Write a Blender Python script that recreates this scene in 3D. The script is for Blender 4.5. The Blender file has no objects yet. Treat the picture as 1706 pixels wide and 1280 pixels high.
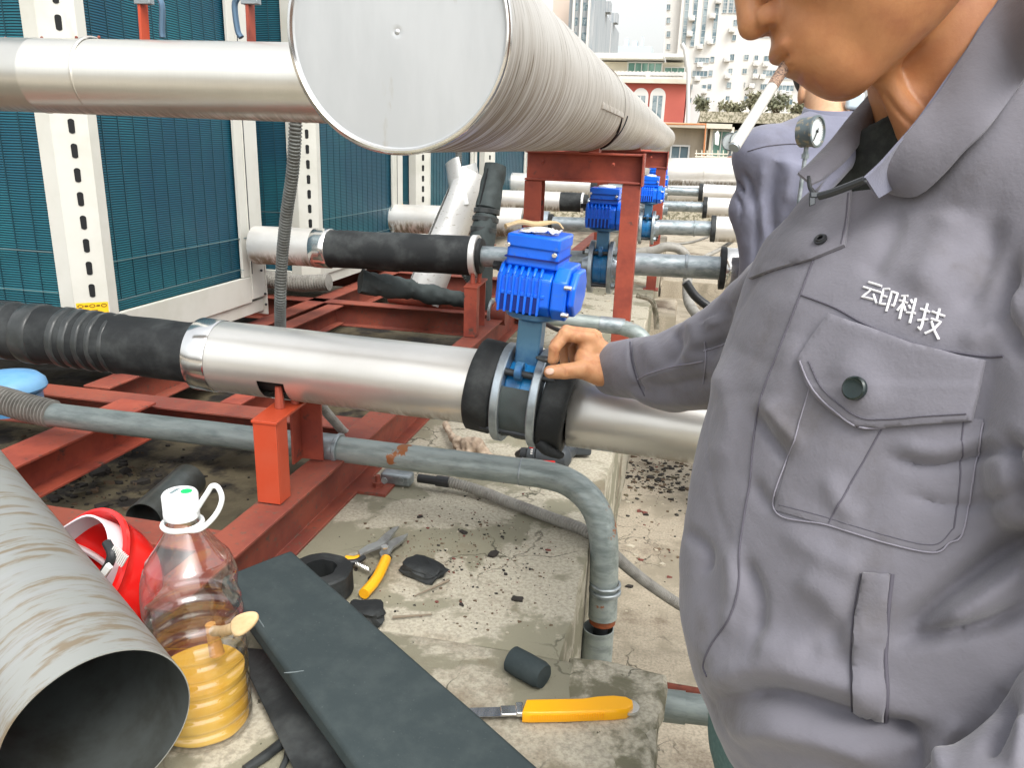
import bpy, bmesh, math, random
import numpy as np
from mathutils import Vector, Matrix, noise
from mathutils.bvhtree import BVHTree
from mathutils.geometry import delaunay_2d_cdt
random.seed(7)
C = bpy.context.scene.collection
scene = bpy.context.scene
# ---------------------------------------------------------------- camera
FOC, CX, CY = 1281.0, 853.0, 640.0
_dn = np.array([-153., 4210., 1281.]); _dn /= np.linalg.norm(_dn)
_y = np.array([292., -385., 1281.]); _y -= _y.dot(_dn)*_dn; _y /= np.linalg.norm(_y)
_z = -_dn; _x = np.cross(_y, _z)
R = np.array([_x, _y, _z]); CAM = np.array([0., 0., 1.10])
cd = bpy.data.cameras.new('camera'); cam = bpy.data.objects.new('camera', cd); C.objects.link(cam)
cd.sensor_width = 36; cd.lens = FOC/1706*36; cd.clip_start = 0.02; cd.clip_end = 2000
M3 = Matrix(((R[0][0], -R[0][1], -R[0][2]), (R[1][0], -R[1][1], -R[1][2]), (R[2][0], -R[2][1], -R[2][2])))
cam.matrix_world = Matrix.Translation(Vector(CAM)) @ M3.to_4x4()
scene.camera = cam
# ---------------------------------------------------------------- sky, sun, exposure (bright overcast day)
SUN_EL, SUN_AZ = math.radians(55), math.radians(140)
w = bpy.data.worlds.new("World"); scene.world = w; w.use_nodes = True
nt = w.node_tree; nt.nodes.clear()
sky = nt.nodes.new('ShaderNodeTexSky'); sky.sky_type = 'NISHITA'; sky.sun_disc = False
sky.sun_elevation = SUN_EL; sky.sun_rotation = SUN_AZ; sky.air_density = 1.6; sky.dust_density = 5; sky.ozone_density = 0.6
hs = nt.nodes.new('ShaderNodeHueSaturation'); hs.inputs['Saturation'].default_value = 0.16
tc = nt.nodes.new('ShaderNodeTexCoord'); nz = nt.nodes.new('ShaderNodeTexNoise'); nz.inputs['Scale'].default_value = 2.2; nz.inputs['Detail'].default_value = 5
mr = nt.nodes.new('ShaderNodeMapRange'); mr.inputs[1].default_value = .3; mr.inputs[2].default_value = .7; mr.inputs[3].default_value = 1.12; mr.inputs[4].default_value = 1.3
mul = nt.nodes.new('ShaderNodeVectorMath'); mul.operation = 'SCALE'
bg = nt.nodes.new('ShaderNodeBackground'); bg.inputs[1].default_value = 0.15
wo = nt.nodes.new('ShaderNodeOutputWorld'); L = nt.links.new
L(sky.outputs[0], hs.inputs['Color']); L(tc.outputs['Generated'], nz.inputs['Vector']); L(nz.outputs['Fac'], mr.inputs[0])
L(hs.outputs[0], mul.inputs[0]); L(mr.outputs[0], mul.inputs['Scale']); L(mul.outputs[0], bg.inputs[0]); L(bg.outputs[0], wo.inputs[0])
sd = bpy.data.lights.new('sun', 'SUN'); sd.energy = 0.72; sd.angle = math.radians(25); sd.color = (1, .96, .9)
so = bpy.data.objects.new('sun', sd); C.objects.link(so)
sv = Vector((math.sin(SUN_AZ)*math.cos(SUN_EL), math.cos(SUN_AZ)*math.cos(SUN_EL), math.sin(SUN_EL)))
so.rotation_euler = (-sv).to_track_quat('-Z', 'Y').to_euler()
scene.view_settings.view_transform = 'Standard'; scene.view_settings.look = 'None'
scene.view_settings.exposure = 0.84; scene.view_settings.gamma = 1
scene.cycles.max_bounces = 8; scene.cycles.caustics_reflective = False; scene.cycles.caustics_refractive = False

# ---------------------------------------------------------------- pixel -> place helpers (photo is 1706x1280)
def ray(px, py): return R @ np.array([(px-CX)/FOC, (py-CY)/FOC, 1.])
def W(px, py, d): return CAM + ray(px, py)*d
def WX(px, py, x): r = ray(px, py); return CAM + r*(x-CAM[0])/r[0]
def WY(px, py, y): r = ray(px, py); return CAM + r*(y-CAM[1])/r[1]
def WZ(px, py, z): r = ray(px, py); return CAM + r*(z-CAM[2])/r[2]
def pix(P):
    c = (np.asarray(P)-CAM) @ R; z = c[..., 2]
    return np.stack([c[..., 0]/z*FOC+CX, c[..., 1]/z*FOC+CY, z], -1)
def nrm(v): v = np.asarray(v, float); return v/np.linalg.norm(v)

# ---------------------------------------------------------------- objects
ORG = {}
def tag(o, label=None, cat=None, group=None, kind=None):
    if label: o['label'] = label
    if cat: o['category'] = cat
    if group: o['group'] = group
    if kind: o['kind'] = kind
    return o
def thing(name, loc, label, cat, group=None):
    o = bpy.data.objects.new(name, None); C.objects.link(o); o.empty_display_size = .05
    o.location = Vector(loc); ORG[o] = np.array(loc, float)
    return tag(o, label, cat, group)
def copy_tree(o, parent=None):
    c = o.copy(); C.objects.link(c)
    if parent: c.parent = parent
    for ch in list(o.children): copy_tree(ch, c)
    return c
def frame_of(d, up=(0, 0, 1)):
    d = nrm(d); u = np.cross(up, d)
    if np.linalg.norm(u) < 1e-4: u = np.cross((1, 0, 0), d)
    u = nrm(u); return u, np.cross(d, u), d
class MB:
    def __init__(s): s.v = []; s.f = []; s.m = []; s.mi = 0
    def add(s, vs, fs):
        b = len(s.v); s.v += [tuple(map(float, q)) for q in vs]
        for f in fs: s.f.append(tuple(b+i for i in f)); s.m.append(s.mi)
        return s
    def box(s, lo, hi):
        (a, b, c), (d, e, f) = lo, hi
        return s.add([(a,b,c),(d,b,c),(d,e,c),(a,e,c),(a,b,f),(d,b,f),(d,e,f),(a,e,f)],
            [(0,3,2,1),(4,5,6,7),(0,1,5,4),(1,2,6,5),(2,3,7,6),(3,0,4,7)])
    def obox(s, c, ax, ay, az):   # centre + half axis vectors
        c, ax, ay, az = map(np.asarray, (c, ax, ay, az))
        vs = [c+i*ax+j*ay+k*az for k in (-1,1) for i, j in ((-1,-1),(1,-1),(1,1),(-1,1))]
        return s.add(vs, [(0,3,2,1),(4,5,6,7),(0,1,5,4),(1,2,6,5),(2,3,7,6),(3,0,4,7)])
    def beam(s, p0, p1, w, h, up=(0,0,1)):
        p0, p1 = np.asarray(p0, float), np.asarray(p1, float); u, v, d = frame_of(p1-p0, up)
        return s.obox((p0+p1)/2, (p1-p0)/2, u*w/2, v*h/2)
    def prism(s, poly, p0, p1, up=(0,0,1)):   # 2D profile (u,v) swept p0->p1
        p0, p1 = np.asarray(p0, float), np.asarray(p1, float); u, v, d = frame_of(p1-p0, up); n = len(poly)
        vs = [p+a*u+b*v for p in (p0, p1) for a, b in poly]
        return s.add(vs, [(i, (i+1) % n, n+(i+1) % n, n+i) for i in range(n)]+[tuple(range(n))[::-1], tuple(range(n, 2*n))])
    def ibeam(s, p0, p1, w, h, t=.007, up=(0,0,1)):
        a, b, c = w/2, h/2, t/2
        return s.prism([(-a,-b),(a,-b),(a,-b+t),(c,-b+t),(c,b-t),(a,b-t),(a,b),(-a,b),(-a,b-t),(-c,b-t),(-c,-b+t),(-a,-b+t)], p0, p1, up)
    def tube(s, pts, r, n=16, caps=True, wob=0, sx=1.0):
        P = np.array([np.asarray(p, float) for p in pts]); k = len(P); rr = np.full(k, r) if np.isscalar(r) else np.asarray(r)
        T = np.gradient(P, axis=0); T /= np.linalg.norm(T, axis=1)[:, None]
        u, v, _ = frame_of(T[0]); vs = []
        for i in range(k):
            u = u-T[i]*u.dot(T[i]); u /= np.linalg.norm(u); v = np.cross(T[i], u)
            for j in range(n):
                a = 2*math.pi*j/n; q = P[i]+rr[i]*(math.cos(a)*u*sx+math.sin(a)*v)
                if wob: q = q+nrm(q-P[i]+1e-9)*wob*noise.noise(Vector(q*14))+nrm(q-P[i]+1e-9)*wob*.5*noise.noise(Vector(q*45))
                vs.append(q)
        fs = [(i*n+j, i*n+(j+1) % n, (i+1)*n+(j+1) % n, (i+1)*n+j) for i in range(k-1) for j in range(n)]
        if caps: fs += [tuple(range(n))[::-1], tuple(range((k-1)*n, k*n))]
        return s.add(vs, fs)
    def lathe(s, prof, o, axis, n=48, caps=True, up=(0,0,1), wob=0, wf=14):   # prof: (r, t) along axis
        u, v, d = frame_of(axis, up); o = np.asarray(o, float); vs = []
        for r, t in prof:
            for j in range(n):
                a = 2*math.pi*j/n; rr = r
                if wob: rr = r+wob*noise.noise(Vector(((o+d*t)*wf+np.array([math.cos(a), math.sin(a), 0])*2).tolist()))*min(1, r/.02)
                vs.append(o+d*t+rr*(math.cos(a)*u+math.sin(a)*v))
        k = len(prof)
        fs = [(i*n+j, i*n+(j+1) % n, (i+1)*n+(j+1) % n, (i+1)*n+j) for i in range(k-1) for j in range(n)]
        if caps: fs += [tuple(range(n))[::-1], tuple(range((k-1)*n, k*n))]
        return s.add(vs, fs)
    def cyl(s, p0, p1, r, n=32, r2=None, wob=0, seg=1):
        p0, p1 = np.asarray(p0, float), np.asarray(p1, float); l = np.linalg.norm(p1-p0); r2 = r if r2 is None else r2
        return s.lathe([(r+(r2-r)*i/seg, l*i/seg) for i in range(seg+1)], p0, p1-p0, n, wob=wob)
    def ring(s, p0, p1, ro, ri, n=48, wob=0, wf=14, e=.0015):
        p0, p1 = np.asarray(p0, float), np.asarray(p1, float); l = np.linalg.norm(p1-p0)
        return s.lathe([(ri, 0), (ro-e, 0), (ro, e), (ro, l*.33), (ro, l*.66), (ro, l-e), (ro-e, l), (ri, l), (ri, l*.5), (ri, 0)], p0, p1-p0, n, caps=False, wob=wob, wf=wf)
    def ball(s, c, r, n=12, sc=(1,1,1)):
        c = np.asarray(c, float); vs = [c+np.array([0,0,-r*sc[2]])]; 
        for i in range(1, n):
            t = math.pi*i/n
            for j in range(2*n):
                a = math.pi*j/n; vs.append(c+np.array([r*sc[0]*math.sin(t)*math.cos(a), r*sc[1]*math.sin(t)*math.sin(a), -r*sc[2]*math.cos(t)]))
        vs.append(c+np.array([0,0,r*sc[2]])); m = 2*n
        fs = [(0, 1+(j+1) % m, 1+j) for j in range(m)]
        for i in range(n-2): fs += [(1+i*m+j, 1+i*m+(j+1) % m, 1+(i+1)*m+(j+1) % m, 1+(i+1)*m+j) for j in range(m)]
        e = len(vs)-1; fs += [(e, 1+(n-2)*m+j, 1+(n-2)*m+(j+1) % m) for j in range(m)]
        return s.add(vs, fs)
    def build(s, name, mat, parent=None, org=None, smooth=35, bevel=0, seg=2, label=None, **kw):
        if org is None: org = ORG[parent] if parent is not None else (np.mean(np.array(s.v), axis=0) if s.v else np.zeros(3))
        me = bpy.data.meshes.new(name); org = np.array(org, float)
        me.from_pydata([tuple(np.array(q)-org) for q in s.v], [], s.f)
        mats = mat if isinstance(mat, (list, tuple)) else [mat]
        for m in mats: me.materials.append(m)
        if len(mats) > 1: me.polygons.foreach_set('material_index', s.m)
        bm = bmesh.new(); bm.from_mesh(me); bmesh.ops.remove_doubles(bm, verts=bm.verts, dist=1e-6)
        bmesh.ops.recalc_face_normals(bm, faces=bm.faces); bm.to_mesh(me); bm.free()
        if smooth:
            me.polygons.foreach_set('use_smooth', [True]*len(me.polygons))
            if smooth < 180: me.set_sharp_from_angle(angle=math.radians(smooth))
        o = bpy.data.objects.new(name, me); C.objects.link(o); ORG[o] = org
        if parent is not None: o.parent = parent
        else: o.location = Vector(org)
        if bevel:
            b = o.modifiers.new('bevel', 'BEVEL'); b.width = bevel; b.segments = seg; b.limit_method = 'ANGLE'; b.angle_limit = math.radians(40)
        if label: o['label'] = label
        return tag(o, None, kw.get('cat'), kw.get('group'), kw.get('kind'))
def spline(pts, n=12):
    P = [np.asarray(p, float) for p in pts]; P = [2*P[0]-P[1]]+P+[2*P[-1]-P[-2]]; out = []
    for i in range(1, len(P)-2):
        for k in range(n):
            t = k/n; a, b, c, d = P[i-1], P[i], P[i+1], P[i+2]
            out.append(.5*((2*b)+(-a+c)*t+(2*a-5*b+4*c-d)*t*t+(-a+3*b-3*c+d)*t**3))
    out.append(P[-2]); return out
def resample(pts, step):
    P = np.array(pts); s = np.r_[0, np.cumsum(np.linalg.norm(np.diff(P, axis=0), axis=1))]; n = max(2, int(s[-1]/step)+1)
    t = np.linspace(0, s[-1], n); return np.stack([np.interp(t, s, P[:, i]) for i in range(P.shape[1])], 1)
def corrugated(mb, pts, r, pitch, amp=.1, n=14):
    P = resample(spline(pts, 10), pitch/4); rr = np.array([r*(1+amp*(1 if (i % 4) in (0, 1) else -1)) for i in range(len(P))])
    return mb.tube(P, rr, n)

# ---------------------------------------------------------------- materials
MATS = {}
def mat(name, col, rough=.5, metal=0., col2=None, ns=20, lo=.4, hi=.6, stretch=(1,1,1), bump=0, bs=80, bstretch=None, detail=6,
        col3=None, n3=5, lo3=.55, hi3=.65, st3=None, coat=0, spec=.5, rvar=0, alpha=1, trans=0, ior=1.45, emit=0, zdirt=None, sss=0, bdist=.002):
    m = bpy.data.materials.new(name); m.use_nodes = True; t = m.node_tree; b = t.nodes['Principled BSDF']; l = t.links.new
    tc = t.nodes.new('ShaderNodeTexCoord')
    def nz(scale, st, det=6, dist=0):
        mp = t.nodes.new('ShaderNodeMapping'); mp.inputs['Scale'].default_value = st; l(tc.outputs['Object'], mp.inputs[0])
        n = t.nodes.new('ShaderNodeTexNoise'); n.inputs['Scale'].default_value = scale; n.inputs['Detail'].default_value = det
        n.inputs['Distortion'].default_value = dist; n.inputs['Roughness'].default_value = .62; l(mp.outputs[0], n.inputs['Vector']); return n.outputs['Fac']
    def ramp(src, a, c):
        r = t.nodes.new('ShaderNodeMapRange'); r.interpolation_type = 'SMOOTHSTEP'; r.inputs[1].default_value = a; r.inputs[2].default_value = c; l(src, r.inputs[0]); return r.outputs[0]
    def mix(f, a, c):
        x = t.nodes.new('ShaderNodeMix'); x.data_type = 'RGBA'; l(f, x.inputs[0])
        for s_, q in ((a, 6), (c, 7)):
            if isinstance(s_, tuple): x.inputs[q].default_value = (*s_, 1)
            else: l(s_, x.inputs[q])
        return x.outputs[2]
    base = None
    if col2: base = mix(ramp(nz(ns, stretch, detail), lo, hi), tuple(col), tuple(col2))
    if col3: base = mix(ramp(nz(n3, st3 or (1,1,1), detail), lo3, hi3), base if base else tuple(col), tuple(col3))
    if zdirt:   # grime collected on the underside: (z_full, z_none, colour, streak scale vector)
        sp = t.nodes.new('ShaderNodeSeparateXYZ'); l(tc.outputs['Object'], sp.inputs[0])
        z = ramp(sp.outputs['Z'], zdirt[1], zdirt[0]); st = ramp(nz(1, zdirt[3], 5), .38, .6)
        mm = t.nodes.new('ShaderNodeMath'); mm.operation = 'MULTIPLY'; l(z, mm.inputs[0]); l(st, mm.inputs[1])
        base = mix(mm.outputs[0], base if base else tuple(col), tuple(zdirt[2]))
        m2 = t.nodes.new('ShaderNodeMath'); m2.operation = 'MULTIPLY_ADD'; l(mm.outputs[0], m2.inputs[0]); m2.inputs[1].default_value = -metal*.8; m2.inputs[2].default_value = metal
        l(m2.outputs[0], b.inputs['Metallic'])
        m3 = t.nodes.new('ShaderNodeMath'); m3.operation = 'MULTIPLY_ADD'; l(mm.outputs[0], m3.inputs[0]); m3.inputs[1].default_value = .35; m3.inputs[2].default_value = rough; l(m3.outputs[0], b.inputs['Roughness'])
    else: b.inputs['Metallic'].default_value = metal
    if base: l(base, b.inputs['Base Color'])
    else: b.inputs['Base Color'].default_value = (*col, 1)
    if not zdirt: b.inputs['Roughness'].default_value = rough
    if rvar and not zdirt:
        r = t.nodes.new('ShaderNodeMapRange'); r.inputs[1].default_value = .3; r.inputs[2].default_value = .7; r.inputs[3].default_value = max(0, rough-rvar); r.inputs[4].default_value = min(1, rough+rvar)
        l(nz(ns*1.7, stretch), r.inputs[0]); l(r.outputs[0], b.inputs['Roughness'])
    b.inputs['Coat Weight'].default_value = coat; b.inputs['Coat Roughness'].default_value = .15; b.inputs['Specular IOR Level'].default_value = spec
    b.inputs['Transmission Weight'].default_value = trans; b.inputs['IOR'].default_value = ior; b.inputs['Alpha'].default_value = alpha
    if sss: b.inputs['Subsurface Weight'].default_value = sss; b.inputs['Subsurface Radius'].default_value = (.9, .35, .15); b.inputs['Subsurface Scale'].default_value = .008
    if bump:
        bp = t.nodes.new('ShaderNodeBump'); bp.inputs['Strength'].default_value = bump; bp.inputs['Distance'].default_value = bdist
        l(nz(bs, bstretch or stretch), bp.inputs['Height']); l(bp.outputs[0], b.inputs['Normal'])
    MATS[name] = m; return m
def flat(name, *a, **k): return mat(name, *a, **k)
DIRT = (.12, .09, .06)
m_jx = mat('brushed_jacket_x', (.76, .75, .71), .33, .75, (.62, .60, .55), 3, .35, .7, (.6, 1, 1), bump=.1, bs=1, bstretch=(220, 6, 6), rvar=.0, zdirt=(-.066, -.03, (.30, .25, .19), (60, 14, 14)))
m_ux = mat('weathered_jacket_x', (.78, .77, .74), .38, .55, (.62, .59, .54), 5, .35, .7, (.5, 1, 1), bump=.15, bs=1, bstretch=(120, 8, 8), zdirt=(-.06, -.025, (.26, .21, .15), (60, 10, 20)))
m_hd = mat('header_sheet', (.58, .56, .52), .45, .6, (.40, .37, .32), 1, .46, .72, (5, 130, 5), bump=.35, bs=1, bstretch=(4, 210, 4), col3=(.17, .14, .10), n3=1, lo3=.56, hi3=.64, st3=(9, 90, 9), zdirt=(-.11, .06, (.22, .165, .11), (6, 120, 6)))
m_cap = mat('header_cap_sheet', (.50, .52, .53), .46, .4, (.45, .47, .48), 9, .4, .6, (1, 1, .25), bump=.08, bs=22, col3=(.36, .33, .28), n3=26, lo3=.66, hi3=.78, st3=(1, 1, .3))
m_roll = mat('stained_sheet', (.33, .34, .32), .5, .45, (.245, .20, .14), 1, .47, .62, (90, 16, 16), bump=.15, bs=1, bstretch=(160, 8, 8), col3=(.34, .35, .34), n3=1, lo3=.5, hi3=.62, st3=(40, 4, 4))
m_rollin = mat('sheet_inside', (.13, .145, .14), .42, .6, (.07, .07, .06), 9, .4, .7, (1, 1, 1), bump=.1, bs=60)
m_shiny = mat('bright_sheet', (.80, .80, .79), .16, .95, (.66, .64, .6), 6, .4, .7, (1, 4, 1), bump=.08, bs=20)
m_alu = mat('thin_white_foil_sheet', (.76, .76, .74), .38, .55, (.45, .42, .37), 1, .60, .66, (60, 60, 160), bump=.3, bs=40)
m_foam = mat('black_rubber_foam', (.014, .016, .017), .62, 0, (.050, .055, .055), 11, .42, .72, bump=.5, bs=90, spec=.35, bdist=.001)
m_foamx = mat('grey_dusty_foam', (.06, .075, .075), .7, 0, (.035, .042, .042), 12, .4, .7, bump=.3, bs=220, spec=.3, bdist=.0007, col3=(.11, .12, .12), n3=3, lo3=.55, hi3=.8)
m_tape = mat('black_tape', (.03, .034, .034), .3, 0, (.05, .055, .055), 30, .4, .7, bump=.4, bs=50)
m_red = mat('red_oxide_paint', (.34, .07, .04), .55, 0, (.22, .045, .03), 9, .4, .65, bump=.4, bs=45, col3=(.09, .05, .04), n3=30, lo3=.59, hi3=.70, rvar=.12)
m_red2 = mat('fresh_orange_red_paint', (.50, .07, .028), .42, 0, (.50, .085, .04), 9, .4, .7, bump=.25, bs=60, col3=(.65, .55, .48), n3=70, lo3=.72, hi3=.76)
m_redd = mat('dusty_red_paint', (.26, .066, .040), .65, 0, (.18, .045, .032), 7, .4, .65, bump=.4, bs=60, col3=(.12, .075, .055), n3=90, lo3=.56, hi3=.68)
m_galv = mat('galvanised_steel', (.34, .385, .37), .5, .4, (.21, .25, .24), 30, .4, .7, (.5, 2, 2), bump=.25, bs=90, col3=(.34, .13, .05), n3=11, lo3=.655, hi3=.685, rvar=.12)
m_galv2 = mat('dull_galvanised_steel', (.36, .40, .42), .42, .65, (.20, .24, .25), 20, .42, .66, (1, 2, 2), bump=.25, bs=90)
m_flex = mat('grey_corrugated_hose', (.30, .29, .26), .6, 0.1, (.20, .19, .17), 30, .4, .7)
m_flexd = mat('dark_corrugated_hose', (.17, .18, .17), .55, 0.2, (.11, .11, .10), 30, .4, .7)
m_blue = mat('blue_enamel', (.004, .15, .86), .34, 0, (.004, .12, .74), 6, .4, .7, coat=.35, bump=.05, bs=90, col3=(.06, .17, .50), n3=40, lo3=.60, hi3=.74, rvar=.1)
m_bluec = mat('blue_cast_neck', (.10, .24, .38), .35, .35, (.03, .12, .30), 12, .4, .6, bump=.2, bs=60, coat=.2)
m_bluev = mat('blue_valve_coating', (.01, .14, .36), .3, 0, (.02, .2, .42), 20, .4, .7, bump=.15, bs=60, coat=.4)
m_flange = mat('zinc_flange', (.42, .48, .52), .36, .8, (.30, .34, .37), 30, .4, .7, bump=.15, bs=120)
m_bolt = mat('bright_screw', (.75, .75, .72), .25, .9)
m_dark = mat('dark_steel', (.05, .055, .06), .45, .6)
m_hole = mat('dark_opening', (.006, .007, .008), .8)
m_white = mat('cream_white_paint', (.58, .58, .53), .4, 0, (.51, .51, .45), 5, .4, .7, bump=.05, bs=30, coat=.1, col3=(.42, .38, .30), n3=7, lo3=.63, hi3=.78, st3=(1, 1, .35))
m_whiter = mat('white_paint', (.8, .8, .77), .45)
m_yel = mat('yellow_label', (.85, .50, .02), .4)
m_blk = mat('black_plastic', (.02, .022, .024), .38, 0, bump=.1, bs=200)
m_conc = None
def concrete(name, pale, grey, stain, crack=True, grey_lo=.52, grey_hi=.56, sc=6, stain_lo=.58):
    m = bpy.data.materials.new(name); m.use_nodes = True; t = m.node_tree; b = t.nodes['Principled BSDF']; l = t.links.new
    tc = t.nodes.new('ShaderNodeTexCoord')
    def nz(scale, det=8, ro=.65, dist=0):
        n = t.nodes.new('ShaderNodeTexNoise'); n.inputs['Scale'].default_value = scale; n.inputs['Detail'].default_value = det; n.inputs['Roughness'].default_value = ro; n.inputs['Distortion'].default_value = dist
        l(tc.outputs['Object'], n.inputs['Vector']); return n.outputs['Fac']
    def ramp(src, a, c):
        r = t.nodes.new('ShaderNodeMapRange'); r.interpolation_type = 'SMOOTHSTEP'; r.inputs[1].default_value = a; r.inputs[2].default_value = c; l(src, r.inputs[0]); return r.outputs[0]
    def mix(f, a, c):
        x = t.nodes.new('ShaderNodeMix'); x.data_type = 'RGBA'; l(f, x.inputs[0])
        for s_, q in ((a, 6), (c, 7)):
            if isinstance(s_, tuple): x.inputs[q].default_value = (*s_, 1)
            else: l(s_, x.inputs[q])
        return x.outputs[2]
    g = ramp(nz(sc, 9, .6, .3), grey_lo, grey_hi); fine = ramp(nz(160, 3), .35, .7)
    c = mix(fine, pale, tuple(v*.66 for v in pale)); c = mix(g, c, grey)
    st = ramp(nz(2.3, 8, .7), stain_lo, stain_lo+.18); c = mix(st, c, stain)
    sp = ramp(nz(55, 4, .7), .66, .72); c = mix(sp, c, tuple(v*.35 for v in grey))
    h = nz(70, 6, .7)
    if crack:
        v = t.nodes.new('ShaderNodeTexVoronoi'); v.feature = 'DISTANCE_TO_EDGE'; v.inputs['Scale'].default_value = 7
        ds = t.nodes.new('ShaderNodeVectorMath'); ds.operation = 'MULTIPLY_ADD'; nn = t.nodes.new('ShaderNodeTexNoise'); nn.inputs['Scale'].default_value = 9; nn.inputs['Detail'].default_value = 6
        l(tc.outputs['Object'], nn.inputs['Vector']); l(nn.outputs['Color'], ds.inputs[0]); ds.inputs[1].default_value = (.16,)*3; l(tc.outputs['Object'], ds.inputs[2]); l(ds.outputs[0], v.inputs['Vector'])
        k = t.nodes.new('ShaderNodeMapRange'); k.inputs[1].default_value = .004; k.inputs[2].default_value = .018; k.inputs[3].default_value = 1; k.inputs[4].default_value = 0; l(v.outputs['Distance'], k.inputs[0])
        km = t.nodes.new('ShaderNodeMath'); km.operation = 'MULTIPLY'; l(k.outputs[0], km.inputs[0]); l(ramp(nz(3.1, 3), .47, .6), km.inputs[1])
        c = mix(km.outputs[0], c, tuple(v*.4 for v in grey))
    l(c, b.inputs['Base Color']); b.inputs['Roughness'].default_value = .85; b.inputs['Specular IOR Level'].default_value = .25
    bp = t.nodes.new('ShaderNodeBump'); bp.inputs['Strength'].default_value = .55; bp.inputs['Distance'].default_value = .004
    ad = t.nodes.new('ShaderNodeMath'); ad.operation = 'MULTIPLY_ADD'; l(g, ad.inputs[0]); ad.inputs[1].default_value = -.35; l(h, ad.inputs[2]); l(ad.outputs[0], bp.inputs['Height']); l(bp.outputs[0], b.inputs['Normal'])
    return m
m_conc = concrete('peeling_whitewashed_concrete', (.46, .425, .335), (.235, .222, .16), (.17, .13, .085), grey_lo=.47, grey_hi=.53, sc=6, stain_lo=.53)
m_conc2 = concrete('lichen_stained_concrete', (.50, .46, .36), (.16, .15, .10), (.13, .12, .08), grey_lo=.42, grey_hi=.60, sc=22, stain_lo=.6)
m_floor = concrete('stained_roof_concrete', (.40, .35, .27), (.25, .22, .165), (.11, .08, .055), grey_lo=.5, grey_hi=.62, sc=4, stain_lo=.52)
m_mud = mat('muddy_pit', (.12, .10, .06), .75, 0, (.065, .052, .03), 8, .35, .65, bump=.7, bs=30, bdist=.006, col3=(.014, .012, .010), n3=4, lo3=.50, hi3=.60, rvar=.2)
# ================================================================ SETTING
def slab(name, lo, hi, m, **k):
    mb = MB().box(lo, hi); return mb.build(name, m, org=(0,0,0), smooth=0, kind='structure', **k)
def rough_slab(name, poly, z0, z1, m, amp=.006, seed=1):
    # polygon slab with a chipped, wandering edge
    pts = []; n = len(poly)
    for i in range(n):
        a, b = np.array(poly[i], float), np.array(poly[(i+1) % n], float); k = max(1, min(160, int(np.linalg.norm(b-a)/.02)))
        for j in range(k):
            q = a+(b-a)*j/k; pts.append(q+np.array([noise.noise(Vector((q[0]*9, q[1]*9, seed))), noise.noise(Vector((q[0]*9, q[1]*9, seed+9)))])*amp*1.6+np.array([noise.noise(Vector((q[0]*50, q[1]*50, seed))), 0])*amp)
    N = len(pts); mb = MB(); vs = []
    c = np.mean(pts, axis=0)
    for z, ins in ((z0, 0), (z1-.012, 0), (z1-.004, .003), (z1, .012)):
        for q in pts: d = nrm(c-q); vs.append((q[0]+d[0]*ins, q[1]+d[1]*ins, z))
    fs = [(r*N+i, r*N+(i+1) % N, (r+1)*N+(i+1) % N, (r+1)*N+i) for r in range(3) for i in range(N)]+[tuple(range(3*N, 4*N))]
    mb.add(vs, fs); return mb.build(name, m, org=(0,0,0), smooth=30, kind='structure')
slab('ground', (-900, -300, -18.2), (900, 1500, -18), m_floor)
slab('roof_deck', (-9, -3, -.4), (7, 13.2, 0), m_floor)
slab('frame_pit', (-6, -1.0, .001), (-.62, 3.9, .28), m_mud)
slab('frame_pit_far', (-6, 3.9, .001), (-.62, 9.5, .30), m_floor)
rough_slab('concrete_plinth', [(-.62, .943), (-.108, .943), (-.104, 5.0), (-.62, 5.0)], .001, .400, m_conc, amp=.0035)
rough_slab('concrete_plinth_block', [(-1.1, -.3), (.036, -.3), (.036, .945), (-.60, .945), (-.60, .5), (-1.1, .5)], .001, .404, m_conc2 if False else m_conc, amp=.003, seed=4)
# darker lichen capping at the block's corner
rough_slab('lichen_patch', [(-.075, .82), (.033, .70), (.033, .943), (-.098, .941)], .38, .4065, m_conc2, amp=.010, seed=7)
# small plinths of the further rows, and the long kerb by the far header
for i, (x0, x1, y0, y1, h) in enumerate(((-.13, .02, 4.05, 4.55, .30), (-.45, -.13, 5.0, 8.8, .25), (.05, .45, 3.9, 4.3, .12), (.15, 2.6, 4.7, 5.05, .10), (-.1, 3.0, 6.3, 6.7, .14))):
    rough_slab('concrete_pad', [(x0, y0), (x1, y0), (x1, y1), (x0, y1)], .001, h, m_floor, amp=.01, seed=20+i)

# ================================================================ RED STEEL FRAME
AX, AZ = -.640, .45     # main longitudinal beam
fr = thing('base_frame', (AX, 1.2, .40), 'red oxide painted steel base frame of joined beams under the cooling units', 'steel frame')
def fbeam(p0, p1, w=.066, h=.10, m=m_redd, nm='beam', t=.006): return MB().ibeam(p0, p1, w, h, t).build(nm, m, fr, bevel=.0012)
fbeam((AX, .775, AZ), (AX, 6.2, AZ))
fbeam((-2.6, 1.66, .40), (AX-.035, 1.66, .40), .08, .09)
fbeam((-2.6, .99, .435), (AX-.035, .99, .435), .07, .09)
fbeam((-1.30, .3, .415), (-1.30, 1.615, .415), .10, .09, m_red)
fbeam((-1.50, 1.705, .40), (-1.50, 6.2, .40), .08, .10)
fbeam((-1.10, 1.705, .40), (-1.10, 2.32, .40), .06, .09, m_red)
fbeam((-2.6, 2.38, .40), (AX-.035, 2.38, .40), .08, .10, m_red)
fbeam((-1.40, 2.425, .405), (-1.40, 3.0, .405), .07, .08, m_redd)
fbeam((-2.6, 3.05, .40), (AX-.035, 3.05, .40), .07, .10, m_redd)
fbeam((-2.6, 3.95, .40), (AX-.035, 3.95, .40), .07, .10, m_redd)
fbeam((-.60, 3.85, .34), (-.30, 3.85, .34), .05, .05, m_red)
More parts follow.
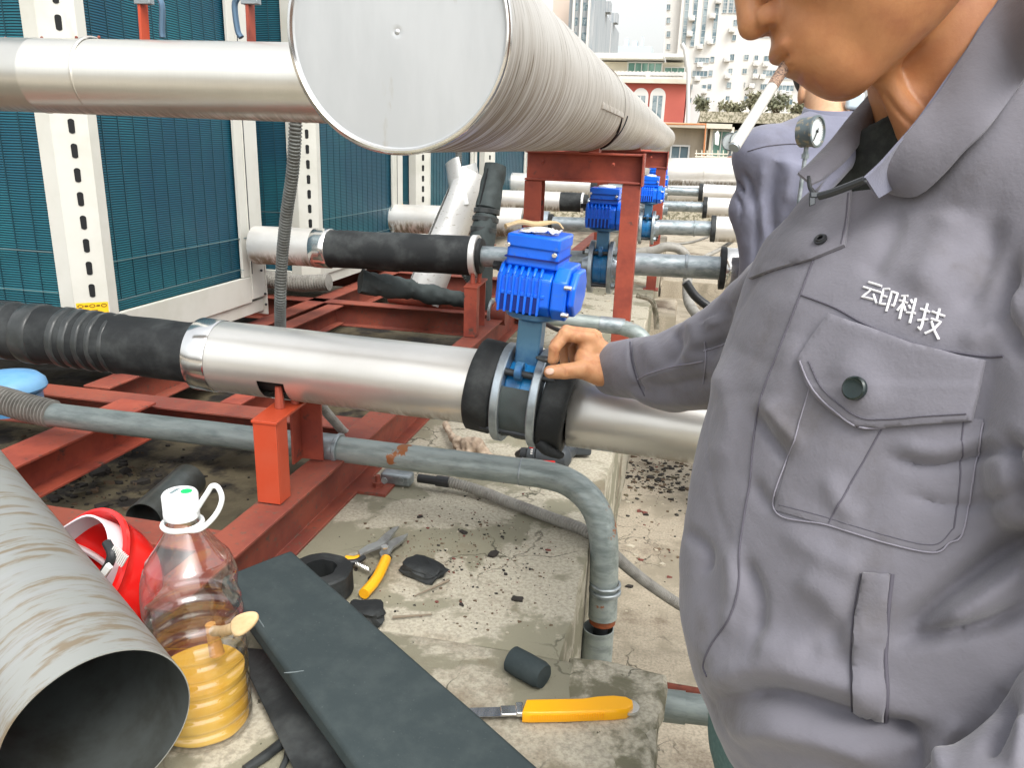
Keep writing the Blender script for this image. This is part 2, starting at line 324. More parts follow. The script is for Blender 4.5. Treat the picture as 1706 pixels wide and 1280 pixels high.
fbeam((-.9, 4.9, .46), (-.2, 4.9, .46), .06, .06, m_red)
an = MB(); an.box((-.607, 1.375, .401), (-.545, 1.455, .407)); an.build('anchor_plate', m_redd, fr)
an = MB(); an.cyl((-.575, 1.41, .407), (-.575, 1.41, .432), .0055, 12); an.cyl((-.575, 1.41, .407), (-.575, 1.41, .417), .011, 6); an.cyl((-.575,1.41,.417), (-.575,1.41,.4185), .013, 16); an.build('anchor_bolt', m_redd, fr)
def pipe_stand(y0, y1, ztop, label, m1, m2):
    t = thing('pipe_support', (-.66, (y0+y1)/2, .50), label, 'pipe support', 'short red supports under the pipes')
    MB().box((-.668, y0, .503), (-.6255, y0+.005, ztop)).box((-.630, y0+.0052, .503), (-.6255, y0+.038, ztop)).build('post', m1, t, bevel=.0008)
    MB().box((-.690, y1, .503), (-.642, y1+.005, ztop)).box((-.690, y1-.035, .503), (-.6855, y1-.0002, ztop)).build('post', m2, t, bevel=.0008)
    MB().prism([(-.688, 0), (-.640, 0), (-.624, 0), (-.624, .005), (-.688, .005)], (0, y0-.001, ztop), (0, y0, ztop)) if 0 else None
    pa = [(-.670, y0-.002), (-.623, y0-.002), (-.636, y1+.008), (-.692, y1+.008)]; MB().add([(a, b, z) for z in (ztop+.0004, ztop+.0055) for a, b in pa], [(0,3,2,1),(4,5,6,7),(0,1,5,4),(1,2,6,5),(2,3,7,6),(3,0,4,7)]).build('bearing_plate', m1, t, bevel=.0008)
    MB().tube([(-.655, (y0+y1)/2-.03, ztop+.006), (-.656, (y0+y1)/2-.03, ztop+.045)], [.009, .006], 10).tube([(-.642, (y0+y1)/2-.0, ztop+.006), (-.640, (y0+y1)/2+.002, ztop+.04)], .0075, 10).build('pipe_clamp', m_red, t)
    return t
pipe_stand(1.095, 1.295, .648, 'bright orange red steel support under the silver main pipe in the foreground', m_red2, m_red)
pipe_stand(2.40, 2.58, .665, 'dark red steel support under the black foam pipe of the second row', m_red, m_red)

# ================================================================ HEADER PIPE (large cylinder running away) and its stands
HX, HZ, HR, HY0, HY1 = -.303, 1.2125, .1195, .813, 9.3
HD_ = nrm([.004, 1, .009])
hd = thing('header_pipe', (HX, HY0, HZ), 'very large silver header pipe with a flat round end running back above the stands', 'header pipe')
prof = [(HR-.0005, .0), (HR+.0015, .001), (HR+.002, .003), (HR+.0012, .006), (HR, .007)]
yy = .007
while yy < 1.32: yy += .03; prof.append((HR+.0006*noise.noise(Vector((yy*9, 0, 0))), yy))
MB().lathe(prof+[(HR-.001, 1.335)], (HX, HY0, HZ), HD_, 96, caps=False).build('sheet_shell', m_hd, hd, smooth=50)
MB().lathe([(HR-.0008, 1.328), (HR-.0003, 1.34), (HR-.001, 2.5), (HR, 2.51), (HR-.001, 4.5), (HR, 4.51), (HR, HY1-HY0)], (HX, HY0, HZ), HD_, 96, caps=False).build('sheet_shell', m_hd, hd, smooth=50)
cp = MB(); cp.lathe([(HR-.0005, .0), (HR-.003, .0), (HR-.005, .0024), (HR-.0058, .00245), (HR*.9, .0024), (HR*.6, .0024), (HR*.3, .0024), (.008, .0024), (.0050, .0024), (.0030, .0030), (.0012, .0012), (0.0001, .001)], (HX, HY0, HZ), HD_, 96, caps=False); cp.build('end_cap', m_cap, hd, smooth=60)
MB().lathe([(HR-.0042, -.0006), (HR-.0022, -.003), (HR+.0008, -.002), (HR+.0026, .001), (HR+.0016, .005)], (HX, HY0, HZ), HD_, 96, caps=False).build('rim_bead', m_shiny, hd, smooth=60)
# seam strip, open joint and saddle where it rests on the first stand
def on_header(y, deg, off=0): a = math.radians(deg); return np.array([HX+(y-HY0)*.004+(HR+off)*math.cos(a), y, HZ+(y-HY0)*.009+(HR+off)*math.sin(a)])
sm = MB()
for i in range(7):
    y = 1.70+i*.075; p0, p1 = on_header(y, -12, .001), on_header(y+.066, -12, .001); sm.obox((p0+p1)/2, (p1-p0)/2, np.array([.003, 0, 0]), np.array([0, 0, .006]))
sm.build('seam_clips', m_hd, hd, bevel=.0008)
jp = MB(); jp.tube([on_header(2.20+.16*max(0, math.sin((-d-12)/78*1.57)), d, .0012) for d in range(-14, -88, -4)], [max(.0015, .007*math.sin((i+.5)/19*3.1)) for i in range(19)], 8, sx=1); jp.build('open_joint', m_hole, hd)
MB().ring((HX+.0058, 2.26, HZ+.0130), (HX+.0064, 2.42, HZ+.0145), HR+.0022, HR+.0012, 96).build('saddle_band', m_hd, hd)
MB().tube([on_header(2.33, d, .004) for d in range(-10, -96, -5)], .002, 6).build('tie_wire', m_dark, hd)
def header_stand(y, xl, xr, z, label, w=.052):
    HX = -.303+(y-.813)*.004; t = thing('header_stand', ((xl+xr)/2, y, .4), label, 'pipe stand', 'tall red stands under the header pipe')
    MB().prism([(-w/2, -.03), (w/2, -.03), (w/2, -.026), (-w/2+.004, -.026), (-w/2+.004, .026), (w/2, .026), (w/2, .03), (-w/2, .03)], (xl+.0, y, .40), (xl, y, z-.085), up=(0,1,0)).build('leg', m_red, t, bevel=.0012)
    MB().prism([(-w/2, -.03), (w/2, -.03), (w/2, .03), (-w/2, .03), (-w/2, .026), (w/2-.004, .026), (w/2-.004, -.026), (-w/2, -.026)], (xr, y, .40), (xr, y, z-.085), up=(0,1,0)).build('leg', m_red, t, bevel=.0012)
    MB().ibeam((xl-w/2, y, z-.042), (xr+w/2, y, z-.042), .07, .084, .006).build('cross_beam', m_red, t, bevel=.0012)
    MB().box((xr+w/2+.0005, y-.04, z-.09), (xr+w/2+.006, y+.04, z+.002)).build('end_plate', m_red, t, bevel=.001)
    MB().box((HX-.05, y-.03, z+.0005), (HX+.05, y+.03, z+.012)).box((HX-.004, y-.05, z+.0125), (HX+.004, y+.06, z+.05)).build('saddle', m_red, t)
    for x in (xl+.03, xr-.055): MB().cyl((x, y-.0395, z-.03), (x, y-.052, z-.035), .005, 10).build('bolt', m_red, t)
    for x in (xl, xr): MB().box((x-.04, y-.04, .396), (x+.04, y+.04, .4005+.002)).build('foot_plate', m_red, t)
header_stand(2.33, -.435, -.148, 1.102, 'nearer tall red steel stand with two legs carrying the large header pipe')
header_stand(4.25, -.425, -.125, 1.121, 'further tall red steel stand with two thin legs under the header pipe')

# ================================================================ PIPES ALONG X
def zt(px, py, y): return WY(px, py, y)
# row 1, left of the valve: bright jacket, collar band and taped foam
Y1 = 1.216
pl, pr = WY(0, 549, Y1), WY(780, 643, Y1); dr = nrm(pr-pl)
def P1(px, off=0):   # point on the axis of row 1 under image column px
    best = None
    q = pl+dr*0; lo, hi = -1., 3.
    for _ in range(40):
        mid = (lo+hi)/2
        if pix(pl+dr*mid)[0] < px: lo = mid
        else: hi = mid
    return pl+dr*lo
mp = thing('insulated_pipe', P1(560), 'bright silver jacketed main pipe with black foam on its left half, nearest row', 'insulated pipe', 'insulated pipe runs crossing the roof')
RJ = .0645
hole0, hole1 = P1(456), P1(500)
# jacket with a cut-out low on its front where the clamp shows
def jacket_with_hole(p0, p1, r, h0, h1, a0, a1, n=72, wob=0.0006, t=.0015):
    u, v, d = frame_of(p1-p0); Ltot = np.linalg.norm(p1-p0); T = sorted(set(list(np.linspace(0, Ltot, 48))+[np.dot(h0-p0, d), np.dot(h1-p0, d)]))
    mb = MB(); vs = []; k = len(T)
    for rr in (r, r-t):
        for s_ in T:
            for j in range(n):
                a = 2*math.pi*j/n; q = p0+d*s_+(rr+wob*noise.noise(Vector((s_*7, math.cos(a)*1.5, math.sin(a)*1.5))))*(math.cos(a)*u+math.sin(a)*v); vs.append(q)
    fs = []; N = k*n; t0, t1 = np.dot(h0-p0, d)-1e-5, np.dot(h1-p0, d)+1e-5
    def hol(i, j):
        a = math.degrees(2*math.pi*(j+.5)/n); am = a % 360
        return T[i] >= t0 and T[i+1] <= t1 and a0 <= am <= a1
    for i in range(k-1):
        for j in range(n):
            if hol(i, j): continue
            q = (i*n+j, i*n+(j+1) % n, (i+1)*n+(j+1) % n, (i+1)*n+j); fs.append(q); fs.append(tuple(N+x for x in q[::-1]))
            for (ii, jj, e) in ((i-1, j, (i*n+j, i*n+(j+1) % n)), (i+1, j, ((i+1)*n+j, (i+1)*n+(j+1) % n)), (i, (j-1) % n, (i*n+j, (i+1)*n+j)), (i, (j+1) % n, (i*n+(j+1) % n, (i+1)*n+(j+1) % n))):
                if ii < 0 or ii >= k-1 or hol(ii, jj): fs.append((e[0], e[1], N+e[1], N+e[0]))
    mb.add(vs, fs); return mb
# angle of the frame: u = up x d (points to -y or +y), v = d x u
_u, _v, _d = frame_of(dr)
def ang(vec): return math.degrees(math.atan2(np.dot(vec, _v), np.dot(vec, _u))) % 360
aC = ang(np.array([0, -.75, -.66]))   # direction low on the camera side
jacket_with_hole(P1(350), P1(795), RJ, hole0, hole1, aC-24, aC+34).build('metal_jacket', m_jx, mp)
MB().lathe([(RJ+.0008, 0), (RJ+.0022, .0015), (RJ+.0016, .02), (RJ+.0022, .04), (RJ+.0014, .0425), (RJ+.0008, .044)], P1(336), dr, 72, caps=False).build('collar_band', m_shiny, mp, smooth=60)
MB().cyl(P1(330), P1(510), .052, 32).build('inner_foam', m_foam, mp)
pf = []; Lf = np.linalg.norm(P1(344)-P1(-60)); 
for i in range(90):
    s_ = i/89*Lf; r = .0555+.0012*noise.noise(Vector((s_*20, 3, 1)))
    pf.append((r, s_))
MB().lathe(pf, P1(-60), dr, 64, wob=.003, wf=10).build('foam_sleeve', m_foam, mp, smooth=60)
for a, b, ro in ((10, 28, .0568), (48, 78, .0572), (110, 124, .0572), (131, 145, .0572), (152, 165, .0572), (173, 184, .0566), (194, 204, .0560)):
    MB().ring(P1(a), P1(b), ro+.0006, .052, 56, wob=.0024, wf=14, e=.004).build('tape_band', m_tape, mp, smooth=50)
# row 1 right of the valve
q0, q1 = WY(957, 686, Y1), WY(1170, 714, Y1); dq = nrm(q1-q0)
rp = thing('insulated_pipe', q0, 'silver jacketed pipe section between the foam wrapped valve and the worker in front', 'insulated pipe', 'insulated pipe runs crossing the roof')
MB().lathe([(.058, 0), (.0588, .001), (.0585, .3), (.0592, .303), (.0585, .306), (.058, .8)], q0-dq*.006, dq, 72, wob=.0008).build('metal_jacket', m_jx, rp, smooth=60)

# the other rows
def row(y, zc, segs, label, r0=.034):
    """segs: (kind, px0, px1, radius) in the plane y, kinds jacket/foam/bare/collar/flange/ring"""
    a, b = WY(segs[0][1], zc[0], y), WY(segs[-1][2], zc[1], y); d = nrm(b-a)
    def Q(px):
        lo, hi = -2., 12.
        for _ in range(40):
            mid = (lo+hi)/2
            if pix(a+d*mid)[0] < px: lo = mid
            else: hi = mid
        return a+d*lo
    t = thing('insulated_pipe', Q((segs[0][1]+segs[-1][2])/2), label, 'insulated pipe', 'insulated pipe runs crossing the roof')
    for kind, x0, x1, r in segs:
        p0, p1 = Q(x0), Q(x1)
        if kind == 'jacket': MB().cyl(p0, p1, r, 48, wob=.0015, seg=12).build('metal_jacket', m_ux, t, smooth=60); 
        if kind == 'bright': MB().ring(p0, p1, r+.002, r-.004, 48).build('collar_band', m_shiny, t, smooth=50)
        if kind == 'foam': MB().cyl(p0, p1, r, 48, wob=.003, seg=16).build('foam_sleeve', m_foam, t, smooth=60)
        if kind == 'bare':
            MB().cyl(p0, p1, r, 32, wob=.0008, seg=8).build('steel_pipe', m_galv2, t, smooth=60)
            L_ = np.linalg.norm(p1-p0)
            if L_ > .15: MB().ring(p0+(p1-p0)*.66, p0+(p1-p0)*.69, r+.0025, r-.002, 28, wob=.004, wf=40).build('weld_bead', m_galv2, t)
        if kind == 'collar': MB().ring(p0, p1, r, r*.5, 40, wob=.003, wf=30).build('black_collar', m_foam, t)
        if kind == 'flange': MB().ring(p0, p1, r, r*.4, 40).build('flange', m_flange, t)
        if kind == 'end': MB().ring(p0, p1, r, r*.6, 48).build('end_ring', m_alu, t)
    return t
row(2.5, (408, 472), [('jacket', 427, 528, .066), ('bright', 526, 552, .0665), ('foam', 549, 788, .065), ('end', 787, 797, .069), ('collar', 797, 804, .058), ('bare', 798, 985, .034), ('bare', 1022, 1203, .036), ('collar', 1199, 1208, .066), ('bright', 1208, 1237, .063), ('jacket', 1236, 1700, .063)],
    'grey pipe run behind the foreground valve, half black foam and half bare, second row')
row(4.0, (362, 398), [('jacket', 600, 872, .075), ('collar', 872, 904, .045), ('flange', 905, 915, .062), ('collar', 915, 921, .05), ('bare', 900, 1064, .036), ('bare', 1090, 1190, .037), ('collar', 1184, 1192, .066), ('jacket', 1192, 1700, .062)],
    'weathered silver and bare steel pipe run through the third row valve')
row(5.4, (330, 362), [('jacket', 780, 934, .066), ('foam', 930, 970, .064), ('end', 969, 973, .068), ('collar', 973, 980, .055), ('bare', 970, 1078, .034), ('bare', 1100, 1178, .034), ('collar', 1171, 1178, .07), ('jacket', 1177, 1600, .066)],
    'silver pipe run with a short black foam end in the fourth row')
row(7.0, (305, 341), [('jacket', 840, 985, .095), ('foam', 980, 1010, .07), ('bare', 1005, 1168, .036), ('collar', 1164, 1171, .075), ('jacket', 1171, 1600, .07)],
    'thin grey pipe run under the long white header at the back')
# long white header at the back running left-right, two more behind
def longpipe(y, pyL, pyR, r, label, m=m_ux):
    a, b = WY(700, pyL, y), WY(1500, pyR, y); t = thing('insulated_pipe', (a+b)/2, label, 'insulated pipe', 'insulated pipe runs crossing the roof')
    MB().cyl(a, b, r, 56, wob=.002, seg=20).build('metal_jacket', m, t, smooth=60)
    for f in (.2, .38, .47, .62, .8): p = a+(b-a)*f; MB().ring(p, p+nrm(b-a)*.02, r+.004, r-.01, 56).build('joint_band', m, t)
longpipe(8.2, 292, 288, .155, 'long wide white clad pipe across the back of the roof')
longpipe(8.0, 316, 330, .085, 'slim weathered pipe lying just below the wide white pipe at the back')
# upper left branch into the header, in front of the cooling unit
ua, ub = WY(-120, 121, 1.02), WY(575, 141, 1.02); ub[0] = HX-.05
up = thing('insulated_pipe', ub, 'smooth silver branch pipe at upper left leading into the big header', 'insulated pipe', 'insulated pipe runs crossing the roof')
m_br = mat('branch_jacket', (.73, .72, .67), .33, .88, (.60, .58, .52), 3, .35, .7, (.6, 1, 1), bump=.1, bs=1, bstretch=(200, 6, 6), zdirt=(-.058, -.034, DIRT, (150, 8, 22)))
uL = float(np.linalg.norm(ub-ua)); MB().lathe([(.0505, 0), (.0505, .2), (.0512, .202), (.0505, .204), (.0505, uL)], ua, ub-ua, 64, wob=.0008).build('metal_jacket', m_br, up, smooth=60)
pj = WY(158, 126, 1.02)
MB().ring(pj-np.array([.0,0,0]), pj+nrm(ub-ua)*.006, .0522, .050, 64).build('joint_band', m_br, up)
for px in (18, 78, 135, 172): p = WY(px, 126, 1.02); MB().ball(p+np.array([0, -.0, .0505]), .0022, 6).build('rivet', m_redd, up)

# ================================================================ GALVANISED DRAIN PIPE WITH ELBOW
KD = 1.335/1.10
gz = [WY(78, 690, 1.10*KD), WY(560, 748, 1.10*KD), WY(868, 786, 1.10*KD)]
el = [WY(a_, b_, c_*KD) for a_, b_, c_ in ((868, 786, 1.10), (905, 791, 1.10), (945, 803, 1.09), (978, 828, 1.075), (998, 862, 1.065), (1006, 905, 1.055), (1006, 965, 1.05), (1004, 1028, 1.045))]
dp = thing('drain_pipe', gz[1], 'galvanised steel pipe with rust spots bending down over the plinth edge', 'steel pipe')
MB().tube(resample(gz, .03), .0258, 32, wob=.0004).build('straight_pipe', m_galv, dp)
MB().tube(spline(el, 6), .0266, 32, wob=.0005).build('elbow', m_galv, dp)
p = gz[1]; dd = nrm(gz[2]-gz[1]); MB().ring(p-dd*.034, p+dd*.002, .0292, .024, 36).ring(p+dd*.002, p+dd*.010, .0322, .024, 36).build('coupling', m_galv2, dp)
e = el[-1]; MB().ring(e+np.array([0,0,.052]), e+np.array([0,0,.061]), .0298, .025, 36, wob=.002).ring(e+np.array([0,0,.068]), e+np.array([0,0,.073]), .0294, .025, 36, wob=.002).build('clamp_band', m_galv2, dp)
MB().ring(e-np.array([0,0,.012]), e+np.array([0,0,.004]), .0246, .020, 32).build('rusty_end', mat('rust', (.30, .075, .025), .8, 0, (.16, .05, .02), 60, .4, .7, bump=.3), dp)
MB().ring(el[0]-dd*.002, el[0]+dd*.003, .0271, .024, 36).build('joint_line', m_galv2, dp)
# broken lower pipe standing behind the block
lo = thing('pipe_stub', (e[0], e[1], .0), 'open ended galvanised pipe stub standing under the broken elbow end', 'steel pipe')
pb = np.array([e[0]-.006, e[1]+.0, .0]); ZT = WY(998, 1046, e[1])[2]-.002; prof = [(.0235, -.35), (.0238, 0), (.0222, .0), (.0218, -.30)]
MB().lathe([(.0300, 0), (.0300, ZT*.8), (.0292, ZT), (.0275, ZT+.0005), (.0272, ZT*.6), (.027, .01)], (pb[0], pb[1], .002), (0,0,1), 40, caps=False, wob=.0012).build('stub_wall', m_galv, lo)
MB().cyl((pb[0]+.004, pb[1], .01), (pb[0]+.004, pb[1], e[2]+.01), .0135, 16).build('inner_pipe', m_dark, lo)
hp = thing('floor_pipe', (.2, 1.0, .30), 'pale galvanised pipe lying level beyond the corner of the plinth block', 'steel pipe')
ha, hb = WY(1090, 1174, .985), WY(1260, 1194, .985); hd_ = nrm(hb-ha)
MB().cyl(ha-hd_*.03, ha+hd_*.045, .0235, 32).build('coupling', m_galv, hp)
MB().cyl(ha+hd_*.045, hb+hd_*.4, .0215, 32).build('pipe', m_galv, hp)
ra, rb = WY(1098, 1143, 1.05), WY(1230, 1166, 1.05)
rr_ = MB().tube([ra-(rb-ra)*.15, (ra+rb)/2, rb+(rb-ra)*2], .0072, 12, wob=.0005).build('rusty_rod', mat('rusty_rod', (.19, .05, .03), .85, 0, (.10, .03, .02), 70, .4, .7, bump=.5), None)
tag(rr_, 'thin rusty brown rod above the level pipe beyond the plinth block', 'steel rod')

# ================================================================ HOSES AND CONDUITS
def hose(pts, r, pitch, m, label, amp=.1, name='corrugated_hose', group='corrugated cable hoses', n=14):
    t = corrugated(MB(), pts, r, pitch, amp, n).build(name, m, None, smooth=40); return tag(t, label, 'hose', group)
hose([WY(x, y, 1.335) for x, y in ((-70, 655), (-10, 664), (40, 678), (88, 690))], .0285, .0085, m_flex, 'wide dirty corrugated hose pushed over the left end of the galvanised pipe')
hose([WY(494, 150, 1.30), WY(492, 220, 1.30), WY(487, 290, 1.32), WY(477, 360, 1.35), WY(470, 430, 1.38), WY(467, 500, 1.40), WY(468, 560, 1.45), WY(475, 610, 1.5)], .0108, .0062, m_flexd, 'grey corrugated hose hanging in front of the first cooling unit')
hose([WY(765, 240, 3.0), WY(762, 290, 3.0), WY(752, 340, 3.0), WY(748, 400, 3.0), WY(770, 450, 2.9), WY(790, 480, 2.9)], .0125, .008, m_flexd, 'dark corrugated hose hanging in front of the leaning silver sheet')
hose([WY(405, 455, 2.75), WY(450, 466, 2.75), WY(500, 472, 2.75), WY(548, 470, 2.75)], .030, .011, m_flex, 'fat grey corrugated hose lying below the second row pipe')
hose([WY(530, 670, 1.35), WY(555, 700, 1.40), WY(585, 728, 1.5), WY(640, 745, 1.6)], .009, .006, m_flex, 'thin corrugated hose dropping behind the main pipe support')
gh = [WZ(742, 802, .425), WZ(790, 815, .418), WZ(850, 838, .414), WZ(915, 862, .413), WZ(975, 885, .412), W(1010, 912, 1.45), W(1045, 945, 1.52), W(1090, 980, 1.6), W(1150, 1018, 1.66), W(1210, 1040, 1.7)]
hose(gh, .0108, .0062, m_flex, 'grey corrugated hose crossing the plinth and dropping behind the elbow pipe')
jb = thing('junction_box', WZ(664, 797, .42), 'small grey cast junction fitting under the galvanised pipe', 'junction box')
MB().obox(WZ(662, 796, .416), np.array([.034, 0, 0]), np.array([0, .016, 0]), np.array([0, 0, .013])).build('box', m_galv2, jb, bevel=.006, seg=4)
for px in (645, 672): c = WZ(px, 796, .425); MB().cyl(c+np.array([0,-.016,0]), c+np.array([0,-.018,0]), .007, 16).build('knockout', m_galv2, jb)
c0 = WZ(697, 797, .425); c1 = WZ(748, 804, .425); MB().tube([c0, c0*.4+c1*.6], .0095, 12).tube([c0*.4+c1*.6, c1], .0118, 16).build('cable_gland', m_blk, jb)
# cables and curved pipes among the further rows
def cable(pts, r, m, label, n=10, name='cable'): return tag(MB().tube(spline(pts, 8), r, n).build(name, m, None), label, 'cable', 'loose cables and bent conduits on the roof')
cable([WY(1060, 421, 3.7), WY(1088, 418, 3.7), WY(1112, 411, 3.7), WY(1136, 418, 3.7), WY(1147, 440, 3.7), WY(1145, 475, 3.6), WY(1148, 505, 3.4), WY(1170, 535, 3.2), WY(1200, 560, 3.0)], .022, m_flex, 'thick bent grey conduit curving down right of the tall stand', 16, 'bent_conduit')
cable([WY(1060, 434, 4.2), WY(1120, 440, 4.0), WY(1150, 437, 3.9), WY(1180, 425, 3.9), WY(1205, 412, 4.0), WY(1230, 395, 4.2)], .010, m_flex, 'thin pale conduit sweeping from the bent pipe up to the right')
cable([WY(1142, 470, 3.0), WY(1160, 495, 3.0), WY(1190, 515, 3.0), WY(1240, 525, 3.0), WY(1300, 522, 3.1)], .017, m_blk, 'black rubber hose curving behind the worker sleeve', 12)
cable([WY(895, 540, 1.9), WY(880, 552, 1.9), WY(893, 575, 1.8), WY(925, 590, 1.8)], .003, m_flex, 'thin looped wire beside the neck of the foreground valve', 8)
cable([WY(905, 538, 2.1), WY(925, 548, 2.0), WY(948, 556, 1.95)], .006, m_blk, 'short black cable lying behind the working hand', 8)
cable([WY(1060, 492, 2.6), WY(1085, 500, 2.6), WY(1092, 520, 2.6), WY(1094, 548, 2.6)], .009, m_conc2, 'stained thin pipe against the small concrete pad', 8)
cable([WY(1118, 408, 5), WY(1150, 404, 5), WY(1176, 396, 5), WY(1185, 390, 5)], .008, m_flex, 'grey conduit loop below the third row pipe', 8)
# second galvanised pipe crossing behind the valve, rust patches
sp = thing('drain_pipe', WY(940, 535, 2.05), 'galvanised pipe with brown rust patches passing behind the tall red leg', 'steel pipe')
MB().tube([WY(905, 528, 2.2), WY(1002, 540, 2.2)], .0215, 24).build('straight_pipe', m_galv, sp)
MB().tube([WY(1000, 540, 2.2), WY(1040, 545, 2.2)], .024, 24).build('coupling', m_galv2, sp)
MB().tube(spline([WY(1035, 545, 2.2), WY(1062, 556, 2.18), WY(1078, 578, 2.16), WY(1082, 620, 2.15), WY(1080, 700, 2.14)], 6), .0225, 20).build('elbow', m_galv, sp)
# ================================================================ COOLING UNITS
def coilmat(name, ax):
    m = bpy.data.materials.new(name); m.use_nodes = True; t = m.node_tree; b = t.nodes['Principled BSDF']; l = t.links.new
    tc = t.nodes.new('ShaderNodeTexCoord'); sp = t.nodes.new('ShaderNodeSeparateXYZ'); l(tc.outputs['Object'], sp.inputs[0])
    nz = t.nodes.new('ShaderNodeTexNoise'); nz.inputs['Scale'].default_value = 5; nz.inputs['Detail'].default_value = 4; l(tc.outputs['Object'], nz.inputs['Vector'])
    ma = t.nodes.new('ShaderNodeMath'); ma.operation = 'MULTIPLY_ADD'; l(nz.outputs['Fac'], ma.inputs[0]); ma.inputs[1].default_value = .006; l(sp.outputs['Z'], ma.inputs[2])
    mb_ = t.nodes.new('ShaderNodeMath'); mb_.operation = 'MULTIPLY'; l(ma.outputs[0], mb_.inputs[0]); mb_.inputs[1].default_value = 2*math.pi/.0066
    si = t.nodes.new('ShaderNodeMath'); si.operation = 'SINE'; l(mb_.outputs[0], si.inputs[0])
    r = t.nodes.new('ShaderNodeMapRange'); r.inputs[1].default_value = -.7; r.inputs[2].default_value = .5; l(si.outputs[0], r.inputs[0])
    c2 = t.nodes.new('ShaderNodeMix'); c2.data_type = 'RGBA'; c2.inputs[6].default_value = (.009, .10, .165, 1); c2.inputs[7].default_value = (.014, .175, .215, 1)
    rr = t.nodes.new('ShaderNodeMapRange'); rr.inputs[1].default_value = .35; rr.inputs[2].default_value = .65; n2 = t.nodes.new('ShaderNodeTexNoise'); n2.inputs['Scale'].default_value = 3; l(tc.outputs['Object'], n2.inputs['Vector']); l(n2.outputs['Fac'], rr.inputs[0]); l(rr.outputs[0], c2.inputs[0])
    x = t.nodes.new('ShaderNodeMix'); x.data_type = 'RGBA'; l(r.outputs[0], x.inputs[0]); x.inputs[6].default_value = (.004, .028, .045, 1); l(c2.outputs[2], x.inputs[7])
    l(x.outputs[2], b.inputs['Base Color']); b.inputs['Roughness'].default_value = .5; b.inputs['Metallic'].default_value = .2
    bp = t.nodes.new('ShaderNodeBump'); bp.inputs['Distance'].default_value = .003; bp.inputs['Strength'].default_value = .6; l(r.outputs[0], bp.inputs['Height']); l(bp.outputs[0], b.inputs['Normal'])
    return m
m_coil = coilmat('teal_coil_fins', 0)
m_wire = mat('dark_teal_wire', (.008, .05, .07), .4, .3)
m_wire2 = mat('grey_wire', (.14, .22, .23), .4, .5)
ACX = -1.50
